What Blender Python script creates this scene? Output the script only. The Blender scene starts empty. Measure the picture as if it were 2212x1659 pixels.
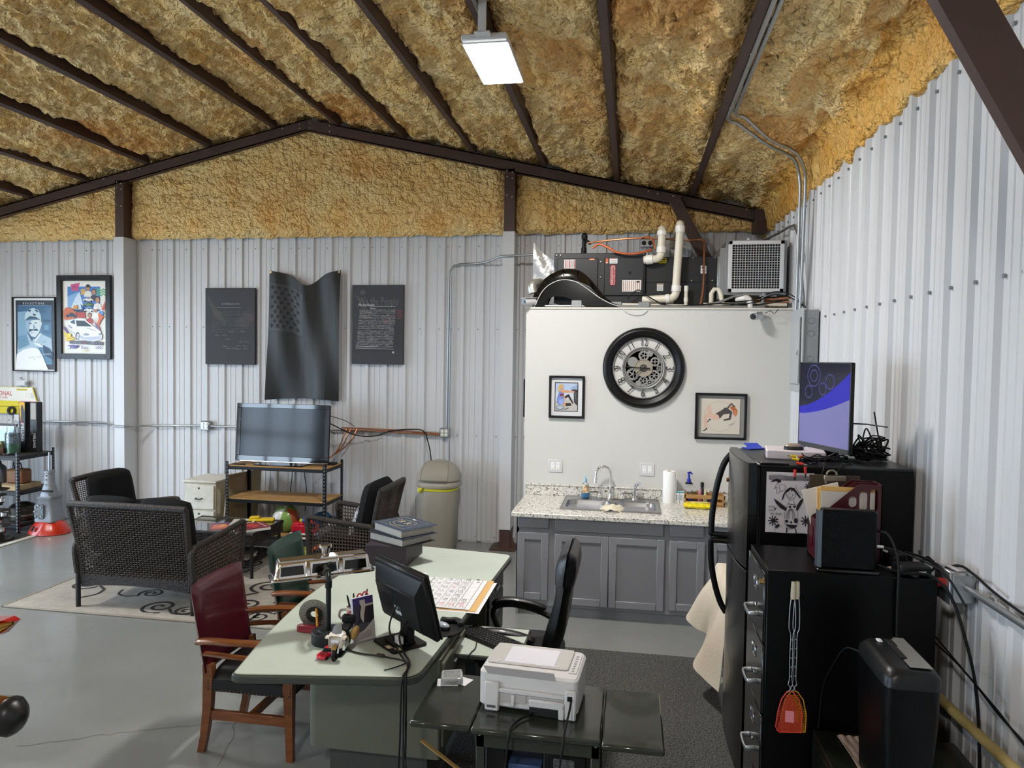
import bpy, bmesh, math, random
import numpy as np
from mathutils import Vector, Matrix
random.seed(7)
RNG = np.random.default_rng(11)
scene = bpy.context.scene
COL = scene.collection
PI = math.pi
def V(*a): return Vector(a)
def hexlin(h):
    h = h.lstrip('#')
    c = [int(h[i:i+2],16)/255 for i in (0,2,4)]
    return tuple(x/12.92 if x <= .04045 else ((x+.055)/1.055)**2.4 for x in c) + (1.0,)

# ------------------------------------------------------------------ camera
cam_d = bpy.data.cameras.new('camera')
cam = bpy.data.objects.new('camera',cam_d); COL.objects.link(cam)
def cam_axes(yaw,pitch,roll):
    c, s = math.cos(yaw), math.sin(yaw)
    A = np.array([[1,0,0],[0,0,-1],[0,1,0]]) @ np.array([[c,s,0],[-s,c,0],[0,0,1]])
    c, s = math.cos(pitch), math.sin(pitch)
    P = np.array([[1,0,0],[0,c,-s],[0,s,c]])
    c, s = math.cos(roll), math.sin(roll)
    return np.array([[c,-s,0],[s,c,0],[0,0,1]]) @ P @ A
R_ = cam_axes(math.radians(9.45),math.radians(2.06),math.radians(.875))
cam.matrix_world = Matrix(((R_[0][0],-R_[1][0],-R_[2][0],0),(R_[0][1],-R_[1][1],-R_[2][1],0),
                           (R_[0][2],-R_[1][2],-R_[2][2],2.22),(0,0,0,1)))
cam_d.sensor_width = 36; cam_d.sensor_fit = 'HORIZONTAL'; cam_d.lens = 36*1540/2212
cam_d.clip_start = .05
scene.camera = cam
# ------------------------------------------------------------------ world, portals, exposure
w = bpy.data.worlds.new('world'); scene.world = w; w.use_nodes = True
bgn = w.node_tree.nodes['Background']
bgn.inputs[0].default_value = (.64,.81,1.0,1); bgn.inputs[1].default_value = 9.0
scene.view_settings.view_transform = 'Standard'; scene.view_settings.look = 'None'
scene.view_settings.gamma = 1; scene.view_settings.use_curve_mapping = False
scene.view_settings.exposure = 0.5
# room measures
XR, XL, YB, YF = 1.45, -9.23, 8.35, -5.0
RIDGE_X = -3.89
def roof_z(x): return 5.04 - .225*abs(x - RIDGE_X)
# door openings (x or y range, z range)
NEAR_DOOR = (-4.7,-0.5,0.0,3.0)      # both in the left wall
LEFT_DOOR = (2.2,6.6,0.0,3.0)
def portal(name,loc,rot,sx,sy):
    d = bpy.data.lights.new(name,'AREA'); d.shape = 'RECTANGLE'; d.size = sx; d.size_y = sy
    d.cycles.is_portal = True
    o = bpy.data.objects.new(name,d); COL.objects.link(o); o.location = loc; o.rotation_euler = rot
portal('daylight_near',(XL-.02,(NEAR_DOOR[0]+NEAR_DOOR[1])/2,NEAR_DOOR[3]/2),(PI/2,0,-PI/2),NEAR_DOOR[1]-NEAR_DOOR[0],NEAR_DOOR[3])
portal('daylight_left',(XL-.02,(LEFT_DOOR[0]+LEFT_DOOR[1])/2,LEFT_DOOR[3]/2),(PI/2,0,-PI/2),LEFT_DOOR[1]-LEFT_DOOR[0],LEFT_DOOR[3])
LAMP_POWER = 86.0      # watts per ceiling panel

# ------------------------------------------------------------------ materials
_mats = {}
def mat(name,col='#808080',rough=.5,metal=0.,bump=None,var=None,coat=0.,trans=0.,emit=0.,spec=.5,ior=1.45,sheen=0.,alpha=1.,wave=None):
    """bump=(scale,strength[,detail]); var=(colour2, scale, amount)"""
    if name in _mats: return _mats[name]
    m = bpy.data.materials.new(name); m.use_nodes = True
    nt = m.node_tree; b = nt.nodes['Principled BSDF']
    I = b.inputs
    I['Base Color'].default_value = hexlin(col); I['Roughness'].default_value = rough; I['Metallic'].default_value = metal
    I['Coat Weight'].default_value = coat; I['Transmission Weight'].default_value = trans; I['IOR'].default_value = ior
    I['Specular IOR Level'].default_value = spec; I['Sheen Weight'].default_value = sheen; I['Alpha'].default_value = alpha
    if emit: I['Emission Color'].default_value = hexlin(col); I['Emission Strength'].default_value = emit
    tc = None
    def coords():
        nonlocal tc
        if tc is None: tc = nt.nodes.new('ShaderNodeTexCoord')
        return tc.outputs['Object']
    if var:
        n = nt.nodes.new('ShaderNodeTexNoise'); n.inputs['Scale'].default_value = var[1]; n.inputs['Detail'].default_value = 5
        n.inputs['Roughness'].default_value = .65
        if len(var) > 3:
            mp = nt.nodes.new('ShaderNodeMapping'); mp.inputs['Scale'].default_value = var[3]
            nt.links.new(coords(),mp.inputs[0]); nt.links.new(mp.outputs[0],n.inputs['Vector'])
        else: nt.links.new(coords(),n.inputs['Vector'])
        cr = nt.nodes.new('ShaderNodeValToRGB')
        lo, hi = .5 - .5*(1-var[2])*.5 - .02, .5 + .5*(1-var[2])*.5 + .02
        cr.color_ramp.elements[0].position = lo; cr.color_ramp.elements[1].position = hi
        cr.color_ramp.elements[0].color = hexlin(col); cr.color_ramp.elements[1].color = hexlin(var[0])
        nt.links.new(n.outputs[0],cr.inputs[0]); nt.links.new(cr.outputs[0],I['Base Color'])
    if bump:
        n = nt.nodes.new('ShaderNodeTexNoise'); n.inputs['Scale'].default_value = bump[0]
        n.inputs['Detail'].default_value = bump[2] if len(bump) > 2 else 3
        nt.links.new(coords(),n.inputs['Vector'])
        bp = nt.nodes.new('ShaderNodeBump'); bp.inputs['Strength'].default_value = bump[1]; bp.inputs['Distance'].default_value = .01
        nt.links.new(n.outputs[0],bp.inputs['Height']); nt.links.new(bp.outputs[0],I['Normal'])
    _mats[name] = m
    return m
def foam_mat(name,c1,c2,c3):
    m = mat(name,c1,.55,var=(c2,2.6,.45)); nt = m.node_tree; b = nt.nodes['Principled BSDF']; N = nt.nodes.new; L = nt.links.new
    tc = N('ShaderNodeTexCoord'); wn = N('ShaderNodeTexNoise'); wn.inputs['Scale'].default_value = 9; wn.inputs['Detail'].default_value = 3; L(tc.outputs['Object'],wn.inputs['Vector'])
    ad = N('ShaderNodeVectorMath'); ad.operation = 'MULTIPLY_ADD'; ad.inputs[1].default_value = (.10,.10,.10); L(wn.outputs['Color'],ad.inputs[0]); L(tc.outputs['Object'],ad.inputs[2])
    h = None
    for sc, wt in ((19,.9),(41,.5)):
        v = N('ShaderNodeTexVoronoi'); v.feature = 'F1'; v.inputs['Scale'].default_value = sc; L(ad.outputs[0],v.inputs['Vector'])
        p2 = N('ShaderNodeMath'); p2.operation = 'MULTIPLY'; L(v.outputs['Distance'],p2.inputs[0]); L(v.outputs['Distance'],p2.inputs[1])
        q = N('ShaderNodeMath'); q.operation = 'MULTIPLY_ADD'; q.inputs[1].default_value = -wt; q.inputs[2].default_value = 0; L(p2.outputs[0],q.inputs[0])
        if h is not None: L(h.outputs[0],q.inputs[2])
        h = q
    bp = N('ShaderNodeBump'); bp.inputs['Strength'].default_value = 1.0; bp.inputs['Distance'].default_value = .04; L(h.outputs[0],bp.inputs['Height']); L(bp.outputs[0],b.inputs['Normal'])
    n2 = N('ShaderNodeTexNoise'); n2.inputs['Scale'].default_value = 1.1; n2.inputs['Detail'].default_value = 4; L(tc.outputs['Object'],n2.inputs['Vector'])
    r = N('ShaderNodeMapRange'); r.inputs[1].default_value = .52; r.inputs[2].default_value = .72; L(n2.outputs[0],r.inputs[0])
    mx = N('ShaderNodeMix'); mx.data_type = 'RGBA'; src = b.inputs['Base Color'].links[0].from_socket; L(r.outputs[0],mx.inputs[0]); L(src,mx.inputs[6]); mx.inputs[7].default_value = hexlin(c3); L(mx.outputs[2],b.inputs['Base Color'])
    return m
def flat(col,rough=.7): return mat('print_'+col.lstrip('#')+('' if rough == .7 else '_%d' % (rough*100)),col,rough)

# ------------------------------------------------------------------ mesh builder
_text_cache = {}
def text_geo(s):
    if s in _text_cache: return _text_cache[s]
    cu = bpy.data.curves.new('t','FONT'); cu.body = s; cu.size = 1; cu.resolution_u = 2
    cu.align_x = 'CENTER'; cu.align_y = 'CENTER'
    o = bpy.data.objects.new('t',cu); COL.objects.link(o)
    dg = bpy.context.evaluated_depsgraph_get(); me = o.evaluated_get(dg).to_mesh()
    vs = [tuple(v.co) for v in me.vertices]; fs = [tuple(p.vertices) for p in me.polygons]
    o.evaluated_get(dg).to_mesh_clear(); bpy.data.objects.remove(o); bpy.data.curves.remove(cu)
    _text_cache[s] = (vs,fs); return vs, fs
def frame(o,x,y):
    x = Vector(x).normalized(); y = Vector(y); y = (y - x*y.dot(x)).normalized(); z = x.cross(y); o = Vector(o)
    return Matrix(((x.x,y.x,z.x,o.x),(x.y,y.y,z.y,o.y),(x.z,y.z,z.z,o.z),(0,0,0,1)))
def rotm(rx=0,ry=0,rz=0,loc=(0,0,0)):
    return Matrix.Translation(loc) @ Matrix.Rotation(rz,4,'Z') @ Matrix.Rotation(ry,4,'Y') @ Matrix.Rotation(rx,4,'X')
class MB:
    """collects shapes; build() links them as ONE mesh object"""
    def __init__(s,org=(0,0,0),M=None):
        s.v = []; s.f = []; s.m = []; s.o = Vector(org); s.M = M; s.mi = 0
    def add(s,vs,fs,mi=None,M=None):
        n = len(s.v); mi = s.mi if mi is None else mi
        T = s.M if M is None else (s.M @ M if s.M is not None else M)
        for p in vs:
            p = Vector(p)
            if T is not None: p = T @ p
            s.v.append(p - s.o)
        for f in fs: s.f.append(tuple(i+n for i in f)); s.m.append(mi)
        return s
    def box(s,x0,x1,y0,y1,z0,z1,bev=0.,mi=None,M=None):
        if x0 > x1: x0, x1 = x1, x0
        if y0 > y1: y0, y1 = y1, y0
        if z0 > z1: z0, z1 = z1, z0
        if bev <= 0:
            vs = [(x,y,z) for x in (x0,x1) for y in (y0,y1) for z in (z0,z1)]
            return s.add(vs,[(0,1,3,2),(4,6,7,5),(0,4,5,1),(2,3,7,6),(0,2,6,4),(1,5,7,3)],mi,M)
        b = min(bev,(x1-x0)*.49,(y1-y0)*.49,(z1-z0)*.49)
        vs = []; idx = {}
        for i in (0,1):
            for j in (0,1):
                for k in (0,1):
                    c = ((x0,x1)[i],(y0,y1)[j],(z0,z1)[k]); sg = (1-2*i,1-2*j,1-2*k)
                    for a in range(3):      # vertex on face a (pulled in on the other two axes)
                        p = [c[t] + (0 if t == a else sg[t]*b) for t in range(3)]
                        idx[i,j,k,a] = len(vs); vs.append(tuple(p))
        fs = []
        for a in range(3):
            for e in (0,1):
                q = []
                for (u,w_) in ((0,0),(1,0),(1,1),(0,1)):
                    t = [0,0,0]; t[a] = e; t[(a+1) % 3] = u; t[(a+2) % 3] = w_
                    q.append(idx[t[0],t[1],t[2],a])
                fs.append(tuple(q) if e else tuple(reversed(q)))
        for a in range(3):
            b1, b2 = (a+1) % 3, (a+2) % 3
            for u in (0,1):
                for w_ in (0,1):
                    t0 = [0,0,0]; t0[b1] = u; t0[b2] = w_; t1 = list(t0); t1[a] = 1
                    q = (idx[(*t0,b1)],idx[(*t1,b1)],idx[(*t1,b2)],idx[(*t0,b2)])
                    fs.append(q if (u == w_) == False else tuple(reversed(q)))
        for i in (0,1):
            for j in (0,1):
                for k in (0,1):
                    q = (idx[i,j,k,0],idx[i,j,k,1],idx[i,j,k,2])
                    fs.append(q if (i+j+k) % 2 else tuple(reversed(q)))
        return s.add(vs,fs,mi,M)
    def cb(s,c,size,bev=0.,mi=None,rot=None,M=None):
        T = Matrix.Translation(c)
        if rot: T = T @ rotm(*rot)
        if M is not None: T = M @ T
        a, b, d = size[0]/2, size[1]/2, size[2]/2
        return s.box(-a,a,-b,b,-d,d,bev,mi,T)
    def cyl(s,p0,p1,r0,r1=None,n=14,cap=True,mi=None,M=None):
        r1 = r0 if r1 is None else r1
        return s.tube([p0,p1],[r0,r1],n,cap=cap,mi=mi,M=M)
    def tube(s,pts,r,n=8,closed=False,cap=True,mi=None,M=None,flat_=None):
        pts = [Vector(p) for p in pts]; m = len(pts)
        rs = r if isinstance(r,(list,tuple)) else [r]*m
        T = []
        for i in range(m):
            if closed: d = pts[(i+1) % m] - pts[i-1]
            else: d = pts[min(i+1,m-1)] - pts[max(i-1,0)]
            T.append(d.normalized() if d.length > 1e-9 else Vector((0,0,1)))
        up = Vector((0,0,1)) if abs(T[0].z) < .9 else Vector((0,1,0))
        a = T[0].cross(up).normalized(); vs = []
        for i in range(m):
            a = (a - T[i]*a.dot(T[i])).normalized(); b = T[i].cross(a)
            for k in range(n):
                t = 2*PI*(k+.5)/n
                vs.append(pts[i] + (a*math.cos(t) + b*math.sin(t)*(flat_ or 1))*rs[i])
        fs = []
        for i in range(m if closed else m-1):
            j = (i+1) % m
            for k in range(n): fs.append((i*n+k,i*n+(k+1) % n,j*n+(k+1) % n,j*n+k))
        if cap and not closed:
            fs.append(tuple(range(n-1,-1,-1))); fs.append(tuple((m-1)*n+k for k in range(n)))
        return s.add(vs,fs,mi,M)
    def lathe(s,prof,n=24,c=(0,0,0),M=None,mi=None,a0=0,a1=2*PI):
        full = abs(a1-a0-2*PI) < 1e-6; cnt = n if full else n+1
        vs = [(c[0]+r*math.cos(a0+(a1-a0)*k/n),c[1]+r*math.sin(a0+(a1-a0)*k/n),c[2]+z) for r,z in prof for k in range(cnt)]
        fs = []
        for i in range(len(prof)-1):
            for k in range(n):
                k2 = (k+1) % cnt
                fs.append((i*cnt+k,i*cnt+k2,(i+1)*cnt+k2,(i+1)*cnt+k))
        if full:
            if prof[0][0] > 1e-6: fs.append(tuple(range(cnt-1,-1,-1)))
            if prof[-1][0] > 1e-6: fs.append(tuple((len(prof)-1)*cnt+k for k in range(cnt)))
        return s.add(vs,fs,mi,M)
    def ring(s,R,prof,n=48,M=None,mi=None):   # closed profile [(dr,z)] swept round radius R
        p = [(R+a,b) for a,b in prof]; p.append(p[0])
        return s.lathe(p,n,mi=mi,M=M) if False else s._ring(p[:-1],n,M,mi)
    def _ring(s,p,n,M,mi):
        L = len(p)
        vs = [(r*math.cos(2*PI*k/n),r*math.sin(2*PI*k/n),z) for k in range(n) for r,z in p]
        fs = [(k*L+i,((k+1) % n)*L+i,((k+1) % n)*L+(i+1) % L,k*L+(i+1) % L) for k in range(n) for i in range(L)]
        return s.add(vs,fs,mi,M)
    def sph(s,c,r,n=16,m=10,mi=None,M=None):
        r = (r,r,r) if not isinstance(r,(tuple,list)) else r
        vs = [(c[0],c[1],c[2]-r[2])]
        for i in range(1,m):
            t = -PI/2 + PI*i/m
            for k in range(n):
                a = 2*PI*k/n; vs.append((c[0]+r[0]*math.cos(t)*math.cos(a),c[1]+r[1]*math.cos(t)*math.sin(a),c[2]+r[2]*math.sin(t)))
        vs.append((c[0],c[1],c[2]+r[2])); fs = []
        for k in range(n): fs.append((0,1+(k+1) % n,1+k))
        for i in range(m-2):
            for k in range(n): fs.append((1+i*n+k,1+i*n+(k+1) % n,1+(i+1)*n+(k+1) % n,1+(i+1)*n+k))
        L = len(vs)-1; b = 1+(m-2)*n
        for k in range(n): fs.append((b+k,b+(k+1) % n,L))
        return s.add(vs,fs,mi,M)
    def prism(s,poly,z0,z1,M=None,mi=None,bev=0.,top_mi=None):
        n = len(poly)
        if bev > 0:
            ins = inset(poly,bev)
            rows = [(ins,z0),(poly,z0+bev),(poly,z1-bev),(ins,z1)]
        else: rows = [(poly,z0),(poly,z1)]
        vs = [(x,y,z) for pl,z in rows for x,y in pl]; fs = [tuple(range(n-1,-1,-1))]
        for i in range(len(rows)-1):
            for k in range(n): fs.append((i*n+k,i*n+(k+1) % n,(i+1)*n+(k+1) % n,(i+1)*n+k))
        s.add(vs,fs,mi,M)
        return s.add([(x,y,z1) for x,y in rows[-1][0]],[tuple(range(n))],top_mi if top_mi is not None else mi,M)
    def grid(s,fn,nu,nv,mi=None,M=None,closed_u=False):
        cu = nu if closed_u else nu+1
        vs = [fn(i/nu,j/nv) for j in range(nv+1) for i in range(cu)]
        fs = [(j*cu+i,j*cu+(i+1) % cu,(j+1)*cu+(i+1) % cu,(j+1)*cu+i) for j in range(nv) for i in range(nu)]
        return s.add(vs,fs,mi,M)
    def slab(s,fn,nu,nv,th,mi=None,M=None):
        """surface fn(u,v) given thickness th along its normal"""
        P = [[Vector(fn(i/nu,j/nv)) for i in range(nu+1)] for j in range(nv+1)]
        vs = []; vb = []
        for j in range(nv+1):
            for i in range(nu+1):
                du = P[j][min(i+1,nu)] - P[j][max(i-1,0)]; dv = P[min(j+1,nv)][i] - P[max(j-1,0)][i]
                nn = du.cross(dv).normalized(); vs.append(P[j][i] + nn*th/2); vb.append(P[j][i] - nn*th/2)
        c = nu+1; K = len(vs); fs = []
        for j in range(nv):
            for i in range(nu):
                q = (j*c+i,j*c+i+1,(j+1)*c+i+1,(j+1)*c+i); fs.append(q); fs.append(tuple(K+t for t in reversed(q)))
        rim = [i for i in range(c)] + [j*c+nu for j in range(1,nv+1)] + [nv*c+i for i in range(nu-1,-1,-1)] + [j*c for j in range(nv-1,0,-1)]
        for a in range(len(rim)):
            p, q = rim[a], rim[(a+1) % len(rim)]; fs.append((q,p,K+p,K+q))
        return s.add(vs+vb,fs,mi,M)
    def cushion(s,cx,cy,w,h,t,M,mi=None,n=10,pw=.35):
        """pillow in plane M: centre cx,cy size w,h thickness t"""
        def f(sg):
            def g(u,v):
                a, b = 2*u-1, 2*v-1
                k = max(0,(1-abs(a)**4)*(1-abs(b)**4))**pw
                rr = 1 - .05*(abs(a)**3*abs(b)**3)*2
                return (cx+a*w/2*rr,cy+b*h/2*rr,sg*t/2*k)
            return g
        s.grid(f(1),n,n,mi,M)
        g0 = f(-1); return s.grid(lambda u,v: g0(1-u,v),n,n,mi,M)
    def text(s,t,size,M,mi=None,sx=1.,d=0.):
        vs, fs = text_geo(t)
        return s.add([(x*size*sx,y*size,d) for x,y,z in vs],fs,mi,M)
    def poly(s,pts,M,d=0.,mi=None):
        return s.add([(x,y,d) for x,y in pts],[tuple(range(len(pts)))],mi,M)
    def stroke(s,pts,wd,M,d=0.,mi=None):
        pts = [Vector((p[0],p[1])) for p in pts]; m = len(pts); vs = []
        for i in range(m):
            t = pts[min(i+1,m-1)] - pts[max(i-1,0)]
            t = t.normalized() if t.length > 1e-9 else Vector((1,0)); nn = Vector((-t.y,t.x))*wd/2
            vs += [(pts[i].x+nn.x,pts[i].y+nn.y,d),(pts[i].x-nn.x,pts[i].y-nn.y,d)]
        return s.add(vs,[(2*i,2*i+1,2*i+3,2*i+2) for i in range(m-1)],mi,M)
    def build(s,name,mats,parent=None,kind=None,label=None,smooth=38):
        me = bpy.data.meshes.new(name); me.from_pydata([tuple(p) for p in s.v],[],s.f)
        for m_ in (mats if isinstance(mats,(list,tuple)) else [mats]): me.materials.append(m_)
        me.polygons.foreach_set('material_index',s.m)
        if len(s.f) < 40000:
            bm = bmesh.new(); bm.from_mesh(me); bmesh.ops.recalc_face_normals(bm,faces=bm.faces); bm.to_mesh(me); bm.free()
        if smooth:
            me.polygons.foreach_set('use_smooth',[True]*len(me.polygons)); me.update()
            me.set_sharp_from_angle(angle=math.radians(smooth))
        me.update()
        o = bpy.data.objects.new(name,me); COL.objects.link(o)
        if parent is not None: o.parent = parent
        if kind: o['kind'] = kind
        if label: o['label'] = label
        return o
def inset(poly,d):
    n = len(poly); out = []; A = sum(poly[i][0]*poly[(i+1) % n][1]-poly[(i+1) % n][0]*poly[i][1] for i in range(n)); sg = 1 if A > 0 else -1
    for i in range(n):
        p0, p, p1 = Vector(poly[i-1]), Vector(poly[i]), Vector(poly[(i+1) % n])
        a = (p-p0); b = (p1-p)
        if a.length < 1e-9 or b.length < 1e-9: out.append(tuple(p)); continue
        a.normalize(); b.normalize(); na = Vector((-a.y,a.x))*sg; nb = Vector((-b.y,b.x))*sg
        m_ = na+nb; k = m_.dot(na)
        out.append(tuple(p + m_*(d/max(k,.35))))
    return out
def rrect(x0,x1,y0,y1,r,n=4):
    pts = []
    for cx, cy, a in ((x1-r,y1-r,0),(x0+r,y1-r,PI/2),(x0+r,y0+r,PI),(x1-r,y0+r,1.5*PI)):
        for k in range(n+1): pts.append((cx+r*math.cos(a+PI/2*k/n),cy+r*math.sin(a+PI/2*k/n)))
    return pts
def round_poly(P,r,n=4):
    out = []; m = len(P)
    for i in range(m):
        a, b, c = Vector(P[i-1]), Vector(P[i]), Vector(P[(i+1) % m]); ri = r[i] if isinstance(r,(list,tuple)) else r
        if ri <= 0: out.append(tuple(b)); continue
        p, q = b+(a-b).normalized()*min(ri,(a-b).length*.49), b+(c-b).normalized()*min(ri,(c-b).length*.49)
        for k in range(n+1):
            t = k/n; out.append(tuple(p*(1-t)**2 + b*2*t*(1-t) + q*t*t))
    return out
def spline(P,n=8,closed=False):
    P = [Vector(p) for p in P]; out = []; m = len(P)
    for i in range(m if closed else m-1):
        g = (lambda k: P[k % m]) if closed else (lambda k: P[max(0,min(m-1,k))])
        p0, p1, p2, p3 = g(i-1), g(i), g(i+1), g(i+2)
        for k in range(n):
            t = k/n
            out.append(.5*((2*p1)+(p2-p0)*t+(2*p0-5*p1+4*p2-p3)*t*t+(3*p1-p0-3*p2+p3)*t**3))
    if not closed: out.append(P[-1])
    return out
def ell(cx,cy,rx,ry,n=20,a0=0,a1=2*PI):
    full = abs(a1-a0-2*PI) < 1e-6
    return [(cx+rx*math.cos(a0+(a1-a0)*k/(n if full else n-1)),cy+ry*math.sin(a0+(a1-a0)*k/(n if full else n-1))) for k in range(n)]
# ------------------------------------------------------------------ things
def tag(o,label=None,cat=None,group=None,kind=None):
    if label: o['label'] = label
    if cat: o['category'] = cat
    if group: o['group'] = group
    if kind: o['kind'] = kind
    return o
def thing(name,label,cat,loc=(0,0,0),rz=0,group=None):
    o = bpy.data.objects.new(name,None); COL.objects.link(o); o.empty_display_size = .1
    o.location = loc; o.rotation_euler = (0,0,rz)
    return tag(o,label,cat,group)
def W(t): return MB(org=t.location)          # part drawn in room coordinates (for things with no turn)
def struct(o): o['kind'] = 'structure'; return o
def copy_thing(o,loc=None,rz=None,label=None,group=None,parent=None):
    c = o.copy(); COL.objects.link(c)
    if parent is not None: c.parent = parent
    for ch in list(o.children): copy_thing(ch,parent=c)
    if loc is not None: c.location = loc
    if rz is not None: c.rotation_euler = (0,0,rz)
    if label: c['label'] = label
    if group: c['group'] = group
    return c
def single(name,mb,mats,label,cat,group=None,**k):
    return tag(mb.build(name,mats,**k),label,cat,group)
def cable(name,pts,r,m,label,n=6,group=None,sm=6):
    mb = MB(); mb.tube(spline(pts,sm),r,n)
    return single(name,mb,m,label,'cable',group)
def vnoise(x,y,seed):
    xi = np.floor(x).astype(np.int64); yi = np.floor(y).astype(np.int64); xf = x-xi; yf = y-yi
    def h(a,b):
        t = np.sin(a*127.1 + b*311.7 + seed*74.7)*43758.5453; return t-np.floor(t)
    u = xf*xf*(3-2*xf); v = yf*yf*(3-2*yf)
    return (h(xi,yi)*(1-u)+h(xi+1,yi)*u)*(1-v)+(h(xi,yi+1)*(1-u)+h(xi+1,yi+1)*u)*v - .5
# common materials
M_white_metal = mat('white_metal','#c7c7c9',.36,var=('#c1c1c3',.8,.2))
M_brown = mat('brown_primer_steel','#43302b',.5,var=('#4d3831',3,.3),bump=(40,.08))
M_black = mat('black_plastic','#08080a',.45,spec=.35)
M_blackg = mat('black_gloss','#08080a',.16,coat=.3)
M_galv = mat('galvanised_steel','#a9adb0',.32,.85)
M_chrome = mat('chrome','#e4e4e6',.07,1.)
M_white = mat('white_plastic','#cfcfd0',.4)
M_paper = mat('white_paper','#d6d6d8',.8)
M_copper = mat('copper','#a9704f',.35,.75)
M_cable = mat('cable_black','#070708',.5,spec=.3)
M_glass = mat('clear_glass','#f4f8f8',.03,trans=1.,ior=1.45)
M_thin = bpy.data.materials.new('window_pane'); M_thin.use_nodes = True
_nt = M_thin.node_tree; _nt.nodes.remove(_nt.nodes['Principled BSDF'])
_tr = _nt.nodes.new('ShaderNodeBsdfTransparent'); _gl = _nt.nodes.new('ShaderNodeBsdfGlossy'); _gl.inputs['Roughness'].default_value = .03
_mx = _nt.nodes.new('ShaderNodeMixShader'); _mx.inputs[0].default_value = .06
_nt.links.new(_tr.outputs[0],_mx.inputs[1]); _nt.links.new(_gl.outputs[0],_mx.inputs[2])
_nt.links.new(_mx.outputs[0],_nt.nodes['Material Output'].inputs[0])
# ================================================================== ROOM
FOAM_Z = 3.675
# floor ------------------------------------------------------------
M_floor = mat('painted_concrete','#7c7e7c',.25,var=('#858784',.9,.35),bump=(7,.05,4),coat=.12)
mb = MB(); mb.box(XL,XR+.1,YF,YB+.1,-.12,0)
floor = struct(mb.build('floor',M_floor,smooth=0))
def crack(pts,wd,seed):
    r = random.Random(seed); P = [Vector((x,y)) for x,y in pts]; out = []
    for a, b in zip(P,P[1:]):
        k = max(2,int((b-a).length/.05))
        for i in range(k): out.append(a.lerp(b,i/k) + Vector((r.uniform(-.012,.012),r.uniform(-.012,.012))))
    out.append(P[-1]); mb = MB(); mb.stroke(out,wd,Matrix(),.0006)
    mb.build('crack',mat('crack_dark','#5e605c',.9),floor,smooth=0)
crack([(-3.35,3.42),(-2.9,3.66),(-2.45,3.86),(-2.0,3.93)],.006,1)
crack([(-2.5,4.35),(-2.33,3.95),(-2.22,3.72),(-2.15,3.45)],.005,2)
# corrugated liner walls -------------------------------------------
PITCH = .2388
def panel_profile(n=4,x0=.0):
    pts = [(x0,0.)]
    for k in range(n):
        c = x0 + PITCH*(k+.5)
        for dx, h in ((-.034,0),(-.018,.024),(.018,.024),(.034,0)): pts.append((c+dx,h))
        for q in (.36,.64):
            cc = c + PITCH*q
            if q == .36 or k < n-1 or True:
                for dx, h in ((-.010,0),(-.005,.005),(.005,.005),(.010,0)):
                    if cc+dx < x0+PITCH*n: pts.append((cc+dx,h))
    pts.append((x0+PITCH*n,0.))
    pts = sorted(set((round(a,5),b) for a,b in pts))
    return pts
def wall_panels(parent,n,place,z0,z1,n_ribs=4):
    """panels share one mesh; local x along the wall, +y out of the wall"""
    prof = panel_profile(n_ribs); mb = MB(); c = len(prof)
    vs = [(x,h,z) for z in (z0,z1) for x,h in prof]
    mb.add(vs,[(i,i+1,c+i+1,c+i) for i in range(c-1)])
    first = mb.build('panel',M_white_metal,parent,smooth=0)
    for i in range(n):
        o = first if i == 0 else first.copy()
        if i: COL.objects.link(o)
        o.parent = parent; o.matrix_local = place(i)
def wall_box(name,x0,x1,y0,y1,z0,z1,m=M_white_metal):
    mb = MB(); mb.box(x0,x1,y0,y1,z0,z1); return struct(mb.build(name,m,smooth=0))
wb = wall_box('wall_back',XL,XR+.1,YB+.005,YB+.1,0,5.2)
PW = PITCH*4
wall_panels(wb,12,lambda i: Matrix(((-1,0,0,1.46-PW*i),(0,-1,0,YB),(0,0,1,0),(0,0,0,1))),.02,FOAM_Z+.03)
wr = wall_box('wall_right',XR+.005,XR+.1,YF,YB+.1,0,4.2)
# right wall: ribs sit beside the screw line (screws at y = 3.581 + k*PITCH)
Y_R0 = 3.581 + .05 - PITCH*.5 - PW*8
wall_panels(wr,13,lambda i: Matrix(((0,-1,0,XR),(1,0,0,Y_R0+PW*i),(0,0,1,0),(0,0,0,1))),.02,FOAM_Z+.04)
# screws (too small to pick apart) as one part of each wall
M_screw = mat('screw_head','#8b8c8e',.4,.6)
mb = MB()
for z in (3.545,2.56,1.285,.07):
    for k in range(44):
        x = 1.46 - PITCH*(k+.5) - .05
        mb.cyl((x,YB-.002,z),(x,YB-.010,z),.0075,n=6)
        if k % 4 == 3: mb.cyl((x+.1,YB-.002,z),(x+.1,YB-.010,z),.0075,n=6)
mb.build('screws',M_screw,wb,kind='stuff',smooth=0)
mb = MB()
for z in (3.553,2.575,1.285):
    for k in range(-18,20):
        y = 3.581 + PITCH*k
        mb.cyl((XR-.002,y,z),(XR-.012,y,z),.009,n=8)
        if k % 4 == 2: mb.cyl((XR-.002,y-.14,z),(XR-.010,y-.14,z),.007,n=6)
mb.build('screws',M_screw,wr,kind='stuff',smooth=0)
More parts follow.
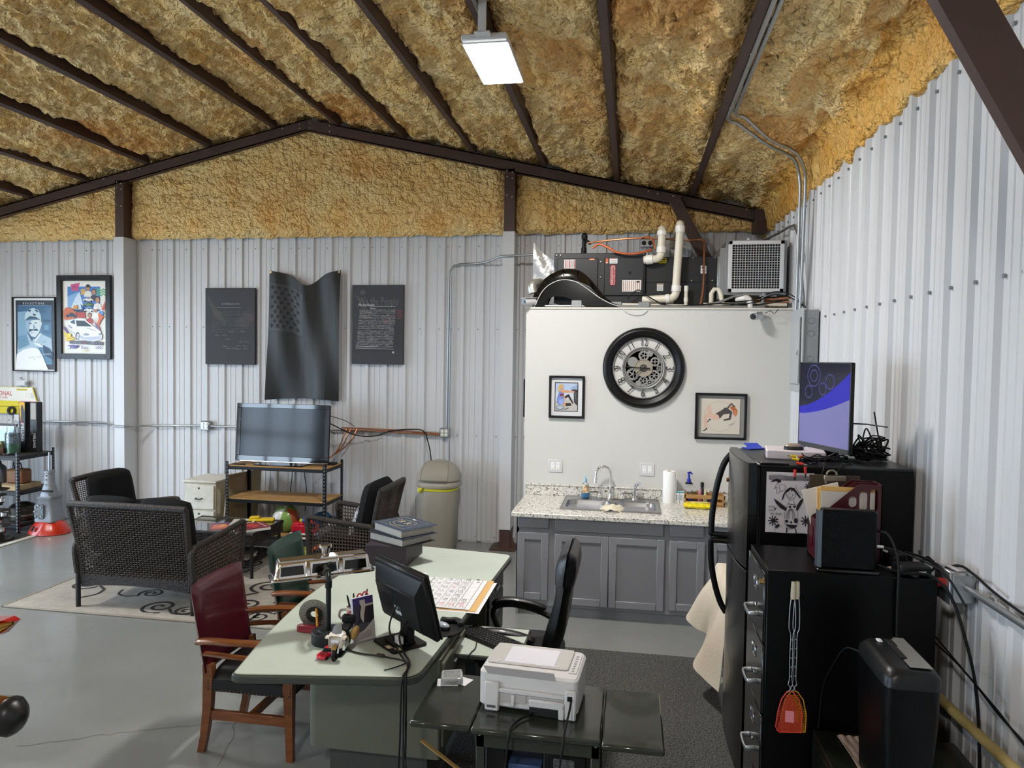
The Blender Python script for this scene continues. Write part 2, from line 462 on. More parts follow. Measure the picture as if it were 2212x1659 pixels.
# front wall behind the camera; left wall with two tall glazed overhead doors
wall_box('wall_front',XL,XR+.1,YF-.1,YF,0,5.2)
def wall_left():
    mb = MB()
    for (p,q,z0,z1) in ((YF,NEAR_DOOR[0],0,4.2),(NEAR_DOOR[1],LEFT_DOOR[0],0,4.2),(LEFT_DOOR[1],YB+.1,0,4.2),(NEAR_DOOR[0],NEAR_DOOR[1],NEAR_DOOR[3],4.2),(LEFT_DOOR[0],LEFT_DOOR[1],LEFT_DOOR[3],4.2)): mb.box(XL-.1,XL,p,q,z0,z1)
    struct(mb.build('wall_left',M_white_metal,smooth=0))
wall_left()
M_alu = mat('aluminium_frame','#55585a',.4,.6)
def glazed_door(name,plane,at,hole,cols,rows):
    a, b, c, d = hole; mb = MB(); g = MB(); t = .05
    def bar(p,q,z0,z1):
        if plane == 'y': mb.box(p,q,at-.08,at-.03,z0,z1)
        else: mb.box(at-.08,at-.03,p,q,z0,z1)
    for i in range(cols+1): x = a+(b-a)*i/cols; bar(max(a,x-t),min(b,x+t),c,d)
    for j in range(rows+1): z = c+(d-c)*j/rows; bar(a,b,max(c,z-t),min(d,z+t))
    fr = struct(mb.build(name,M_alu,smooth=0))
    for i in range(cols):
        for j in range(rows):
            g = MB(); x0, x1 = a+(b-a)*i/cols+t, a+(b-a)*(i+1)/cols-t; z0, z1 = c+(d-c)*j/rows+t, c+(d-c)*(j+1)/rows-t
            if plane == 'y': g.add([(x0,at-.055,z0),(x1,at-.055,z0),(x1,at-.055,z1),(x0,at-.055,z1)],[(0,1,2,3)])
            else: g.add([(at-.055,x0,z0),(at-.055,x1,z0),(at-.055,x1,z1),(at-.055,x0,z1)],[(0,1,2,3)])
            g.build('pane',M_thin,fr,smooth=0)
glazed_door('door_1','x',XL,NEAR_DOOR,3,2)
glazed_door('door_2','x',XL,LEFT_DOOR,3,4)
# ground outside
mb = MB(); mb.box(-40,30,-40,YF-.1,-.3,-.13); mb.box(-40,XL-.1,YF-.1,40,-.3,-.13)
struct(mb.build('ground',mat('yard_concrete','#d5d3cc',.9,var=('#c9c7c0',2,.5)),smooth=0))
# ceiling: sprayed foam ------------------------------------------------
M_foam = foam_mat('spray_foam','#f0be6e','#f8da9e','#e8a456')
M_foam2 = foam_mat('spray_foam_orange','#e6a848','#f2c474','#dd9140')
PURLINS = [-8.48,-7.656,-6.83,-5.987,-5.148,-4.289,-3.491,-2.671,-1.838,-1.015,-.201,.62]
def poly_arc(P,step):
    P = np.array(P); d = np.linalg.norm(np.diff(P,axis=0),axis=1); L = np.concatenate([[0],np.cumsum(d)])
    n = int(L[-1]/step); s = np.linspace(0,L[-1],n+1)
    return np.stack([np.interp(s,L,P[:,0]),np.interp(s,L,P[:,1])],1), s
up = .085
sec = [(XL,roof_z(XL)+up),(RIDGE_X,roof_z(RIDGE_X)+up),(1.0,roof_z(1.0)+up),(1.2,roof_z(1.2)+up-.01),(1.31,3.935),(1.38,3.86),(1.405,3.74),(1.412,3.655),(1.45,3.65)]
cs, ss = poly_arc(sec,.027)
tg = np.gradient(cs,axis=0); tg /= np.linalg.norm(tg,axis=1)[:,None]; nrm = np.stack([tg[:,1],-tg[:,0]],1)   # pointing into the room
ys = np.arange(1.5,YB+.03,.027)
S, Y = np.meshgrid(ss,ys); X0 = np.broadcast_to(cs[:,0],S.shape); Z0 = np.broadcast_to(cs[:,1],S.shape)
wx = S + .25*vnoise(S*1.3,Y*1.3,5); wy = Y + .4*vnoise(S*1.1,Y*1.1,6)
D = .085*vnoise(wx*6,wy*1.6,1) + .06*(.5-np.abs(vnoise(wx*9,wy*5,2)*2)) + .05*(.5-np.abs(vnoise(wx*17,wy*13,3)*2)) + .026*(.5-np.abs(vnoise(wx*29,wy*24,4)*2))
pd = np.min(np.abs(X0[...,None] - np.array(PURLINS)),axis=-1)
edge = .05*np.exp(-((pd)/.045)**2)*(1.0 + 1.6*vnoise(Y*2.2,S*1.5,8)) - .012*np.exp(-((pd-.11)/.06)**2)
D = D - edge
wallpart = np.clip((X0-1.33)/.06,0,1)
D = D*(1-.75*wallpart)
Zj = Z0 - .03*wallpart*(Z0 < 3.72)*(1+2*vnoise(Y*9,Y*0,12) + .6*vnoise(Y*26,Y*0,13))
xx = X0 + nrm[:,0][None,:]*D; zz = Zj + nrm[:,1][None,:]*D
nu, nv = S.shape[1], S.shape[0]
verts = np.stack([xx.ravel(),Y.ravel(),zz.ravel()],1)
ii = (np.arange(nv-1)[:,None]*nu + np.arange(nu-1)[None,:]).ravel()
faces = np.stack([ii,ii+1,ii+nu+1,ii+nu],1)
def np_mesh(name,verts,faces,mats,mi=None):
    me = bpy.data.meshes.new(name); me.vertices.add(len(verts)); me.vertices.foreach_set('co',verts.astype(np.float32).ravel())
    me.loops.add(faces.size); me.loops.foreach_set('vertex_index',faces.astype(np.int32).ravel())
    me.polygons.add(len(faces)); me.polygons.foreach_set('loop_start',np.arange(0,faces.size,4,dtype=np.int32))
    me.polygons.foreach_set('use_smooth',np.ones(len(faces),dtype=bool))
    for m_ in mats: me.materials.append(m_)
    if mi is not None: me.polygons.foreach_set('material_index',mi.astype(np.int32))
    me.update(); me.validate()
    o = bpy.data.objects.new(name,me); COL.objects.link(o); return o
fm = (xx.ravel()[ii] + .12*vnoise(Y.ravel()[ii]*3,xx.ravel()[ii]*3,9) > 1.27)
ceiling = struct(np_mesh('ceiling',verts,faces,[M_foam,M_foam2],fm))
mb = MB()       # plain roof sheets above and behind
for (xa,xb) in ((XL-.1,RIDGE_X),(RIDGE_X,XR+.1)):
    za, zb = roof_z(xa)+.2, roof_z(xb)+.2
    mb.add([(xa,YF-.1,za),(xb,YF-.1,zb),(xb,YB+.1,zb),(xa,YB+.1,za),(xa,YF-.1,za+.05),(xb,YF-.1,zb+.05),(xb,YB+.1,zb+.05),(xa,YB+.1,za+.05)],
           [(0,1,2,3),(4,7,6,5),(0,4,5,1),(1,5,6,2),(2,6,7,3),(3,7,4,0)])
    z1, z2 = roof_z(xa)+.09, roof_z(xb)+.09
    mb.add([(xa,YF,z1),(xb,YF,z2),(xb,1.55,z2),(xa,1.55,z1)],[(0,1,2,3)],1)
mb.build('roof_sheet',[M_white_metal,M_foam],ceiling,smooth=0)
# gable foam between the posts
gx = np.arange(XL,XR+.03,.026); gz = np.linspace(0,1,62)
GX, GT = np.meshgrid(gx,gz)
GTOP = roof_z(0)*0 + (5.04 - .225*np.abs(GX-RIDGE_X)) - .02
GZ = FOAM_Z + (GTOP-FOAM_Z)*GT
gw = GX + .2*vnoise(GX*1.5,GZ*1.5,21)
GD = .03*vnoise(gw*2.0,GZ*9,22) + .05*vnoise(GX*5,GZ*.9,25) + .028*(.5-np.abs(vnoise(gw*13,GZ*17,23)*2)) + .018*(.5-np.abs(vnoise(GX*26,GZ*30,24)*2))
low = np.clip(1-GT*8,0,1)
GY = YB - .125 - GD + .08*np.clip(1-GT*25,0,1)
for px_ in (-6.39,-1.41): GY += .06*np.exp(-((GX-px_)/.09)**2)
GZ2 = GZ - .008*(GT < .02)*(1+3*vnoise(GX*14,GX*0,27))
verts = np.stack([GX.ravel(),GY.ravel(),GZ2.ravel()],1); nu, nv = GX.shape[1], GX.shape[0]
ii = (np.arange(nv-1)[:,None]*nu + np.arange(nu-1)[None,:]).ravel()
struct(np_mesh('wall_gable_foam',verts,np.stack([ii,ii+1,ii+nu+1,ii+nu],1),[foam_mat('spray_foam_gable','#f4c274','#fad896','#eaad5e')]))
# steel: purlins, rafters, posts, knee braces -----------------------------
for k, px_ in enumerate(PURLINS):
    mb = MB(); z = roof_z(px_); sl = .225 if px_ < RIDGE_X else -.225; a = math.atan(sl)
    T = Matrix.Translation((px_,0,z)) @ Matrix.Rotation(-a,4,'Y')
    mb.box(-.032,.032,-4.9,8.1,.0,.006,M=T); mb.box(.026,.032,-4.9,8.1,.0,.2,M=T); mb.box(-.032,-.028,-4.9,8.1,0,.02,M=T)
    mb.box(-.02,.026,-4.9,8.1,.006,.2,M=T)
    struct(mb.build('purlin',M_brown,smooth=0))
def bar(p,q,w_,d,up_=(0,1,0)):      # channel: flat face towards -y, web w_, depth d
    p, q = Vector(p), Vector(q); x = (q-p).normalized(); y = Vector(up_); z = x.cross(y)
    M = frame(p,x,z); L = (q-p).length; mb = MB()
    return mb, M, L
M_bolt = mat('bolt_steel','#b9b2a8',.4,.7)
def rafter(xa,xb,y0=8.1):
    mb = MB(); z0, z1 = roof_z(xa), roof_z(xb); h = .132
    for (ya,yb,t0,t1) in ((y0,y0+.012,0,h),(y0,y0+.07,0,.012),(y0,y0+.07,h-.012,h)):
        mb.add([(xa,ya,z0-t1),(xb,ya,z1-t1),(xb,ya,z1-t0),(xa,ya,z0-t0),(xa,yb,z0-t1),(xb,yb,z1-t1),(xb,yb,z1-t0),(xa,yb,z0-t0)],
               [(0,1,2,3),(4,7,6,5),(0,4,5,1),(1,5,6,2),(2,6,7,3),(3,7,4,0)])
    return struct(mb.build('rafter',M_brown,smooth=0))
rl = rafter(XL,RIDGE_X-.004); rr = rafter(RIDGE_X+.004,1.40)
def bolts(parent,pts,y=8.1):
    mb = MB()
    for x, z in pts: mb.cyl((x,y,z),(x,y-.012,z),.009,n=6)
    mb.build('bolts',M_bolt,parent,kind='stuff',smooth=0)
mb = MB()      # ridge splice plate
mb.add([(RIDGE_X+.01,8.094,roof_z(RIDGE_X)-.005),(RIDGE_X+.36,8.094,roof_z(RIDGE_X+.36)-.005),(RIDGE_X+.36,8.094,roof_z(RIDGE_X+.36)-.127),(RIDGE_X+.01,8.094,roof_z(RIDGE_X)-.127)],[(0,1,2,3)])
mb.build('splice_plate',M_brown,rr,smooth=0)
bolts(rr,[(RIDGE_X+.05,4.99),(RIDGE_X+.05,4.93),(RIDGE_X+.3,4.95),(RIDGE_X+.3,4.88),(.15,4.09),(.25,4.06),(.42,4.03),(1.2,3.87),(1.3,3.80)])
bolts(rl,[(RIDGE_X-.08,4.98),(RIDGE_X-.3,4.94),(RIDGE_X-.08,4.93),(-6.1,4.51),(-6.25,4.47),(-6.6,4.40)])
M_trim = mat('white_trim_metal','#c7c7c9',.35)
def post(xc,foot):
    t = struct(thing('column','brown steel endwall column boxed in white sheet below the foam',None,(xc,8.22,0)))
    t['label'] = 'brown steel post left of the two dark canvases' if xc < -4 else 'brown steel post beside the white kitchen wall'
    mb = W(t); zt = roof_z(xc)-.1; mb.box(xc-.06,xc+.06,8.1,8.32,foot,zt); mb.build('steel_post',M_brown,t,smooth=0)
    mb = W(t)
    mb.box(xc-.068,xc+.068,8.085,8.35,.23 if foot == 0 else 0,FOAM_Z-.005); mb.build('boxing',M_trim,t,smooth=0)
    if foot == 0:
        mb = W(t); mb.box(xc-.16,xc+.14,8.0,8.3,0.001,.02); mb.add([(xc+.06,8.12,.02),(xc+.14,8.12,.02),(xc+.06,8.12,.2),(xc+.06,8.13,.02),(xc+.14,8.13,.02),(xc+.06,8.13,.2)],[(0,1,2),(3,5,4),(0,3,4,1),(1,4,5,2),(2,5,3,0)])
        mb.build('base_plate',M_brown,t,smooth=0)
    mb = W(t)
    for dz in (.02,.09,.3): mb.cyl((xc-.03,8.1,zt-dz),(xc-.03,8.088,zt-dz),.009,n=6); mb.cyl((xc+.03,8.1,zt-dz-.02),(xc+.03,8.088,zt-dz-.02),.009,n=6)
    mb.build('bolts',M_bolt,t,kind='stuff',smooth=0)
post(-6.39,.01); post(-1.41,0)
def brace(y0,y1,zt,dx=0,xs=.36,m=M_brown,wd=.115):
    # flange brace from rafter down to the side wall, slope -1.847
    x0, z0 = xs, 3.985; x1 = 1.43; z1 = z0-1.847*(x1-x0)
    xa = x0-(zt-z0)/1.847; mb = MB()
    n = Vector((1.847,1)).normalized()*wd
    P = [(xa,zt),(x1,z1),(x1,z1+n.y+n.x*1.847*0+.21),(xa+n.x,zt+n.y)]
    vs = [(x,y0,z) for x,z in P]+[(x,y1,z) for x,z in P]
    mb.add(vs,[(0,1,2,3),(7,6,5,4),(0,4,5,1),(1,5,6,2),(2,6,7,3),(3,7,4,0)])
    return struct(mb.build('brace',m,smooth=0))
brace(8.0,8.1,3.96)
brace(2.10,2.145,4.0)
mb = MB(); mb.box(1.28,1.41,8.03,8.24,3.62,3.86); struct(mb.build('column',M_brown,smooth=0))      # eave stub at the corner
mb = MB(); mb.box(.2,1.40,2.1,2.3,4.0,4.12); struct(mb.build('rafter',M_brown,smooth=0))
# ================================================================== CEILING LAMPS
M_diff = mat('lamp_diffuser','#ffffff',.5,emit=9.0)
def make_lamp(loc,label):
    t = thing('ceiling_lamp',label,'lamp',loc); w_, L = .145, .325
    mb = MB(); mb.box(-w_,w_,-L,L,.012,.05,.008); mb.box(-w_-.004,w_+.004,-L-.004,L+.004,0,.014,.003)
    mb.box(-w_,w_,-L-.045,-L,.006,.045,.006)
    mb.build('housing',M_white,t)
    mb = MB(); mb.box(-w_+.006,w_-.006,-L+.004,L-.004,-.006,.004); mb.build('diffuser',M_diff,t,smooth=0)
    mb = MB(); mb.box(-.05,.05,-L-.10,-L-.03,.02,.035,.004); mb.build('hanging_bracket',M_white,t)
    mb = MB(); mb.box(-.025,.025,-L-.10,-L-.085,.030,.25); mb.build('hanger',M_white,t); mb = MB(); mb.box(-.02,.02,L-.08,L-.06,.04,.25); mb.build('hanger',M_white,t)
    mb = MB()
    for x in (-.015,.012): mb.cyl((x,-L-.045,.025),(x,-L-.05,.025),.006,n=8)
    mb.build('switches',mat('grey_plastic','#8d9093',.5),t)
    d = bpy.data.lights.new('lamp_light','AREA'); d.shape = 'RECTANGLE'; d.size = .27; d.size_y = .62; d.energy = LAMP_POWER; d.color = (1,.97,.93)
    o = bpy.data.objects.new('lamp_light',d); COL.objects.link(o); o.parent = t; o.location = (0,0,-.012)
    return t
make_lamp((-.945,4.77,4.19),'lit white flat panel lamp hanging under the sloped foam ceiling')
for x, y, lb in ((-6.83,4.77,'lit panel lamp far left under the roof, outside the frame'),(-.945,-1.4,'lit panel lamp behind the camera on the right'),(-6.83,-1.4,'lit panel lamp behind the camera on the left')):
    make_lamp((x,y,roof_z(x)-.27),lb)
# ================================================================== KITCHEN ROOM BOX
YW = 6.83; KX = -1.008; KZ = 2.70
M_kwall = mat('kitchen_white_paint','#cfceca',.5,bump=(60,.04))
mb = MB(); mb.box(KX,XR-.0,YW,YB-.06,0,KZ)
struct(mb.build('wall_kitchen',M_kwall,smooth=0))
mb = MB(); mb.box(KX-.02,XR-.01,YW-.012,YB-.05,KZ,KZ+.016)
struct(mb.build('trim_1',mat('plywood_edge','#d6d2c6',.6),smooth=0))
# base cabinets ------------------------------------------------------------
M_cab = mat('grey_cabinet_paint','#85868b',.42,bump=(30,.03)); M_cabd = mat('grey_cabinet_recess','#7c7d82',.45)
YC = 6.03; CT = .905
t = thing('sink_base_cabinet','long grey shaker base cabinet carrying the speckled sink counter','cabinet',(.22,YC,0))
mb = W(t); mb.box(-.945,1.38,YC+.02,YW-.01,.09,.868); mb.box(-.945,1.38,YC+.045,YW-.01,0,.09)
mb.box(-.945,-.925,YC+.02,YW-.01,0,.868); mb.build('body',M_cab,t,smooth=0)
def shaker(x0,x1,z0,z1,parent,drawer=False):
    mb = MB(org=parent.location); y0 = YC
    if drawer:
        mb.box(x0,x1,y0,y0+.02,z0,z1,.006); return mb.build('drawer',M_cab,parent)
    r = .062
    mb.box(x0,x0+r,y0,y0+.02,z0,z1,.004); mb.box(x1-r,x1,y0,y0+.02,z0,z1,.004)
    mb.box(x0+r,x1-r,y0,y0+.02,z0,z0+r,.004); mb.box(x0+r,x1-r,y0,y0+.02,z1-r,z1,.004)
    d = mb.build('door',M_cab,parent)
    mb = MB(org=parent.location); mb.box(x0+r-.004,x1-r+.004,y0+.011,y0+.018,z0+r-.004,z1-r+.004); mb.build('recessed_panel',M_cabd,d,smooth=0)
    return d
for a in ((-.935,-.667,.765,.862),(-.612,.297,.752,.862),(.352,.625,.757,.862),(.68,.95,.757,.862),(1.0,1.3,.757,.862)): shaker(*a,t,True)
for a in ((-.935,-.667,.142,.725),(-.612,-.156,.118,.722),(-.150,.309,.118,.722),(.350,.634,.13,.72),(.671,.95,.13,.72),(1.0,1.3,.13,.72)): shaker(*a,t)
# counter with cut-out for the sink -----------------------------------------
def speckle_mat():
    m = bpy.data.materials.new('speckled_laminate'); m.use_nodes = True; nt = m.node_tree; b = nt.nodes['Principled BSDF']
    b.inputs['Roughness'].default_value = .22
    tc = nt.nodes.new('ShaderNodeTexCoord'); n = nt.nodes.new('ShaderNodeTexNoise'); n.inputs['Scale'].default_value = 55; n.inputs['Detail'].default_value = 4
    n.inputs['Distortion'].default_value = 1.2; nt.links.new(tc.outputs['Object'],n.inputs['Vector'])
    r = nt.nodes.new('ShaderNodeValToRGB'); e = r.color_ramp.elements
    e[0].position = .34; e[0].color = hexlin('#3f3d3c'); e[1].position = .41; e[1].color = hexlin('#aaa59d')
    x = e.new(.50); x.color = hexlin('#d8d5cd'); x = e.new(.62); x.color = hexlin('#e3e1da'); x = e.new(.70); x.color = hexlin('#b9a992')
    nt.links.new(n.outputs[0],r.inputs[0]); nt.links.new(r.outputs[0],b.inputs['Base Color']); return m
M_lam = speckle_mat()
SX0, SX1, SY0, SY1 = -.592, .285, 6.185, 6.795
t = thing('countertop','white and grey speckled laminate countertop with backsplash','countertop',(.2,6.0,.868))
mb = W(t)
for (x0,x1,y0,y1) in ((-.985,SX0+.015,5.995,YW),(SX1-.015,1.40,5.995,YW),(SX0+.015,SX1-.015,5.995,SY0+.015),(SX0+.015,SX1-.015,SY1-.015,YW)):
    mb.box(x0,x1,y0,y1,.868,CT)
mb.box(-.985,1.40,5.985,5.998,.864,CT-.002,.005)
mb.build('worktop',M_lam,t,smooth=0)
mb = W(t); mb.box(-.985,1.40,YW-.022,YW-.001,CT,1.012,.004); mb.box(-.985,1.40,YW-.030,YW-.001,1.0,1.014,.004)
mb.build('backsplash',M_lam,t)
# sink ----------------------------------------------------------------------
M_sst = mat('brushed_steel','#a5a6a8',.3,.95,bump=(140,.05))
t = thing('sink','stainless double bowl drop-in sink in speckled counter','sink',(-.15,6.49,CT))
mb = W(t); z = CT
B1 = (-.555,-.155,6.235,6.655); B2 = (-.120,.245,6.235,6.655)
def rect_frame(mb,ox0,ox1,oy0,oy1,z,t_):
    for (x0,x1,y0,y1) in ((ox0,B1[0],oy0,oy1),(B1[1],B2[0],oy0,oy1),(B2[1],ox1,oy0,oy1),(B1[0],B1[1],oy0,B1[2]),(B1[0],B1[1],B1[3],oy1),(B2[0],B2[1],oy0,B2[2]),(B2[0],B2[1],B2[3],oy1)):
        mb.box(x0,x1,y0,y1,z,z+t_)
rect_frame(mb,SX0,SX1,SY0,SY1,z-.001,.007)
mb.tube([(SX0+.006,SY0+.006,z+.005),(SX1-.006,SY0+.006,z+.005),(SX1-.006,SY1-.006,z+.005),(SX0+.006,SY1-.006,z+.005)],.008,6,closed=True)
rim = mb.build('rim',M_sst,t,smooth=30)
def bowl(b):
    mb = MB(org=t.location); x0, x1, y0, y1 = b; rows = []
    for (ins,dz,r) in ((-.004,.006,.09),(.006,-.01,.09),(.02,-.13,.09),(.035,-.155,.09),(.07,-.163,.06)):
        rows.append([(x,y,z+dz) for x,y in rrect(x0+ins,x1-ins,y0+ins,y1-ins,max(.02,r-ins),6)])
    n = len(rows[0]); vs = [p for r in rows for p in r]
    fs = [(i*n+k,i*n+(k+1) % n,(i+1)*n+(k+1) % n,(i+1)*n+k) for i in range(len(rows)-1) for k in range(n)] + [tuple((len(rows)-1)*n+k for k in range(n))]
    mb.add(vs,fs)
    # corner fillets of the rim opening
    for (cx,cy,sx,sy) in ((x0,y0,1,1),(x1,y0,-1,1),(x1,y1,-1,-1),(x0,y1,1,-1)):
        r = .09; arc = [(cx+sx*(r-r*math.cos(a)),cy+sy*(r-r*math.sin(a)),z+.006) for a in np.linspace(0,PI/2,7)]
        mb.add([(cx,cy,z+.006)]+arc,[(0,i+1,i+2) for i in range(6)])
    o = mb.build('bowl',M_sst,t,smooth=60)
    mb = MB(org=t.location); cx, cy = (x0+x1)/2, (y0+y1)/2
    mb.lathe([(.0,.0),(.02,.002),(.042,.006),(.05,.002)],16,(cx,cy,z-.163)); mb.build('drain',M_chrome,o)
bowl(B1); bowl(B2)
# faucet
t = thing('faucet','chrome gooseneck faucet with two lever handles behind the sink','faucet',(-.16,6.745,CT+.006))
mb = W(t); z = CT+.006
mb.box(-.285,-.035,6.715,6.775,z,z+.014,.006); mb.build('base_plate',M_chrome,t)
mb = W(t); fx = -.165
mb.cyl((fx,6.745,z),(fx,6.745,z+.05),.02,.013)
P = [(fx,6.745,z+.03),(fx,6.745,z+.22)] + [(fx-.068+.068*math.cos(a),6.745-.03*math.sin(a/2),z+.24+.068*math.sin(a)) for a in np.linspace(0,PI,10)] + [(fx-.139,6.705,z+.205),(fx-.142,6.70,z+.175)]
mb.tube(P,.0115,10); mb.cyl(P[-2],(fx-.143,6.70,z+.150),.014,.015); mb.build('spout',M_chrome,t)
for sx in (-1,1):
    hx = -.16+sx*.105; mb = W(t)
    mb.lathe([(.024,0),(.02,.02),(.013,.03),(.016,.05),(.0,.055)],14,(hx,6.745,z+.012))
    mb.tube([(hx,6.745,z+.055),(hx+sx*.04,6.735,z+.062),(hx+sx*.09,6.72,z+.06)],[.007,.008,.006],8); mb.build('handle',M_chrome,t)
t = thing('side_sprayer','chrome pull-out side sprayer right of the faucet','sprayer',(.058,6.745,CT+.006))
mb = W(t); mb.lathe([(.026,0),(.024,.012),(.013,.02),(.012,.05)],14,(.058,6.745,z)); mb.build('socket',M_chrome,t)
mb = W(t); mb.tube([(.058,6.745,z+.04),(.058,6.745,z+.10),(.064,6.735,z+.135),(.085,6.71,z+.158),(.10,6.69,z+.162)],[.012,.015,.017,.018,.017],10); mb.build('spray_head',M_chrome,t)
# dish cloth on the divider
mb = MB(); mb.slab(lambda u,v: (-.1375+(u-.5)*.20+.01*math.sin(v*7),6.16+v*.27,CT+.014+.035*math.exp(-((u-.5)/.16)**2)*math.sin(PI*min(1,v*1.15+.1))-.055*max(0,abs(u-.5)-.28)*2+.004*math.sin(u*19+v*5)),16,12,.006)
single('dish_cloth',mb,mat('cream_cloth','#d8cfb8',.9,bump=(80,.3)),'crumpled cream dish cloth draped over the sink divider','cloth')
# soap bottle
M_clear = mat('clear_plastic','#f2f6f7',.06,trans=.95,ior=1.2); M_blue_l = mat('blue_soap','#2f9bd6',.12,trans=.55,ior=1.33)
t = thing('soap_bottle','clear pump bottle of blue hand soap at the sink corner','soap bottle',(-.402,6.745,CT+.006))
mb = W(t); mb.lathe([(.032,0),(.036,.008),(.036,.11),(.026,.135),(.014,.145),(.014,.155)],18,(-.402,6.745,z)); mb.build('bottle',M_clear,t)
mb = W(t); mb.lathe([(.0,.003),(.033,.004),(.033,.055),(.0,.055)],18,(-.402,6.745,z)); mb.build('soap',M_blue_l,t)
mb = W(t); mb.cyl((-.402,6.745,z+.150),(-.402,6.745,z+.175),.015); mb.cyl((-.402,6.745,z+.17),(-.402,6.745,z+.205),.006); mb.tube([(-.402,6.745,z+.205),(-.402,6.70,z+.203)],.009,8); mb.build('pump',mat('pale_blue_plastic','#9fd3ea',.3),t)
mb = W(t); mb.lathe([(.0365,.05),(.0365,.115)],8,(-.402,6.745,z),a0=-2.4,a1=-.5); mb.build('paper_label',mat('soap_sticker','#e8d9b8',.6,var=('#b98a4a',30,.8)),t)
# paper towel
t = thing('paper_towel_roll','standing white paper towel roll on the counter','paper towel',(.372,6.725,CT))
mb = W(t); mb.lathe([(.02,0),(.056,0),(.057,.004),(.057,.29),(.055,.294),(.02,.294),(.02,0)],28,(.372,6.725,CT)); mb.add([(.428,6.72,CT+.001),(.434,6.69,CT+.001),(.434,6.69,CT+.293),(.428,6.72,CT+.293)],[(0,1,2,3)])
mb.build('towel',mat('towel_paper','#efefee',.9,bump=(90,.25)),t)
mb = W(t); mb.lathe([(.0195,0),(.0195,.295),(.0175,.295),(.0175,0)],18,(.372,6.725,CT)); mb.build('cardboard_core',mat('cardboard','#a58561',.85),t)
# two small boxes
for i, (x,lb) in enumerate(((.449,'small white and teal medicine box next to the paper towel'),(.489,'small white and teal medicine box next to the wooden caddy'))):
    t = thing('medicine_box',lb,'box',(x,6.72,CT),group='small white boxes on the counter')
    mb = W(t); mb.box(x-.018,x+.018,6.70,6.74,CT,CT+.112,.001); mb.build('carton',mat('white_card','#e3e6e6',.6),t)
    mb = W(t); T = frame((x-.018,6.6995,CT),(1,0,0),(0,0,1))
    mb.poly([(0,.098),(.036,.098),(.036,.112),(0,.112)],T,.0004,0); mb.poly([(.004,.03),(.014,.03),(.014,.08),(.004,.08)],T,.0004,1)
    for k in range(4): mb.poly([(.018,.03+k*.014),(.032,.03+k*.014),(.032,.035+k*.014),(.018,.035+k*.014)],T,.0004,1)
    mb.build('printed_label',[flat('#3aa7b4'),flat('#8fa6b8')],t,smooth=0)
# wooden caddy
M_wood_l = mat('light_wood','#b58a58',.6,var=('#a0784a',8,.4,(1,6,6)))
t = thing('wooden_caddy','slatted wooden caddy of small bottles at the counter end','caddy',(.68,6.68,CT))
for (z0,z1) in ((.012,.045),(.07,.105)):
    for y in (6.605,6.745): mb = W(t); mb.box(.505,.86,y,y+.012,CT+z0,CT+z1,.002); mb.build('slat',M_wood_l,t)
for x in (.505,.848): mb = W(t); mb.box(x,x+.012,6.605,6.757,CT,CT+.105,.002); mb.build('end_board',M_wood_l,t)
mb = W(t); mb.box(.505,.86,6.605,6.757,CT,CT+.01); mb.build('bottom',M_wood_l,t,smooth=0)
def small_bottle(x,y,h,r,col,capc,lb):
    t = thing('small_bottle',lb,'bottle',(x,y,CT+.0105),group='bottles in the wooden caddy')
    zz = CT+.0105; mb = W(t); mb.lathe([(r,0),(r,h*.6),(r*.5,h*.72),(r*.5,h*.78)],14,(x,y,zz)); mb.build('bottle',mat('bottle_'+col,col,.35),t)
    mb = W(t); mb.lathe([(r*.62,h*.76),(r*.62,h),(0,h)],12,(x,y,zz)); mb.build('cap',mat('cap_'+capc,capc,.4),t)
small_bottle(.645,6.66,.135,.02,'#c2607c','#c98a9c','pink bottle in the wooden caddy'); small_bottle(.692,6.655,.135,.02,'#d8cf8f','#cfc79a','pale yellow bottle in the wooden caddy')
small_bottle(.668,6.705,.195,.026,'#2c2530','#141214','tall dark bottle with black cap in the wooden caddy'); small_bottle(.775,6.68,.12,.026,'#1d1d22','#131315','short black bottle behind the fridge handle in the caddy')
for i, (x,c,lb) in enumerate(((.56,'#3a3478','purple packet standing low in the caddy, left one'),(.725,'#2b2a5c','dark blue packet low in the caddy beside the yellow bottle'))):
    mb = MB(); mb.box(x-.03,x+.025,6.64,6.69,CT+.0105,CT+.062,.008); single('packet',mb,mat('packet_'+c,c,.35),lb,'packet','packets in the wooden caddy')
# clear dispenser with blue pump
t = thing('dispenser_bottle','empty clear square bottle with dark blue pump inside the caddy','soap bottle',(.545,6.695,CT+.0105))
mb = W(t); zz = CT+.0105; mb.box(.508+.004,.582,6.66,6.73,zz,zz+.185,.012); mb.build('bottle',M_clear,t)
mb = W(t); mb.box(.515,.579,6.663,6.727,zz+.178,zz+.19,.004); mb.build('collar',M_black,t)
M_bluep = mat('blue_pump','#1c2a9c',.35)
mb = W(t); mb.cyl((.547,6.695,zz+.19),(.547,6.695,zz+.222),.020,.018); mb.cyl((.547,6.695,zz+.22),(.547,6.695,zz+.27),.012,.009); mb.tube([(.535,6.695,zz+.275),(.56,6.69,zz+.285),(.578,6.69,zz+.268)],[.010,.010,.006],8); mb.build('pump',M_bluep,t)
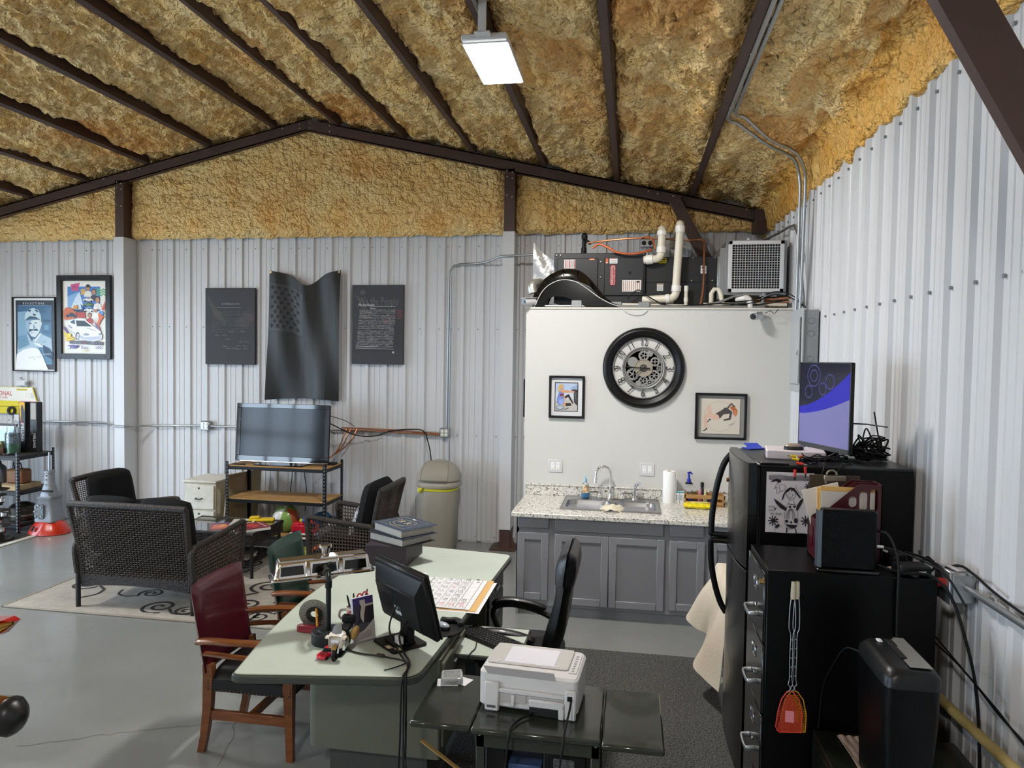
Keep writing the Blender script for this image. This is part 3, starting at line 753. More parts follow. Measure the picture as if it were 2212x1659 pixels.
# wipes
t = thing('wet_wipes_pack','crinkled yellow wet wipes packet lying in front of the caddy','packet',(.615,6.53,CT))
mb = W(t)
def wp(sg):
    def f(u,v):
        a, b = 2*u-1, 2*v-1; k = max(0,(1-a*a*a*a)*(1-b**4))**.5
        return (.615+a*.122+.004*math.sin(b*9)*abs(a)**4,6.53+b*.062+.003*math.sin(a*14)*abs(b),CT+.024+(.026 if sg > 0 else -.0235)*k+.0025*math.sin(u*23)*k*(sg > 0))
    return f
mb.grid(wp(1),20,12); g_ = wp(-1); mb.grid(lambda u,v: g_(1-u,v),20,12)
mb.build('pouch',mat('yellow_pouch','#e3cf1c',.32,bump=(30,.15)),t,smooth=60)
mb = W(t); T = frame((.615,6.53,CT+.0505),(1,0,0),(0,1,0)); mb.prism(rrect(-.06,.085,-.018,.03,.012),0,.004,T); mb.build('flip_lid',mat('pouch_lid','#d9d28a',.3),t)
mb = W(t); T = frame((.56,6.487,CT+.030),(1,0,.0),(0,.55,.8)); mb.poly(ell(0,.01,.018,.013),T,.001,0); mb.text('wipes',.02,frame((.63,6.484,CT+.034),(1,0,0),(0,.55,.8)),1,d=.002); mb.build('logo',[flat('#2c5a37'),flat('#f0f0e0')],t,smooth=0)
# wall outlets ------------------------------------------------------------
def outlet(x,z,lb):
    t = thing('wall_outlet',lb,'outlet',(x,YW,z),group='double outlets above the counter'); mb = W(t)
    mb.box(x-.069,x+.069,YW-.008,YW,z-.062,z+.062,.004); mb.build('cover_plate',M_white,t)
    for dx in (-.024,.024):
        mb = W(t); mb.box(x+dx-.017,x+dx+.017,YW-.011,YW-.007,z-.034,z+.034,.002); r = mb.build('receptacle',mat('outlet_face','#f2f2f2',.3),t)
        mb = W(t)
        for dz in (-.018,.018):
            for ddx in (-.006,.006): mb.box(x+dx+ddx-.001,x+dx+ddx+.001,YW-.0116,YW-.0108,z+dz-.002,z+dz+.006)
            mb.cyl((x+dx,YW-.0108,z+dz-.008),(x+dx,YW-.0116,z+dz-.008),.0025,n=8)
        mb.build('slots',M_black,r,smooth=0)
outlet(-.699,1.19,'white double outlet on the kitchen wall left of the faucet'); outlet(.171,1.19,'white double outlet on the kitchen wall right of the faucet')
t = thing('light_switch','white switch on the left end of the kitchen wall','switch',(KX,YW+.1,1.53))
mb = W(t); mb.box(KX-.012,KX,YW+.06,YW+.14,1.46,1.60,.004); mb.build('plate',M_white,t); mb = W(t); mb.box(KX-.018,KX-.012,YW+.09,YW+.11,1.51,1.55,.002); mb.build('toggle',M_white,t)
mb = MB(); mb.box(KX-.02,KX,YW+.03,YW+.22,1.65,2.02,.004)
single('black_wall_panel',mb,M_black,'thin black panel on the end of the kitchen wall above the switch','panel')
# ================================================================== CLOCK
cx, cz = .116, 2.148
t = thing('wall_clock','large round black skeleton wall clock with metal numerals and gears','clock',(cx,YW,cz))
T = frame((cx,YW,cz),(1,0,0),(0,0,1)); M_iron = mat('pewter','#9a9896',.42,.35,bump=(60,.1)); M_irond = mat('dark_pewter','#4a494c',.4,.75)
mb = W(t); mb._ring([(.285,.004),(.288,.03),(.297,.036),(.30,.03),(.312,.036),(.33,.052),(.345,.058),(.36,.052),(.372,.04),(.381,.024),(.381,.002)],72,T,None)
mb.build('rim',mat('black_satin','#0a0a0c',.38,spec=.4),t,smooth=50)
mb = W(t); mb._ring([(.278,.006),(.286,.006),(.286,.02),(.278,.02)],64,T,None); mb._ring([(.178,.014),(.184,.03),(.192,.034),(.199,.026),(.199,.012)],64,T,None); mb._ring([(.163,.016),(.170,.026),(.176,.026),(.178,.016)],64,T,None)
mb.build('chapter_rings',M_iron,t,smooth=50)
for k in range(1,13):
    a = PI/2 - k*PI/6; r = .239; s_ = str(k)
    up_ = Vector((math.cos(a),math.sin(a))) if not (3 < k < 9) else -Vector((math.cos(a),math.sin(a)))
    if k in (3,9): up_ = Vector((math.cos(a),math.sin(a)))
    o3 = T @ Vector((r*math.cos(a),r*math.sin(a),.018)); y3 = Vector((up_.x,0,up_.y)); x3 = y3.cross(Vector((0,-1,0)))
    mb = W(t); MM = frame(o3,x3,y3); mb.text(s_,.105,MM,sx=.85 if k < 10 else .72); mb.text(s_,.105,MM,sx=.85 if k < 10 else .72,d=.004)
    mb.build('numeral',M_irond,t,smooth=0)
def gear(R,teeth,x,y,d,holes,parent,m):
    mb = MB(org=t.location); pts = []
    for i in range(teeth):
        for da, rr in ((-.5,R*.88),(-.28,R),(.28,R),(.5,R*.88)): a = 2*PI*(i+da*.9)/teeth; pts.append((rr*math.cos(a),rr*math.sin(a)))
    Tg = T @ Matrix.Translation((x,y,d))
    if holes:
        inn = [(R*.62*math.cos(2*PI*i/len(pts)),R*.62*math.sin(2*PI*i/len(pts))) for i in range(len(pts))]; L = len(pts)
        vs = [(a,b,0) for a,b in pts]+[(a,b,0) for a,b in inn]+[(a,b,.006) for a,b in pts]+[(a,b,.006) for a,b in inn]
        fs = []
        for i in range(L): j = (i+1) % L; fs += [(2*L+i,2*L+j,3*L+j,3*L+i),(i,2*L+i,2*L+j,j),(L+i,L+j,3*L+j,3*L+i)]
        mb.add(vs,fs,M=Tg)
        for q in range(holes): a = 2*PI*q/holes; mb.stroke([(0,0),(R*.65*math.cos(a),R*.65*math.sin(a))],R*.16,Tg,.005)
        mb.cyl((0,0,0),(0,0,.008),R*.2,n=12,M=Tg)
    else: mb.prism(pts,0,.006,Tg)
    mb.build('gear',m,t,smooth=30)
for (R,n,x,y,d,h) in ((.05,14,0,.115,.012,5),(.06,16,-.10,-.06,.010,5),(.055,15,.10,-.07,.013,6),(.045,12,.105,.06,.011,4),(.05,14,-.10,.055,.014,0),(.045,13,0,-.12,.011,5),(.03,10,.06,-.135,.016,4),(.028,10,-.045,-.145,.017,0),(.026,10,.145,.0,.015,4),(.03,10,.055,.135,.017,0)):
    gear(R,n,x,y,d,h,t,M_iron)
mb = W(t); mb.lathe([(0,.006),(.168,.006)],48,M=T); mb.build('gear_backplate',mat('dull_pewter','#6f6d6b',.6,.2,var=('#8f8d8a',26,.7)),t,smooth=0)
mb = W(t); mb.lathe([(0,.024),(.076,.024),(.079,.030),(.084,.030),(.084,.010)],40,M=T); mb.build('centre_dial',mat('aged_dial','#a39a8b',.5,.35),t)
mb = W(t); mb._ring([(.026,.026),(.034,.026),(.034,.031),(.026,.031)],24,T,None)
for q in range(6): a = q*PI/3; mb.stroke([(0,0),(.03*math.cos(a),.03*math.sin(a))],.006,T,.0305)
mb.build('hub_wheel',M_irond,t)
M_hand = mat('clock_hand_black','#151414',.5)
def hand(ang,L,wd,tail,d):
    mb = MB(org=t.location); Th = T @ Matrix.Rotation(ang,4,'Z'); mb.prism([(-tail,-wd),(-tail,wd),(-.01,wd*.8),(L*.62,wd*.45),(L*.72,wd*1.3),(L*.8,wd*.5),(L,0),(L*.8,-wd*.5),(L*.72,-wd*1.3),(L*.62,-wd*.45),(-.01,-wd*.8)],d,d+.003,Th); mb.build('hand',M_hand,t,smooth=0)
hand(math.radians(176),.205,.0065,.062,.036); hand(math.radians(218),.145,.006,.02,.040)
# ================================================================== PICTURES on the kitchen wall
def framed(name,x0,x1,z0,z1,y,bw,depth,label,parts,cat='picture',fm=None,mount=None,tilt=0):
    """box frame on a wall at y facing -y; parts(mb_factory) add the inside"""
    c = ((x0+x1)/2,y,(z0+z1)/2); t = thing(name,label,cat,c); hw, hh = (x1-x0)/2, (z1-z0)/2
    T = Matrix.Translation(c) @ Matrix.Rotation(tilt,4,'Y') @ frame((0,0,0),(1,0,0),(0,0,1)); fm = fm or mat('frame_black','#0e0e10',.35)
    for a in ((-hw,-hw+bw,-hh,hh),(hw-bw,hw,-hh,hh),(-hw+bw,hw-bw,-hh,-hh+bw),(-hw+bw,hw-bw,hh-bw,hh)):
        pass
    mb = W(t)
    mb.box(-hw,-hw+bw,-hh,hh,0,depth,.003,M=T); mb.box(hw-bw,hw,-hh,hh,0,depth,.003,M=T)
    mb.box(-hw+bw-.002,hw-bw+.002,-hh,-hh+bw,0,depth,.003,M=T); mb.box(-hw+bw-.002,hw-bw+.002,hh-bw,hh,0,depth,.003,M=T); mb.build('frame',fm,t)
    mb = W(t); mb.box(-hw+bw-.002,hw-bw+.002,-hh+bw-.002,hh-bw+.002,.001,.006,M=T); mb.build('mount',mount or M_paper,t,smooth=0)
    return t, T, hw-bw, hh-bw
class Art:
    """flat print: polygons given in pixel-like units of a box, layered a hair apart in one mesh"""
    def __init__(s,T,cx,cy,w_,h,box,d):
        s.T = T; s.b = box; s.w = w_; s.h = h; s.c = (cx,cy); s.d = d; s.k = 0; s.mb = None; s.cols = []
    def start(s,org): s.mb = MB(org=org); return s
    def mi(s,c):
        if c not in s.cols: s.cols.append(c)
        return s.cols.index(c)
    def p(s,x,y): b = s.b; return (s.c[0]+((x-b[0])/(b[2]-b[0])-.5)*s.w,s.c[1]+(.5-(y-b[1])/(b[3]-b[1]))*s.h)
    def nx(s): s.k += 1; return s.d + s.k*.00022
    def P(s,c,*xy): s.mb.poly([s.p(xy[i],xy[i+1]) for i in range(0,len(xy),2)],s.T,s.nx(),s.mi(c)); return s
    def E(s,c,x,y,rx,ry,rot=0,n=18):
        ca, sa = math.cos(rot), math.sin(rot)
        s.mb.poly([s.p(x+rx*math.cos(a)*ca-ry*math.sin(a)*sa,y+rx*math.cos(a)*sa+ry*math.sin(a)*ca) for a in np.linspace(0,2*PI,n,endpoint=False)],s.T,s.nx(),s.mi(c)); return s
    def R(s,c,x0,y0,x1,y1): return s.P(c,x0,y0,x1,y0,x1,y1,x0,y1)
    def L(s,c,wd,*xy,sm=0):
        pts = [s.p(xy[i],xy[i+1]) for i in range(0,len(xy),2)]
        if sm: pts = [tuple(q) for q in spline([(a,b) for a,b in pts],sm)]
        s.mb.stroke(pts,wd*s.w/(s.b[2]-s.b[0]),s.T,s.nx(),s.mi(c)); return s
    def X(s,c,txt,x,y,size,sx=1.,rot=0):
        q = s.p(x,y); s.mb.text(txt,size*s.h/(s.b[3]-s.b[1]),s.T @ Matrix.Translation((q[0],q[1],0)) @ Matrix.Rotation(rot,4,'Z'),s.mi(c),sx,s.nx()); return s
    def done(s,name,parent,rough=.6): return s.mb.build(name,[flat(c,rough) for c in s.cols],parent,smooth=0)
t, T, hw, hh = framed('framed_picture',-.772,-.431,1.655,2.061,YW,.022,.03,'small black framed print of a seated woman in blue beside a car',None)
a = Art(T,-.004,.0,.245*.92,.305*.92,(275,395,1020,1340),.0065).start(t.location)
a.R('#1c1c20',275,395,1020,1340).R('#c3cbd8',300,425,995,1315).R('#aebed8',300,425,995,700).P('#b9b6b2',300,1000,995,900,995,1315,300,1315)
a.P('#8fa3c4',770,600,850,520,995,470,995,620,800,640).P('#3a3030',800,640,930,610,950,660,860,700).P('#2f3036',880,740,930,640,995,620,995,1140,930,1080,890,1010).P('#55565c',905,760,940,700,965,720,965,1000,930,1000)
a.P('#6d7fc4',370,860,420,700,500,660,570,760,560,900,580,1100,420,1130,355,1060,350,950).P('#8ea2dc',390,960,540,930,560,1090,430,1110).P('#c9966f',470,640,540,640,900,680,905,720,560,735,480,720)
a.P('#c99a78',560,870,720,780,760,830,640,920,610,1000).P('#2a2326',590,850,720,770,745,810,880,1060,850,1085,700,860,620,915).P('#c99a78',570,1040,760,1060,790,1120,620,1160,540,1130).P('#2a2326',620,1070,780,1060,820,1140,640,1165)
a.E('#c79b79',500,560,55,70).P('#c9a85c',385,700,390,560,430,470,500,450,550,480,520,520,460,540,440,700).P('#7b2630',445,780,560,760,575,830,470,880).E('#6d7780',450,1215,140,68).E('#a9bac4',450,1210,112,46).L('#4d4a4a',16,590,1275,730,1215).L('#e8e8ea',8,430,900,560,820)
a.done('print',t)
t, T, hw, hh = framed('framed_picture',.597,1.06,1.497,1.927,YW,.022,.035,'square black framed cream record sleeve print on the kitchen wall',None,mount=mat('grey_mount','#8f908c',.7))
a = Art(T,0,0,.345,.325,(325,290,1480,1385),.012).start(t.location)
mb = W(t); mb.box(-.1725,.1725,-.1625,.1625,.006,.0118,M=T); mb.build('sleeve',mat('cream_sleeve','#cfc6b8',.75,var=('#c3b8ac',6,.4)),t,smooth=0)
a.R('#d0c7b9',325,290,1480,1385)
for r in (470,458): a.L('#bfb3a6',6,*sum([[880+r*1.02*math.cos(q),840+r*math.sin(q)] for q in np.linspace(.3,5.9,40)],[]))
# generic abstract brush shapes in the print's colours
a.P('#d8b3a0',505,760,500,560,545,470,600,520,640,760,740,770,840,790,880,930,700,930,520,860,490,1000,480,1180,410,1240,400,820)
a.P('#4b4444',740,760,960,620,1010,560,1090,560,1160,620,1240,680,1200,740,980,770,880,910,830,790).P('#5a5250',1080,560,1210,400,1340,520,1300,540,1215,460,1130,590).P('#4b4444',1180,700,1250,690,1200,930,1000,975,990,935,1150,880)
a.P('#b8643a',1170,560,1240,500,1330,540,1400,640,1390,740,1350,830,1290,760,1260,660).P('#d2875a',1290,640,1360,640,1370,760,1330,800).P('#1d1a1a',360,1310,430,1265,500,1190,510,1280,480,1240,440,1300).P('#1d1a1a',485,1030,540,960,590,900,598,990,560,950,530,1015)
a.L('#8d87a0',7,1150,1120,1190,1060,1200,1110,1250,1050,1270,1080,1300,1010,sm=4)
a.done('print',t)
# electrical panel on the right wall
M_gbox = mat('grey_enamel','#8f9396',.4,var=('#868a8d',4,.3))
t = thing('electrical_panel','grey electrical breaker panel on the corrugated side wall beside the kitchen','electrical panel',(1.38,6.07,2.3))
mb = W(t); mb.box(1.325,1.435,5.88,6.27,2.0,2.635,.002); mb.build('enclosure',M_gbox,t)
mb = W(t); mb.box(1.312,1.326,5.865,6.285,1.985,2.65,.003); mb.build('cover',mat('grey_enamel_light','#a3a7aa',.38),t)
mb = W(t); mb.box(1.30,1.314,5.93,6.21,2.05,2.58,.003); d = mb.build('door',mat('grey_enamel_light','#a3a7aa',.38),t)
mb = W(t); mb.box(1.288,1.302,5.945,5.955,2.28,2.32,.002); mb.build('latch',M_galv,d)
mb = W(t); mb.box(1.309,1.313,5.90,5.922,2.06,2.58); mb.build('door_gap',M_black,t,smooth=0)
mb = W(t)
for zz in (2.12,2.25,2.45,2.55): mb._ring([(.022,0),(.026,0),(.026,.001),(.022,.001)],16,frame((1.38,5.879,zz),(1,0,0),(0,0,1)),None)
mb.build('knockouts',mat('grey_enamel_dark','#74787b',.4),t)
# ================================================================== EQUIPMENT ON TOP OF THE KITCHEN ROOM
ZT = KZ+.016
M_furn = mat('charcoal_sheet_metal','#26272a',.42); M_furn2 = mat('charcoal_sheet_metal_b','#1f2023',.45); M_pvc = mat('pvc_cream','#d9d2c0',.4); M_pvcw = mat('pvc_white','#e3e0da',.35)
M_foil = mat('foil_duct','#c4c6c8',.28,.9,bump=(18,.5,4))
FY = 7.0
t = thing('furnace','long charcoal furnace lying on top of the white kitchen room','furnace',(0,FY,ZT))
mb = W(t); mb.box(-.762,.12,FY,FY+.55,ZT+.03,3.255,.006); mb.build('blower_cabinet',M_furn,t)
for (x0,x1,z0,z1) in ((-.735,-.335,2.80,3.205),(-.275,.105,2.84,3.205)):
    mb = W(t); mb.box(x0,x1,FY-.014,FY+.002,z0,z1,.006); mb.build('access_panel',M_furn,t)
mb = W(t); mb.box(.122,.78,FY+.03,FY+.52,ZT+.03,3.215,.004); c2 = mb.build('coil_cabinet',M_furn2,t)
mb = W(t); mb.box(.122,.78,FY+.026,FY+.031,2.972,2.978); mb.build('seam',mat('dark_seam','#0c0c0d',.6),c2,smooth=0)
mb = W(t)
for x, z in ((-.70,3.235),(-.31,3.17),(-.31,3.02),(-.31,2.88),(-.74,3.235),(.10,3.235),(.42,3.205),(.56,3.2),(.76,3.2),(.55,2.985),(.66,2.985),(.74,2.985)): mb.cyl((x,FY-.002,z),(x,FY-.02,z),.006,n=6)
mb.build('screws',M_bolt,t,kind='stuff',smooth=0)
for (x,z) in ((-.31,3.15),): pass
TF = frame((0,FY-.0155,0),(1,0,0),(0,0,1)); TG = frame((0,FY+.025,0),(1,0,0),(0,0,1))
mb = W(t); mb.prism(rrect(-.218,-.165,2.94,3.135,.015),0,.004,TF,0); mb.prism(rrect(-.212,-.171,2.946,3.129,.012),0,.0048,TF,1); mb.prism(rrect(-.209,-.174,2.949,3.126,.010),0,.0052,TF,0)
mb.text('Goodman',.042,TF @ Matrix.Translation((-.192,3.037,.0056)) @ Matrix.Rotation(-PI/2,4,'Z'),1); mb.build('name_badge',[mat('badge_red','#a3161f',.35),M_white],t,smooth=0)
def sticker(name,T,x0,x1,z0,z1,base,marks):
    mb = MB(org=t.location); cols = [base]; mb.poly([(x0,z0),(x1,z0),(x1,z1),(x0,z1)],T,.0006,0)
    for c, a, b, p, q in marks:
        if c not in cols: cols.append(c)
        X = lambda u: x0+(x1-x0)*u; Z = lambda v: z0+(z1-z0)*v
        mb.poly([(X(a),Z(p)),(X(b),Z(p)),(X(b),Z(q)),(X(a),Z(q))],T,.0010,cols.index(c))
    mb.build(name,[flat(c) for c in cols],t,smooth=0)
sticker('warning_label',TF,-.665,-.555,3.105,3.19,'#dcdad8',[('#b8362f',.12,.2,.05,.95),('#b8362f',.45,.53,.05,.95),('#b8362f',.9,.98,.05,.95)]+[('#8d8d8d',a,a+.04,.1,.9) for a in (.25,.33,.58,.66,.74,.82)])
sticker('warning_label',TF,-.10,.08,2.88,2.99,'#dcdad8',[('#a0653a',a,a+.03,.05,.95) for a in (.05,.15,.25,.36,.47,.58,.7,.8,.9)]+[('#333333',.75,.9,.78,.93)])
sticker('rating_label',TF,-.225,-.15,3.15,3.20,'#e4e2e0',[('#777777',.1,.9,.2,.3),('#777777',.1,.9,.5,.6),('#b8362f',.1,.9,.85,.95)])
sticker('orange_label',TF,-.262,-.24,3.15,3.2,'#d9683a',[('#f0e0d0',.1,.9,.1,.3)]); sticker('orange_label',TF,-.42,-.37,3.185,3.20,'#d9683a',[('#f0e0d0',.1,.9,.3,.6)])
sticker('yellow_label',TG,.24,.315,3.155,3.205,'#d6c51e',[('#222222',.1,.9,.6,.8),('#222222',.1,.9,.2,.3)])
sticker('rating_label',TG,.635,.69,3.055,3.13,'#dedede',[('#333333',.2,.4,.6,.9),('#777777',.2,.9,.3,.4),('#333333',.5,.8,.1,.2)])
sticker('rating_label',TG,.23,.29,2.89,2.96,'#c9c9c6',[('#8a8a8a',.1,.9,.2,.3),('#a0653a',.1,.9,.85,.95),('#8a8a8a',.1,.9,.5,.6)])
sticker('rating_label',TG,.215,.27,2.765,2.80,'#d4d4d4',[('#888888',.1,.9,.4,.5)]); sticker('rating_label',TG,.335,.39,2.77,2.795,'#d4d4d4',[('#888888',.1,.9,.4,.5)])
mb = W(t); mb.lathe([(.012,0),(.014,.006),(.0,.006)],14,M=frame((-.03,FY-.014,3.06),(1,0,0),(0,0,1))); mb.build('sight_glass',M_black,t)
# supply plenum and return grille
t = thing('return_grille','white egg-crate return grille on a sheet metal box','grille',(1.13,6.85,3.1))
x0, x1, z0, z1 = .868, 1.36, 2.862, 3.335
mb = W(t); mb.box(x0-.02,x1+.03,6.90,7.5,z0-.02,z1+.005); mb.build('duct_box',M_galv,t,smooth=0)
mb = W(t); mb.box(x0+.03,x1-.03,6.892,6.90,z0+.03,z1-.03); mb.build('shade_backing',mat('duct_shade','#101012',.9),t,smooth=0)  # dark sheet standing in for the unlit duct interior behind the bars
mb = W(t)
for a in ((x0,x0+.035,z0,z1),(x1-.035,x1,z0,z1),(x0,x1,z0,z0+.035),(x0,x1,z1-.035,z1)): mb.box(a[0],a[1],6.86,6.89,a[2],a[3],.003)
mb.build('grille_frame',M_white,t)
mb = W(t)
for k in range(1,18): x = x0+.035+(x1-x0-.07)*k/18; mb.box(x-.0017,x+.0017,6.866,6.874,z0+.03,z1-.03)
for k in range(1,18): z = z0+.035+(z1-z0-.07)*k/18; mb.box(x0+.03,x1-.03,6.866,6.874,z-.0017,z+.0017)
mb.build('egg_crate_bars',M_white,t,kind='stuff',smooth=0)
mb = MB(); mb.box(.782,.845,6.99,7.5,2.80,3.22,.01); mb.box(.80,.85,6.97,7.5,2.84,3.29,.004)
single('duct_transition',mb,M_galv,'bare galvanised duct collar between furnace and grille box','duct')
mb = MB()
mb.slab(lambda u,v: (-.985+u*.21,7.10+u*.02+.008*math.sin(v*6+u*4),2.93+v*(.40-.13*u+.05*(1-u)**4)+.004*math.sin(u*9)),10,8,.02)
single('foil_insulation',mb,M_foil,'crumpled foil faced insulation at the left end of the furnace','insulation')
mb = MB(); mb.tube(spline([(-.90,7.12,2.98),(-.93,7.0,2.97),(-.97,6.93,2.93),(-.955,6.92,2.86)],5),[.05]*16,10)
single('flex_duct',mb,mat('foil_flex','#c9cac6',.35,.75,bump=(60,.4)),'short foil flex duct stub behind the black fender','duct')
# PVC vents
def elbow_pipe(name,pts,r,m,label,joints,cat='pipe',group=None):
    t = thing(name,label,cat,pts[0],group=group)
    mb = W(t); mb.tube(pts,r,16); mb.build('pipe',m,t)
    for (p,q) in joints: mb = W(t); mb.cyl(p,q,r*1.22,n=16); mb.build('coupling',M_pvcw,t)
def bend(c,r,u,v,n=7):
    u, v = Vector(u), Vector(v); c = Vector(c); return [tuple(c+u*r*math.cos(a)+v*r*math.sin(a)) for a in np.linspace(0,PI/2,n)]
elbow_pipe('vent_pipe',[(.10,6.975,3.18),(.20,6.96,3.185)]+bend((.20,6.96,3.245),.06,(0,0,-1),(1,0,0))+[(.26,6.96,3.3),(.265,6.97,3.42)]+bend((.265,7.03,3.42),.06,(0,-1,0),(0,0,1))+[(.265,7.5,3.49),(.265,8.3,3.5)],.037,M_pvc,'short white pvc flue pipe turning up from the furnace top',[((.12,6.972,3.181),(.185,6.962,3.185)),((.26,6.96,3.245),(.262,6.962,3.30)),((.265,6.97,3.41),(.265,6.972,3.45))])
elbow_pipe('vent_pipe',[(.10,6.985,2.80),(.30,6.93,2.805)]+bend((.335,6.925,2.875),.07,(0,0,-1),(1,0,0))+[(.405,6.925,2.95),(.43,6.94,3.45)]+bend((.432,7.0,3.46),.06,(0,-1,0),(0,0,1))+[(.432,7.5,3.52),(.432,8.3,3.53)],.037,M_pvc,'tall white pvc pipe rising in front of the furnace',[((.31,6.93,2.805),(.345,6.927,2.808)),((.405,6.925,2.875),(.408,6.925,2.93)),((.43,6.94,3.43),(.431,6.942,3.49))])
elbow_pipe('drain_pipe',[(.50,6.95,ZT+.01),(.50,6.95,2.86),(.50,6.95,2.92)],.017,M_pvc,'thin white pvc drain standpipe with open top',[((.50,6.95,2.78),(.50,6.95,2.82)),((.50,6.95,2.88),(.50,6.95,2.93))])
elbow_pipe('drain_pipe',[(.62,6.95,2.73),(.80,6.93,2.732)]+bend((.80,6.93,2.772),.04,(0,0,-1),(1,0,0))[:5]+[(.82,6.97,2.85),(.80,6.985,2.90),(.76,6.99,2.90),(.735,6.99,2.86),(.735,6.99,2.75)],.022,M_pvc,'curved white pvc trap beside the grille box',[((.64,6.95,2.73),(.70,6.945,2.731))])
elbow_pipe('drain_pipe',[(.95,6.9,2.80),(1.02,6.87,2.80)]+bend((1.02,6.87,2.76),.05,(0,0,1),(1,0,0))+[(1.07,6.87,2.72)],.032,M_pvcw,'fat white pvc elbow lying under the grille box',[])
elbow_pipe('pvc_line',[(-.25,6.90,ZT+.035),(.1,6.9,ZT+.03),(.48,6.9,ZT+.02)],.014,M_pvc,'thin cream pvc line along the room top before the furnace',[])
elbow_pipe('pvc_line',[(.66,6.94,2.752),(1.0,6.93,2.756),(1.40,6.90,2.75)],.017,M_pvc,'cream pvc line running under the grille to the side wall',[])
# copper lines
cable('copper_pipe',[(-.46,7.3,3.40),(-.2,7.25,3.42),(.1,7.22,3.43),(.5,7.2,3.40),(.66,7.15,3.39),(.665,7.05,3.30),(.66,6.98,3.1),(.655,6.97,2.9),(.63,6.95,2.74)],.010,M_copper,'long copper line looping over the furnace and down its front')
cable('orange_hose',[(-.39,6.99,3.30),(-.33,6.975,3.335),(-.26,6.96,3.31),(-.16,6.95,3.255),(-.02,6.95,3.235),(.10,6.955,3.255),(.17,6.99,3.28)],.011,mat('copper_orange','#c9683c',.4,.3),'orange copper tube drooping over the furnace top edge')
cable('orange_hose',[(.08,7.2,3.43),(.14,7.1,3.42),(.19,7.0,3.35),(.2,6.97,3.28)],.007,mat('copper_orange','#c9683c',.4,.3),'short orange tube dropping behind the white flue pipe')
cable('copper_pipe',[(.98,6.95,2.80),(1.2,6.92,2.80),(1.42,6.85,2.81)],.012,M_copper,'copper line under the grille box going to the side wall')
cable('copper_pipe',[(.98,6.97,2.78),(1.2,6.95,2.775),(1.42,6.88,2.78)],.009,M_copper,'thinner copper line under the grille box')
t = thing('gas_pipe','black iron gas pipe with elbow standing behind the furnace','pipe',(-.50,7.35,3.2))
mb = W(t); mb.cyl((-.50,7.35,2.75),(-.50,7.35,3.43),.02); mb.cyl((-.50,7.35,3.30),(-.50,7.35,3.36),.028); mb.sph((-.495,7.35,3.47),(.032,.032,.045)); mb.cyl((-.50,7.35,3.45),(-.43,7.35,3.40),.016); mb.build('pipe',mat('black_iron','#1b1b1c',.5,.4),t)
# fender
t = thing('motorcycle_fender','glossy black motorcycle fender with white pinstripe on the room top','fender',(-.56,6.90,ZT))
def fend(u,v):      # u along the arc, v across
    P = [(-.96,ZT+.004),(-.955,ZT+.10),(-.90,ZT+.21),(-.80,ZT+.315),(-.66,ZT+.372),(-.52,ZT+.36),(-.42,ZT+.29),(-.33,ZT+.19),(-.24,ZT+.085),(-.12,ZT+.03)]
    k = u*(len(P)-1); i = min(int(k),len(P)-2); f = k-i
    q = [Vector(P[max(0,min(len(P)-1,j))]) for j in (i-1,i,i+1,i+2)]
    p = .5*((2*q[1])+(q[2]-q[0])*f+(2*q[0]-5*q[1]+4*q[2]-q[3])*f*f+(3*q[1]-q[0]-3*q[2]+q[3])*f**3)
    c = Vector((-.62,ZT-.02)); d = (c-p); L = d.length; d = d/L if L else d
    a = v*PI; dep = .055*(1-math.cos(min(a,PI)))*0
    # across: front skirt -> crown -> back skirt
    yy = 6.905 - .055*math.cos(a); drop = (1-math.sin(a)**.6)*min(.16,L*.5)
    p = p + d*drop
    return (p.x,yy,max(p.y,ZT+.003))
mb = W(t); mb.slab(fend,40,16,.006); mb.build('shell',mat('black_paint','#09090a',.12,coat=.8),t,smooth=60)
mb = W(t)
arc = [(fend(u,.0)) for u in np.linspace(.06,.97,40)]
mb.tube([(p.x,6.836,p.z) for p in spline([(-.92,0,ZT+.02),(-.87,0,ZT+.13),(-.79,0,ZT+.215),(-.67,0,ZT+.262),(-.54,0,ZT+.245),(-.43,0,ZT+.18),(-.32,0,ZT+.10),(-.22,0,ZT+.045),(-.13,0,ZT+.012)],5)],.004,5); mb.build('pinstripe',M_white,t)
mb = W(t)
mb.add([(-.93,6.84,ZT+.002),(-.875,6.84,ZT+.002),(-.82,6.84,ZT+.07),(-.74,6.84,ZT+.105),(-.64,6.84,ZT+.10),(-.52,6.84,ZT+.055),(-.43,6.84,ZT+.002),(-.12,6.84,ZT+.002),(-.30,6.84,ZT+.09),(-.40,6.84,ZT+.20),(-.52,6.84,ZT+.25),(-.66,6.84,ZT+.262),(-.78,6.84,ZT+.215),(-.86,6.84,ZT+.11)],[tuple(range(14))])
mb.v = [Vector((p.x,p.y,p.z)) for p in mb.v]; mb.build('side_skirt',mat('black_paint','#09090a',.12,coat=.8),t,smooth=0)
mb = W(t); mb.cyl((-.655,6.852,ZT+.315),(-.655,6.836,ZT+.315),.009,n=10); mb.build('hinge_bolt',M_chrome,t)
mb = MB(); mb.box(-.86,-.62,6.87,6.99,ZT+.001,ZT+.016,.002); mb.box(-.80,-.60,6.88,6.98,ZT+.016,ZT+.03,.004,M=Matrix.Translation((-.7,6.93,ZT+.03)) @ Matrix.Rotation(.25,4,'Y') @ Matrix.Translation((.7,-6.93,-ZT-.03)))
tag(mb.build('metal_bracket',M_galv),'loose grey metal bracket lying under the fender arch','bracket')
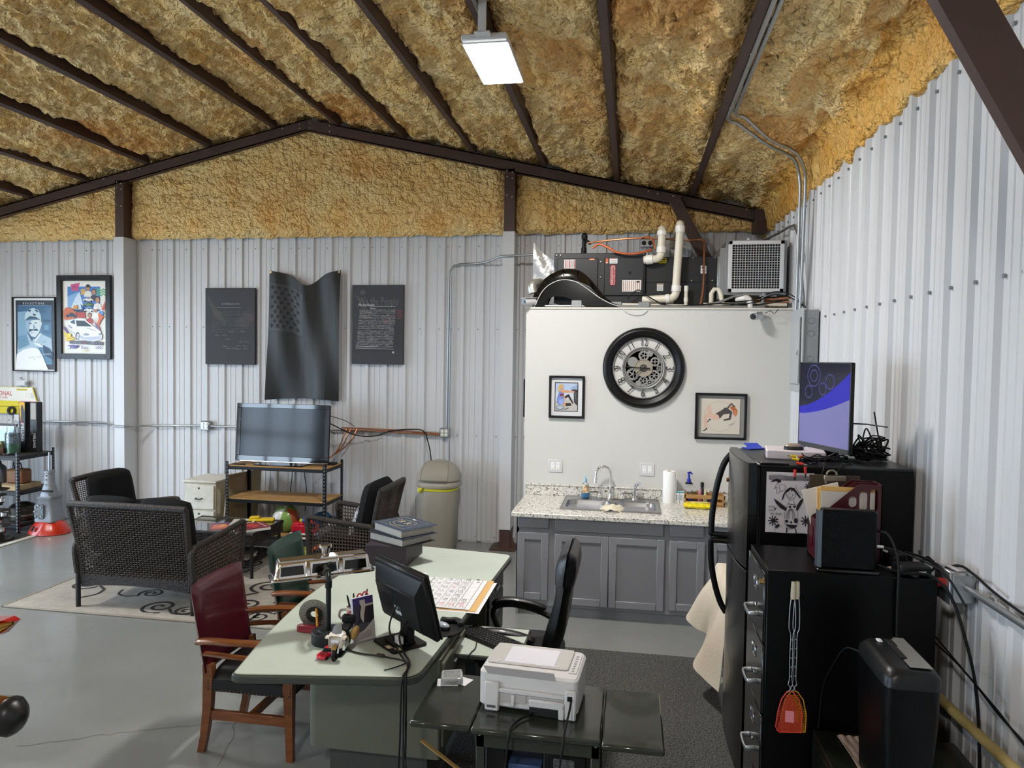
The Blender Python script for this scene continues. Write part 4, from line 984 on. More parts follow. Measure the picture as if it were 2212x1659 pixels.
# cameras
def sec_cam(loc,aim,label,foot):
    t = thing('security_camera',label,'camera',loc); d = (Vector(aim)-Vector(loc)).normalized(); p = Vector(loc)
    mb = W(t); mb.tube([p-d*.08,p-d*.07,p+d*.06,p+d*.075],[.022,.034,.034,.030],16); mb.build('housing',M_white,t)
    mb = W(t); mb.cyl(p+d*.065,p+d*.082,.027,n=16); mb.cyl(p+d*.08,p+d*.088,.014,n=12); mb.build('lens',M_blackg,t)
    mb = W(t); mb.tube([p-d*.06,p-d*.10+Vector((0,0,-.015)),foot],[.012,.012,.012],8); f = Vector(foot); mb.cyl(f,f+Vector((0,0,-.012)),.03,n=14); mb.build('mount_arm',M_white,t)
    mb = W(t); s_ = Vector((0,0,.036)); mb.box(-.035,.035,-.07,.085,-.002,.003,M=frame(p+s_,d.cross(Vector((0,0,1))),d)); mb.build('sun_shield',M_white,t,smooth=0)
sec_cam((-.975,6.80,2.765),(-1.6,5.9,2.68),'white bullet camera on the left corner of the kitchen room',(-.91,6.87,ZT+.012))
sec_cam((1.11,6.72,2.635),(.7,6.1,2.55),'white bullet camera on the kitchen wall below the grille',(1.20,6.825,2.64))
# conduits and boxes along the top front edge
def conduit(name,pts,r,label,boxes=(),straps=(),m=None,cat='conduit',group=None):
    t = thing(name,label,cat,pts[0],group=group); mb = W(t); mb.tube(pts,r,10); mb.build('tube',m or M_galv,t)
    for b in boxes:
        mb = W(t); mb.box(*b,.006); bx = mb.build('junction_box',M_galv,t)
        mb = W(t); xm, zm = (b[0]+b[1])/2, (b[4]+b[5])/2
        for dx in (-.018,.018): mb._ring([(.008,0),(.011,0),(.011,.0012),(.008,.0012)],12,frame((xm+dx,b[2]-.0002,zm),(1,0,0),(0,0,1)),None)
        mb.build('knockouts',mat('grey_dark_metal','#6d7072',.4,.6),bx)
    for p in straps: mb = W(t); mb.cb(p,(.03,.012,.03),.003); mb.build('strap',M_galv,t)
    return t
conduit('conduit',[(-.83,6.855,ZT+.014),(1.20,6.855,ZT+.014)],.0115,'grey steel conduit along the front edge of the kitchen room top',[(-.575,-.475,6.83,6.88,ZT,ZT+.07),(-.20,-.10,6.87,6.93,ZT+.022,ZT+.06),(.555-.50,.66-.50,6.83,6.88,ZT+.002,ZT+.055)])
conduit('conduit',[(.68,6.86,ZT+.03),(.80,6.86,ZT+.055),(.93,6.86,ZT+.11),(1.02,6.86,ZT+.13),(1.30,6.86,ZT+.115)],.012,'bent grey conduit rising under the grille box',[],[(1.19,6.85,ZT+.12)])
mb = MB(); mb.box(1.165,1.19,6.85,6.87,ZT,ZT+.14,.003); mb.box(1.15,1.21,6.845,6.875,ZT+.10,ZT+.118,.003); single('strut_bracket',mb,M_galv,'small steel strut bracket carrying pipes under the grille','bracket')
cable('loose_cable',[(-.05,6.93,ZT+.09),(.05,6.90,ZT+.17),(.16,6.88,ZT+.10),(.30,6.865,ZT+.03),(.5,6.85,ZT+.02),(.8,6.85,ZT+.04),(1.1,6.85,ZT+.03),(1.34,6.80,ZT+.06)],.006,M_cable,'black cable snaking along the kitchen room top')
cable('loose_cable',[(-.10,6.823,ZT+.004),(-.06,6.82,2.675),(.02,6.82,2.645),(.10,6.82,2.655),(.14,6.823,2.69)],.0035,mat('cable_white','#cfcfcb',.5),'thin white wire sagging below the room top edge')
for i, (z0,lb) in enumerate(((.03,'lower black wire bundle strand below the grille'),(.055,'upper black wire bundle strand below the grille'))):
    cable('loose_cable',[(.9,6.84,ZT+z0),(1.1,6.84,ZT+z0+.02),(1.27,6.82,ZT+z0+.09),(1.36,6.5,ZT+z0+.03),(1.385,6.1,2.665)],.005,M_cable,lb)
cable('loose_cable',[(1.18,6.72,2.66),(1.22,6.70,2.68),(1.26,6.72,2.66),(1.30,6.75,2.70)],.003,M_cable,'short grey wire from the camera to the panel')
# outlet box high on the wall behind
t = thing('outlet_box','grey outlet box on the back wall above the furnace','outlet',(.155,8.28,3.5)); mb = W(t); mb.box(.08,.22,8.24,8.33,3.50,3.59,.006); mb.build('box',M_galv,t)
mb = W(t)
for dx in (.115,.185): mb.cyl((dx,8.241,3.545),(dx,8.232,3.545),.026,n=14)
mb.build('receptacle',M_black,t)
conduit('conduit',[(.15,8.28,3.52),(.3,8.28,3.36),(.86,8.28,3.36),(1.4,8.28,3.38)],.012,'horizontal conduit on the back wall behind the furnace')
# ================================================================== CONDUITS on walls and roof
conduit('conduit',[(-1.02,8.10,3.40)]+[(-1.12,8.07,3.40),(-1.34,8.06,3.39),(-1.50,8.07,3.385),(-1.66,8.22,3.35),(-1.80,8.29,3.335),(-2.05,8.30,3.325)]+bend((-2.05,8.30,3.21),.11,(0,0,1),(-1,0,0))+[(-2.165,8.30,2.3),(-2.168,8.30,1.36)],.013,'steel conduit from the kitchen room down the back wall to an outlet box',[],[(-1.40,8.07,3.388),(-1.80,8.30,3.335),(-2.165,8.305,2.56),(-2.165,8.305,1.8)])
conduit('conduit',[(-2.14,8.305,3.2),(-2.14,8.305,2.56),(-2.143,8.305,1.36),(-2.13,8.305,.9),(-2.13,8.305,.02)],.011,'second thin conduit beside the first running to the floor',[],[(-2.14,8.31,2.56)])
def outlet_box4(x,z,label,m=None):
    t = thing('outlet_box',label,'outlet',(x,8.3,z)); mb = W(t); mb.box(x-.062,x+.062,8.265,8.34,z-.06,z+.06,.012); mb.build('box',M_galv,t)
    mb = W(t)
    for dx in (-.025,.025):
        for dz in (-.022,.022): mb.cyl((x+dx,8.266,z+dz),(x+dx,8.258,z+dz),.019,n=12)
    mb.build('receptacle',m or mat('ivory','#d8d4bd',.4),t)
outlet_box4(-5.33,1.305,'square steel outlet box on the conduit left of the television',mat('outlet_face','#f2f2f2',.3)); outlet_box4(-2.19,1.315,'square steel outlet box above the grey trash can')
outlet_box4(-7.84,1.335,'square steel outlet box behind the corner shelf jars')
conduit('conduit',[(-7.78,8.30,1.29),(-6.9,8.30,1.295),(-6.75,8.29,1.29),(-6.49,8.12,1.285),(-6.47,8.07,1.285),(-6.31,8.07,1.285),(-6.28,8.12,1.285),(-6.1,8.29,1.28),(-5.40,8.30,1.30)],.012,'horizontal conduit across the back wall behind the seating',[],[(-6.9,8.305,1.295)])
conduit('conduit',[(-5.27,8.30,1.30),(-3.9,8.30,1.30),(-2.25,8.30,1.31)],.012,'horizontal conduit behind the television to the trash can box')
conduit('copper_pipe',[(-3.5,8.29,1.335),(-2.9,8.29,1.33),(-2.26,8.29,1.30)],.009,'copper tube clipped along the conduit right of the television',[],[(-3.0,8.29,1.33),(-2.62,8.29,1.315)],m=M_copper,cat='pipe')
conduit('copper_pipe',[(-3.5,8.285,1.31),(-2.9,8.285,1.305),(-2.26,8.285,1.285)],.009,'lower copper tube along the conduit right of the television',[],[(-2.8,8.285,1.3),(-2.4,8.285,1.29)],m=M_copper,cat='pipe')
for i, (dx,lb) in enumerate(((0,'left copper tube curling down behind the television'),(.05,'middle copper tube curling down behind the television'),(.13,'right copper tube curling down behind the television'))):
    cable('copper_pipe',[(-3.42+dx,8.28,1.33),(-3.45+dx,8.25,1.25),(-3.48+dx*.6,8.2,1.12),(-3.52,8.1,1.02),(-3.6,8.0,.96)],.008,M_copper,lb)
cable('power_cable',[(-3.55,7.75,1.50),(-3.45,8.0,1.38),(-3.28,8.2,1.26),(-3.05,8.27,1.25),(-2.85,8.27,1.32),(-2.6,8.265,1.345),(-2.45,8.265,1.33),(-2.39,8.25,1.22),(-2.33,8.2,1.0),(-2.32,8.22,.6)],.007,M_cable,'black power cable from the television over the copper pipes')
cable('power_cable',[(-3.54,7.75,1.55),(-3.4,8.1,1.45),(-3.33,8.28,1.36)],.004,M_cable,'thin black wire from the television to the wall')
# roof conduits down to the electrical panel
p9 = .62
def roof_run(x0,dy,xe,label,st):
    P = [(x0,2.0,roof_z(p9)-.008),(x0,5.40+dy,roof_z(p9)-.012)]+[tuple(q) for q in spline([(x0,5.50+dy,roof_z(p9)-.012),(x0+.03,5.58+dy,roof_z(p9)-.014),(x0+.09,5.63+dy,roof_z(p9)-.016),(1.0,5.86+dy,3.92),(1.17,6.03+dy,3.895),(1.265,6.10+dy,3.855),(xe-.02,6.17+dy*.5,3.77),(xe,6.19+dy*.3,3.65)],5)]+[(xe,6.20+dy*.2,3.2),(xe,6.21,2.64)]
    conduit('conduit',P,.0135,label,[],[(x0,y,roof_z(p9)) for y in st])
roof_run(.665,.0,1.335,'grey conduit along the roof purlin and down to the breaker panel',(3.2,4.4,5.3))
roof_run(.70,-.13,1.366,'second grey conduit running parallel on the roof and down to the panel',(3.7,4.9))
conduit('conduit',[(1.05,6.93,3.36),(1.2,7.6,3.40),(1.36,7.15,3.45),(1.40,6.9,3.46),(1.405,6.7,3.44),(1.405,6.5,3.3),(1.405,6.25,2.68)],.012,'short conduit from behind the grille down to the breaker panel')
conduit('conduit',[(-.985,1.0,roof_z(-1.015)-.01),(-.985,4.44,roof_z(-1.015)-.01)],.012,'thin conduit on the purlin feeding the ceiling lamp')
conduit('conduit',[(1.40,6.1,1.96),(1.40,6.1,1.2),(1.40,6.1,.92)],.014,'conduit dropping from the breaker panel towards the counter')
cable('power_cable',[(1.37,5.95,1.97),(1.36,5.92,1.86),(1.32,5.90,1.78),(1.36,5.9,1.6),(1.35,5.9,1.3)],.006,M_cable,'black cable hanging under the breaker panel')
# conduit and box low on the right wall
t = thing('outlet_box','large steel outlet box with red switch on the side wall by the file cabinet','outlet',(1.38,3.27,1.29))
mb = W(t); mb.box(1.335,1.43,3.20,3.34,1.225,1.355,.008); mb.build('box',M_galv,t); mb = W(t); mb.box(1.325,1.337,3.195,3.345,1.22,1.36,.004); mb.build('cover',M_galv,t)
mb = W(t); mb.cyl((1.326,3.25,1.30),(1.29,3.25,1.30),.018); mb.box(1.275,1.30,3.23,3.27,1.288,1.312,.005); mb.build('red_switch',mat('red_plastic','#b3231b',.4),t)
mb = W(t); mb.cb((1.38,3.26,1.361),(.06,.07,.012),.004,rot=(.1,.1,.4)); mb.build('plug',mat('pale_plastic','#b9b2b4',.45),t)
conduit('conduit',[(1.395,3.20,1.295),(1.40,2.6,1.30),(1.40,1.2,1.31)],.014,'steel conduit along the side wall from the outlet box')
conduit('pvc_pipe',[(1.38,3.75,.72),(1.38,2.9,.775),(1.38,1.6,.83)],.022,'tan plastic pipe running low along the side wall',m=mat('tan_pipe','#a8935c',.5),cat='pipe')
cable('power_cable',[(1.32,3.30,1.335),(1.38,3.25,1.375),(1.41,3.18,1.36),(1.415,3.0,1.335),(1.415,2.7,1.325),(1.415,2.0,1.33)],.006,M_cable,'black cable lying along the side wall conduit')
cable('power_cable',[(1.15,3.22,1.335),(1.25,3.2,1.34),(1.31,3.16,1.28),(1.35,3.12,1.15),(1.385,3.06,.9),(1.39,3.02,.5),(1.385,3.0,.02)],.006,M_cable,'black cable falling from the file cabinet down the side wall')
for i, (dz,lb) in enumerate(((0,'upper of two thin black cords swagging along the side wall'),(-.03,'lower of two thin black cords swagging along the side wall'))):
    cable('power_cable',[(1.31,3.30,1.06+dz),(1.36,3.12,.98),(1.40,2.92,.91+dz*.3),(1.41,2.75,.87-dz*.3),(1.415,2.6,.87+dz),(1.415,2.2,.88)],.004,M_cable,lb)
# ================================================================== BACK WALL DECOR
def wall_frame(name,corners,y,bw,depth,label,**k):
    x0, x1, z0, z1 = corners; return framed(name,x0,x1,z0,z1,y,bw,depth,label,None,**k)
WY = YB-.027
t, T, hw, hh = wall_frame('framed_poster',(-8.15,-7.50,1.950,2.935),WY,.012,.03,'tall blue racing portrait poster in thin black frame on the back wall',mount=mat('poster_white','#dedede',.5))
a = Art(T,0,0,hw*2,hh*2,(95,405,812,1603),.0065).start(t.location)
a.R('#e0e0de',95,405,812,1603).R('#2c323c',125,442,790,1585).R('#567f9e',160,520,750,1500).R('#3d6384',160,520,750,640).P('#7fa3bd',160,640,300,620,330,1000,160,1050).P('#486f8f',560,600,750,560,750,1020,600,980).R('#33536f',600,760,740,800).R('#6b93b1',620,850,700,930).E('#3d6384',600,620,60,40)
a.P('#a9c0cf',165,1060,340,1000,450,1090,560,990,745,1070,760,1300,600,1200,150,1330).P('#6d94ae',165,1060,320,1010,370,1180,170,1260).P('#e3e6e6',540,990,575,985,480,1120,440,1130).P('#3d5d78',340,1000,380,980,430,1080,410,1130)
a.P('#d4dcdf',300,780,560,760,585,830,560,900,530,980,470,1050,400,1040,330,940,300,860).P('#96b2c4',300,780,400,770,370,900,380,1000,330,930,300,860).P('#7c9db4',440,830,480,900,430,920)
a.E('#4d6a80',385,825,28,9).E('#4d6a80',480,815,28,9).P('#35506a',350,950,380,915,430,925,490,910,530,935,500,950,430,940,370,965).L('#6c8ca2',7,390,985,450,978)
a.P('#b9ced8',285,750,300,650,370,585,450,570,530,610,570,700,575,770,480,720,380,710,300,770).P('#31465c',285,775,380,705,480,715,575,780,480,745,380,740).P('#2b3f55',340,610,390,590,400,620,360,635).P('#2b3f55',470,590,530,625,520,645,470,615).P('#2b3f55',440,660,490,680,470,700,430,690)
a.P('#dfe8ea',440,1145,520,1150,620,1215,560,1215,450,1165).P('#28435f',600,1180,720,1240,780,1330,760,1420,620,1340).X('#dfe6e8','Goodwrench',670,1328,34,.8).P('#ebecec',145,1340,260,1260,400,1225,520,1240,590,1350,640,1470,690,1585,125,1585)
a.L('#8d98a3',4,360,1420,380,1370,400,1400,430,1375,450,1420,490,1370,540,1390,560,1350,575,1400,sm=4).X('#4f7ba0','racing',265,1110,30).X('#4f7ba0','racing',620,1120,30)
a.X('#e9ecee','R E F L E C T I O N S',445,497,46,.98).L('#9fb6c6',3,200,525,690,525)
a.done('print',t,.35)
t, T, hw, hh = wall_frame('framed_poster',(-7.462,-6.672,2.125,3.218),WY-.004,.07,.04,'large colourful race car poster in wide black frame on the back wall',mount=mat('poster_white','#dedede',.5))
a = Art(T,0,0,hw*2,hh*2,(905,120,1660,1325),.0065).start(t.location)
a.R('#e4e1d8',905,120,1660,1325).R('#4a79b8',985,215,1545,620).P('#7fa7d2',985,380,1170,300,1130,560,985,620).P('#c9d8e6',1190,300,1110,420,1040,580,1270,600,1240,470)
for y in (265,305,345): a.L('#5fa879',22,1480,y+20,1520,y-10,1560,y+20,1600,y-8,1640,y+16)
a.P('#c45a86',1040,180,1200,150,1165,290,1060,285)
for y in (195,215,235,255): a.L('#8c2d57',6,1070,y,1160,y-4)
def head(x,y,s_,cap,suit,skin='#b98868',hair='#2f2620'):
    a.P(suit,x-1.5*s_,y+3*s_,x-1.1*s_,y+1.3*s_,x,y+.9*s_,x+1.1*s_,y+1.3*s_,x+1.5*s_,y+3*s_); a.E(hair,x,y-.25*s_,.82*s_,1.0*s_); a.E(skin,x,y,.70*s_,.95*s_)
    if cap: a.P(cap,x-.8*s_,y-.3*s_,x-.6*s_,y-1.1*s_,x,y-1.35*s_,x+.6*s_,y-1.1*s_,x+.85*s_,y-.3*s_)
    a.E('#3a2a22',x-.28*s_,y-.1*s_,.12*s_,.08*s_,n=8).E('#3a2a22',x+.28*s_,y-.1*s_,.12*s_,.08*s_,n=8).L('#7a3b30',s_*.12,x-.25*s_,y+.5*s_,x+.25*s_,y+.5*s_)
a.P('#c8a25a',1215,260,1290,250,1310,350,1220,350)
head(1340,240,48,'#26262c','#d8d4cc'); head(1443,310,46,None,'#3a3a44'); head(1505,440,50,None,'#e2ded6'); head(1472,600,44,'#e8e6e0','#ece8e0'); head(1368,695,42,None,'#b2343c')
def smallcar(x,y,s_,c): a.P(c,x-1.6*s_,y+.35*s_,x-1.3*s_,y-.15*s_,x-.5*s_,y-.3*s_,x-.1*s_,y-.75*s_,x+.7*s_,y-.7*s_,x+1.1*s_,y-.2*s_,x+1.7*s_,y,x+1.7*s_,y+.45*s_).P('#26303a',x-.35*s_,y-.3*s_,x-.02*s_,y-.65*s_,x+.62*s_,y-.6*s_,x+.85*s_,y-.25*s_).E('#1c1c1e',x-.9*s_,y+.4*s_,.3*s_,.28*s_,n=10).E('#1c1c1e',x+1.1*s_,y+.45*s_,.3*s_,.28*s_,n=10)
smallcar(1345,430,55,'#dedad2'); smallcar(1345,510,55,'#5d7f45'); smallcar(1355,600,52,'#e2e2e0'); a.P('#2c4f9e',1220,500,1270,560,1275,600,1240,590).P('#cb8a3a',1100,530,1165,520,1170,590,1095,590)
a.P('#c4622f',925,620,970,560,1060,570,1140,640,1140,740,960,770,925,740); smallcar(1055,690,60,'#23304c'); a.P('#b53a2c',1150,640,1290,640,1310,740,1160,730).P('#22304a',1140,600,1270,590,1290,640,1150,640)
a.P('#c8534a',1580,590,1640,450,1640,600,1600,610).E('#4f8cc8',1575,655,42,38).P('#d1673a',1520,650,1560,660,1620,710,1560,790,1540,860,1505,820,1530,740).P('#3d6fb4',1455,780,1555,930,1570,980,1500,950).P('#b9443a',1440,760,1460,800,1545,940,1550,900)
a.P('#54505a',1030,1120,1400,1100,1600,1130,1600,1180,1030,1160).P('#6a4a8c',925,860,1010,960,1010,1010,930,920)
a.P('#e9e9ec',1000,880,1050,770,1130,745,1290,750,1430,860,1560,950,1590,1030,1575,1090,1440,1120,1230,1100,1160,1060,1080,1000,1010,950).P('#27323a',1140,775,1290,780,1420,875,1160,870).P('#35586e',1045,800,1120,755,1130,840,1060,820).P('#b9bdd0',1190,1010,1300,1050,1580,1030,1570,1080,1400,1110,1220,1080).E('#8d98aa',1320,1005,55,20).E('#8d98aa',1555,1000,25,20).E('#2b2b2e',1170,1030,36,62,.1).E('#d6d6d8',1175,1035,24,46,.1).L('#5a6a9c',7,1020,930,1150,1010,1200,1060).L('#7a6aa8',10,1010,850,1080,900).L('#44406a',5,1330,900,1490,945).L('#6a4a8c',9,1020,910,1040,860,1060,910)
a.P('#e3c23c',930,950,1130,1090,980,1125).P('#f0d860',1000,990,1060,990,1060,1030,1010,1030).L('#a8792c',8,1000,1075,1080,1080).X('#c8c8cc','MONTE CARLO',1170,1147,18).X('#c8c8cc','RACING',1430,1147,18).R('#b8443c',1275,1138,1310,1156)
a.P('#4a3a9c',985,1185,1190,1185,1150,1235,1080,1245,1130,1205,1060,1205,1075,1235,985,1262,1050,1235,1040,1205).X('#4a3a9c','Dura',1290,1222,70,.9).X('#4a3a9c','500',1530,1222,62,1.25).X('#d8c66a','1997',1300,1275,60)
a.done('print',t,.35)
# dark canvases
M_canvas = mat('charcoal_canvas','#3a3b3f',.7,bump=(150,.2))
def canvas(x0,x1,z0,z1,label):
    c = ((x0+x1)/2,YB-.03,(z0+z1)/2); t = thing('canvas_print',label,'canvas',c,group=None); mb = W(t); mb.box(x0,x1,c[1]-.036,c[1],z0,z1,.004); mb.build('stretched_canvas',M_canvas,t)
    return t, frame((c[0],c[1]-.0362,c[2]),(1,0,0),(0,0,1)), (x1-x0), (z1-z0)
t, T, cw, ch = canvas(-5.328,-4.65,2.088,3.05,'dark canvas with faint declaration text left of the flag')
a = Art(T,0,0,cw,ch,(110,385,605,1150),.0).start(t.location)
a.P('#3f403d',125,470,150,480,330,740,300,760,170,600).P('#47433f',180,610,260,620,300,700,220,690).P('#443e41',400,720,540,620,560,690,540,800,420,760).P('#483b40',530,630,590,640,590,710,540,720)
a.X('#96979a','IN CONGRESS, JULY 4, 1776',362,545,22,.72).X('#8b8c90','The unanimous Declaration of the thirteen united States of America',348,578,15,.62)
rr = random.Random(3)
for k in range(26): y = 600+k*8.4; x = 190; 
for k in range(16):
    y = 620+k*14; x = 185
    while x < 525: l = rr.uniform(8,40); a.L('#56575b',2.2,x,y,min(x+l,530),y); x += l+rr.uniform(4,10)
for (x,y) in ((330,900),(460,925),(520,925),(440,960),(500,965),(300,970),(340,990),(400,990),(440,995),(510,990),(230,860),(300,860),(370,825),(480,820)):
    a.L('#85868a',2.4,x,y,x+12,y-7,x+16,y+4,x+30,y-6,x+44,y+2)
a.done('print',t)
t, T, cw, ch = canvas(-3.372,-2.716,2.123,3.085,'dark canvas with white We the People text right of the flag')
a = Art(T,0,0,cw,ch,(1573,355,2083,1142),.0).start(t.location)
a.P('#46453f',1585,430,1640,470,1760,650,1740,690,1660,560).P('#504c49',1650,610,1720,610,1760,660,1700,690,1660,680).P('#463e42',1870,690,1930,650,2000,600,2000,750,1910,760).P('#55383f',2015,600,2070,600,2070,680,2020,700).P('#5c3c44',1870,690,1920,690,1930,740,1890,740)
a.X('#5c5d60','We the People',1835,520,110,.62).X('#d4d5d8','We the People',1716,556,42,.66).L('#b9babd',3,1790,568,2005,568).X('#d4d5d8','Article. I.',1785,588,22,.8).E('#4e4f53',1680,430,26,24)
for k in range(44):
    y = 604+k*8.6; x = 1650
    while x < 2000:
        l = rr.uniform(6,50)
        if k % 6 == 5 and rr.random() < .6: x += l; continue
        a.L(rr.choice(['#8f9094','#a6a7aa','#77787c']),rr.uniform(2,3.4),x,y,min(x+l,2010),y); x += l+rr.uniform(2,7)
a.L('#a6a7aa',3.5,1645,985,2015,990).L('#b9babd',3,1640,965,1830,968).R('#c9cacc',2003,1015,2020,1031).R('#3a3b3f',2008,1021,2015,1027)
a.done('print',t)
# flag
t = thing('black_flag','long black tonal flag hung vertically between two dark canvases','flag',(-3.97,YB-.06,2.4))
def flagf(u,v):
    x = -4.44+.925*u-(.055*(1-u)+.02*u)*v; sag = .20*math.sin(PI*u)**1.4*(1 if u < .5 else 1) - .06*math.exp(-((u-.5)/.1)**2)*0
    top = 3.262 - .135*math.exp(-((u-.54)/.17)**2) - .05*math.sin(PI*u); z = top + (1.655-top+.03*math.sin(u*3))*v
    y = YB-.075 - .022*math.sin(u*7+v*2.3)*(.3+v) - .02*math.sin(u*15-v*5+1)*(1-v*.4) - .03*math.exp(-((u-.52)/.14)**2)*(1-v)**2
    return (x,y,z)
mb = W(t); mb.slab(flagf,60,70,.003); mb.build('cloth',mat('black_satin_cloth','#0c0c0e',.5,sheen=.3,bump=(8,.35,5)),t,smooth=60)
def on_flag(u,v,off=.004): p = Vector(flagf(u,v)); return (p.x,p.y-off,p.z)
mb = W(t)
def patch(u0,u1,v0,v1,nu,nv,off=.003): mb.grid(lambda u,v: on_flag(u0+(u1-u0)*u,v0+(v1-v0)*v,off),nu,nv)
patch(.0,.49,.09,.46,14,16); mb.build('star_field',mat('charcoal_satin_cloth','#2a2a2e',.5,sheen=.3),t,smooth=60)
for r in range(9):
    for c in range(5 if r % 2 == 0 else 4):
        u = .055+.088*c+(.044 if r % 2 else 0); v = .125+.037*r; pts = []
        for k in range(10):
            q = PI/2+2*PI*k/10+PI/2; rad = (.036 if k % 2 == 0 else .014); pts.append(on_flag(u+rad*math.cos(q)*1.0,v-rad*math.sin(q)*.58,.0065))
        mb = W(t); mb.add(pts,[tuple(range(10))]); mb.build('star',mat('black_star_cloth','#08080a',.6),t,smooth=0)
for (u0,u1) in ((.0,.16),(.30,.50),(.66,.83)):
    mb = W(t); patch(u0,u1,.47 if u1 < .51 else .03,.995,6,30,.0025); mb.build('stripe',mat('charcoal_stripe','#17171a',.48,sheen=.3),t,smooth=60)
mb = W(t)
for u in (.02,.98): p = on_flag(u,.012,.006); mb._ring([(.007,0),(.014,0),(.014,.003),(.007,.003)],14,frame(p,(1,0,0),(0,0,1)),None)
mb.build('grommets',mat('brass','#b8a274',.3,.9),t)
for i, (u,dx,lb) in enumerate(((.02,-.07,'left white string holding the black flag'),(.98,.07,'right white string holding the black flag'))):
    p = on_flag(u,.012,.004); cable('flag_string',[p,(p[0]+dx*.5,p[1]+.02,p[2]+.18),(p[0]+dx,YB-.012,3.553)],.003,mat('string_white','#d8d6d0',.7),lb)['category'] = 'string'
# ================================================================== TELEVISION ON ITS RACK
M_steelb = mat('rack_blue_black','#15171b',.4,.3); M_osb = mat('particle_board','#b08a55',.7,var=('#a07a48',14,.5))
def slot_post(t,x,y,z1,sx,sy,w_=.034):
    """slotted angle post with real keyhole slots drawn as recessed pieces"""
    mb = W(t); mb.box(x,x+sx*w_,y,y+sy*.003,0,z1); mb.box(x,x+sx*.003,y,y+sy*w_,0,z1); p = mb.build('upright',M_steelb,t,smooth=0)
    mb = W(t); n = int(z1/.04)
    for k in range(n):
        z = .03+k*.04
        ys = y-(.0006 if sy > 0 else -.0006)
        mb.add([(x+sx*.013,ys,z),(x+sx*.021,ys,z),(x+sx*.020,ys,z+.018),(x+sx*.014,ys,z+.018)],[(0,1,2,3)])
        xs = x-(.0006 if sx > 0 else -.0006)
        mb.add([(xs,y+sy*.013,z),(xs,y+sy*.021,z),(xs,y+sy*.020,z+.018),(xs,y+sy*.014,z+.018)],[(0,1,2,3)])
    mb.build('keyhole_slots',mat('slot_light','#a5a7a8',.5),p,kind='stuff',smooth=0)
def rack(name,label,x0,x1,y0,y1,levels,ztop,board=M_osb):
    t = thing(name,label,'shelf',((x0+x1)/2,(y0+y1)/2,0))
    for (x,y,sx,sy) in ((x0,y0,1,1),(x1,y0,-1,1),(x0,y1,1,-1),(x1,y1,-1,-1)): slot_post(t,x,y,ztop,sx,sy)
    for z in levels:
        for (a,b,c,d) in ((x0+.004,x1-.004,y0+.004,y0+.02),(x0+.004,x1-.004,y1-.02,y1-.004),(x0+.004,x0+.02,y0+.004,y1-.004),(x1-.02,x1-.004,y0+.004,y1-.004)):
            mb = W(t); mb.box(a,b,c,d,z-.05,z-.012,.004); mb.build('beam',M_steelb,t)
        mb = W(t); mb.box(x0+.01,x1-.01,y0+.01,y1-.01,z-.012,z); mb.build('shelf_board',board,t,smooth=0)
    return t
rack('storage_rack','black boltless rack with particle board shelves carrying the television',-4.58,-3.36,7.52,8.02,(.16,.565,.945),.985)
M_tvb = mat('piano_black','#050507',.06,coat=.5)
t = thing('television','flat black television standing on the particle board rack','television',(-3.97,7.70,.945))
TVM = Matrix.Translation((0,7.66,.985)) @ Matrix.Rotation(math.radians(-4.0),4,'X') @ Matrix.Translation((0,-7.66,-.985))
def WT(t): return MB(org=t.location,M=TVM)
mb = WT(t); mb.box(-4.535,-3.395,7.655,7.70,.985,1.648,.006); mb.box(-4.40,-3.55,7.70,7.76,1.05,1.58,.02); mb.build('case',M_black,t)
mb = WT(t)
for (a,b,c,d) in ((-4.54,-3.39,1.60,1.652),(-4.54,-3.39,.985,1.045),(-4.54,-4.487,1.045,1.60),(-3.445,-3.39,1.045,1.60)): mb.box(a,b,7.648,7.658,c,d,.003)
mb.build('bezel',M_tvb,t)
mb = WT(t); mb.add([(-4.487,7.6545,1.045),(-3.445,7.6545,1.045),(-3.445,7.6545,1.60),(-4.487,7.6545,1.60)],[(0,1,2,3)]); mb.build('screen',mat('tv_screen','#050608',.09,spec=.32),t,smooth=0)
mb = WT(t); mb.box(-4.535,-3.395,7.644,7.652,.978,.987,.002); mb.build('silver_trim',M_chrome,t)
mb = W(t); mb.box(-4.08,-3.86,7.66,7.72,.955,1.0); mb.build('neck',M_tvb,t,smooth=0); mb = W(t); mb.prism(rrect(-4.27,-3.67,7.56,7.84,.03),.945,.957,None,0,.003); mb.build('foot',M_tvb,t)
mb = MB(); mb.box(-3.50,-3.40+.02,7.80,7.90,.945,.972,.006); single('remote_box',mb,M_black,'small black box behind the television on the rack','box')
mb = MB(); mb.box(-4.53,-4.37,7.555,7.60,.945,.957,.004); single('remote_control',mb,M_black,'flat black remote at the front left of the television','remote')
cable('power_cable',[(-4.10,7.85,.93),(-4.11,8.15,.90),(-4.10,8.2,.75),(-4.12,8.2,.55),(-4.1,8.2,.3)],.005,M_cable,'left black cable hanging behind the rack')
cable('power_cable',[(-3.93,7.85,.93),(-3.92,8.15,.90),(-3.94,8.2,.75),(-3.91,8.2,.55),(-3.93,8.2,.3)],.005,M_cable,'right black cable hanging behind the rack')
cable('power_cable',[(-4.53,7.75,1.22),(-4.57,7.76,1.10),(-4.575,7.74,1.02),(-4.56,7.7,.965)],.004,M_cable,'thin black cable at the left edge of the television')
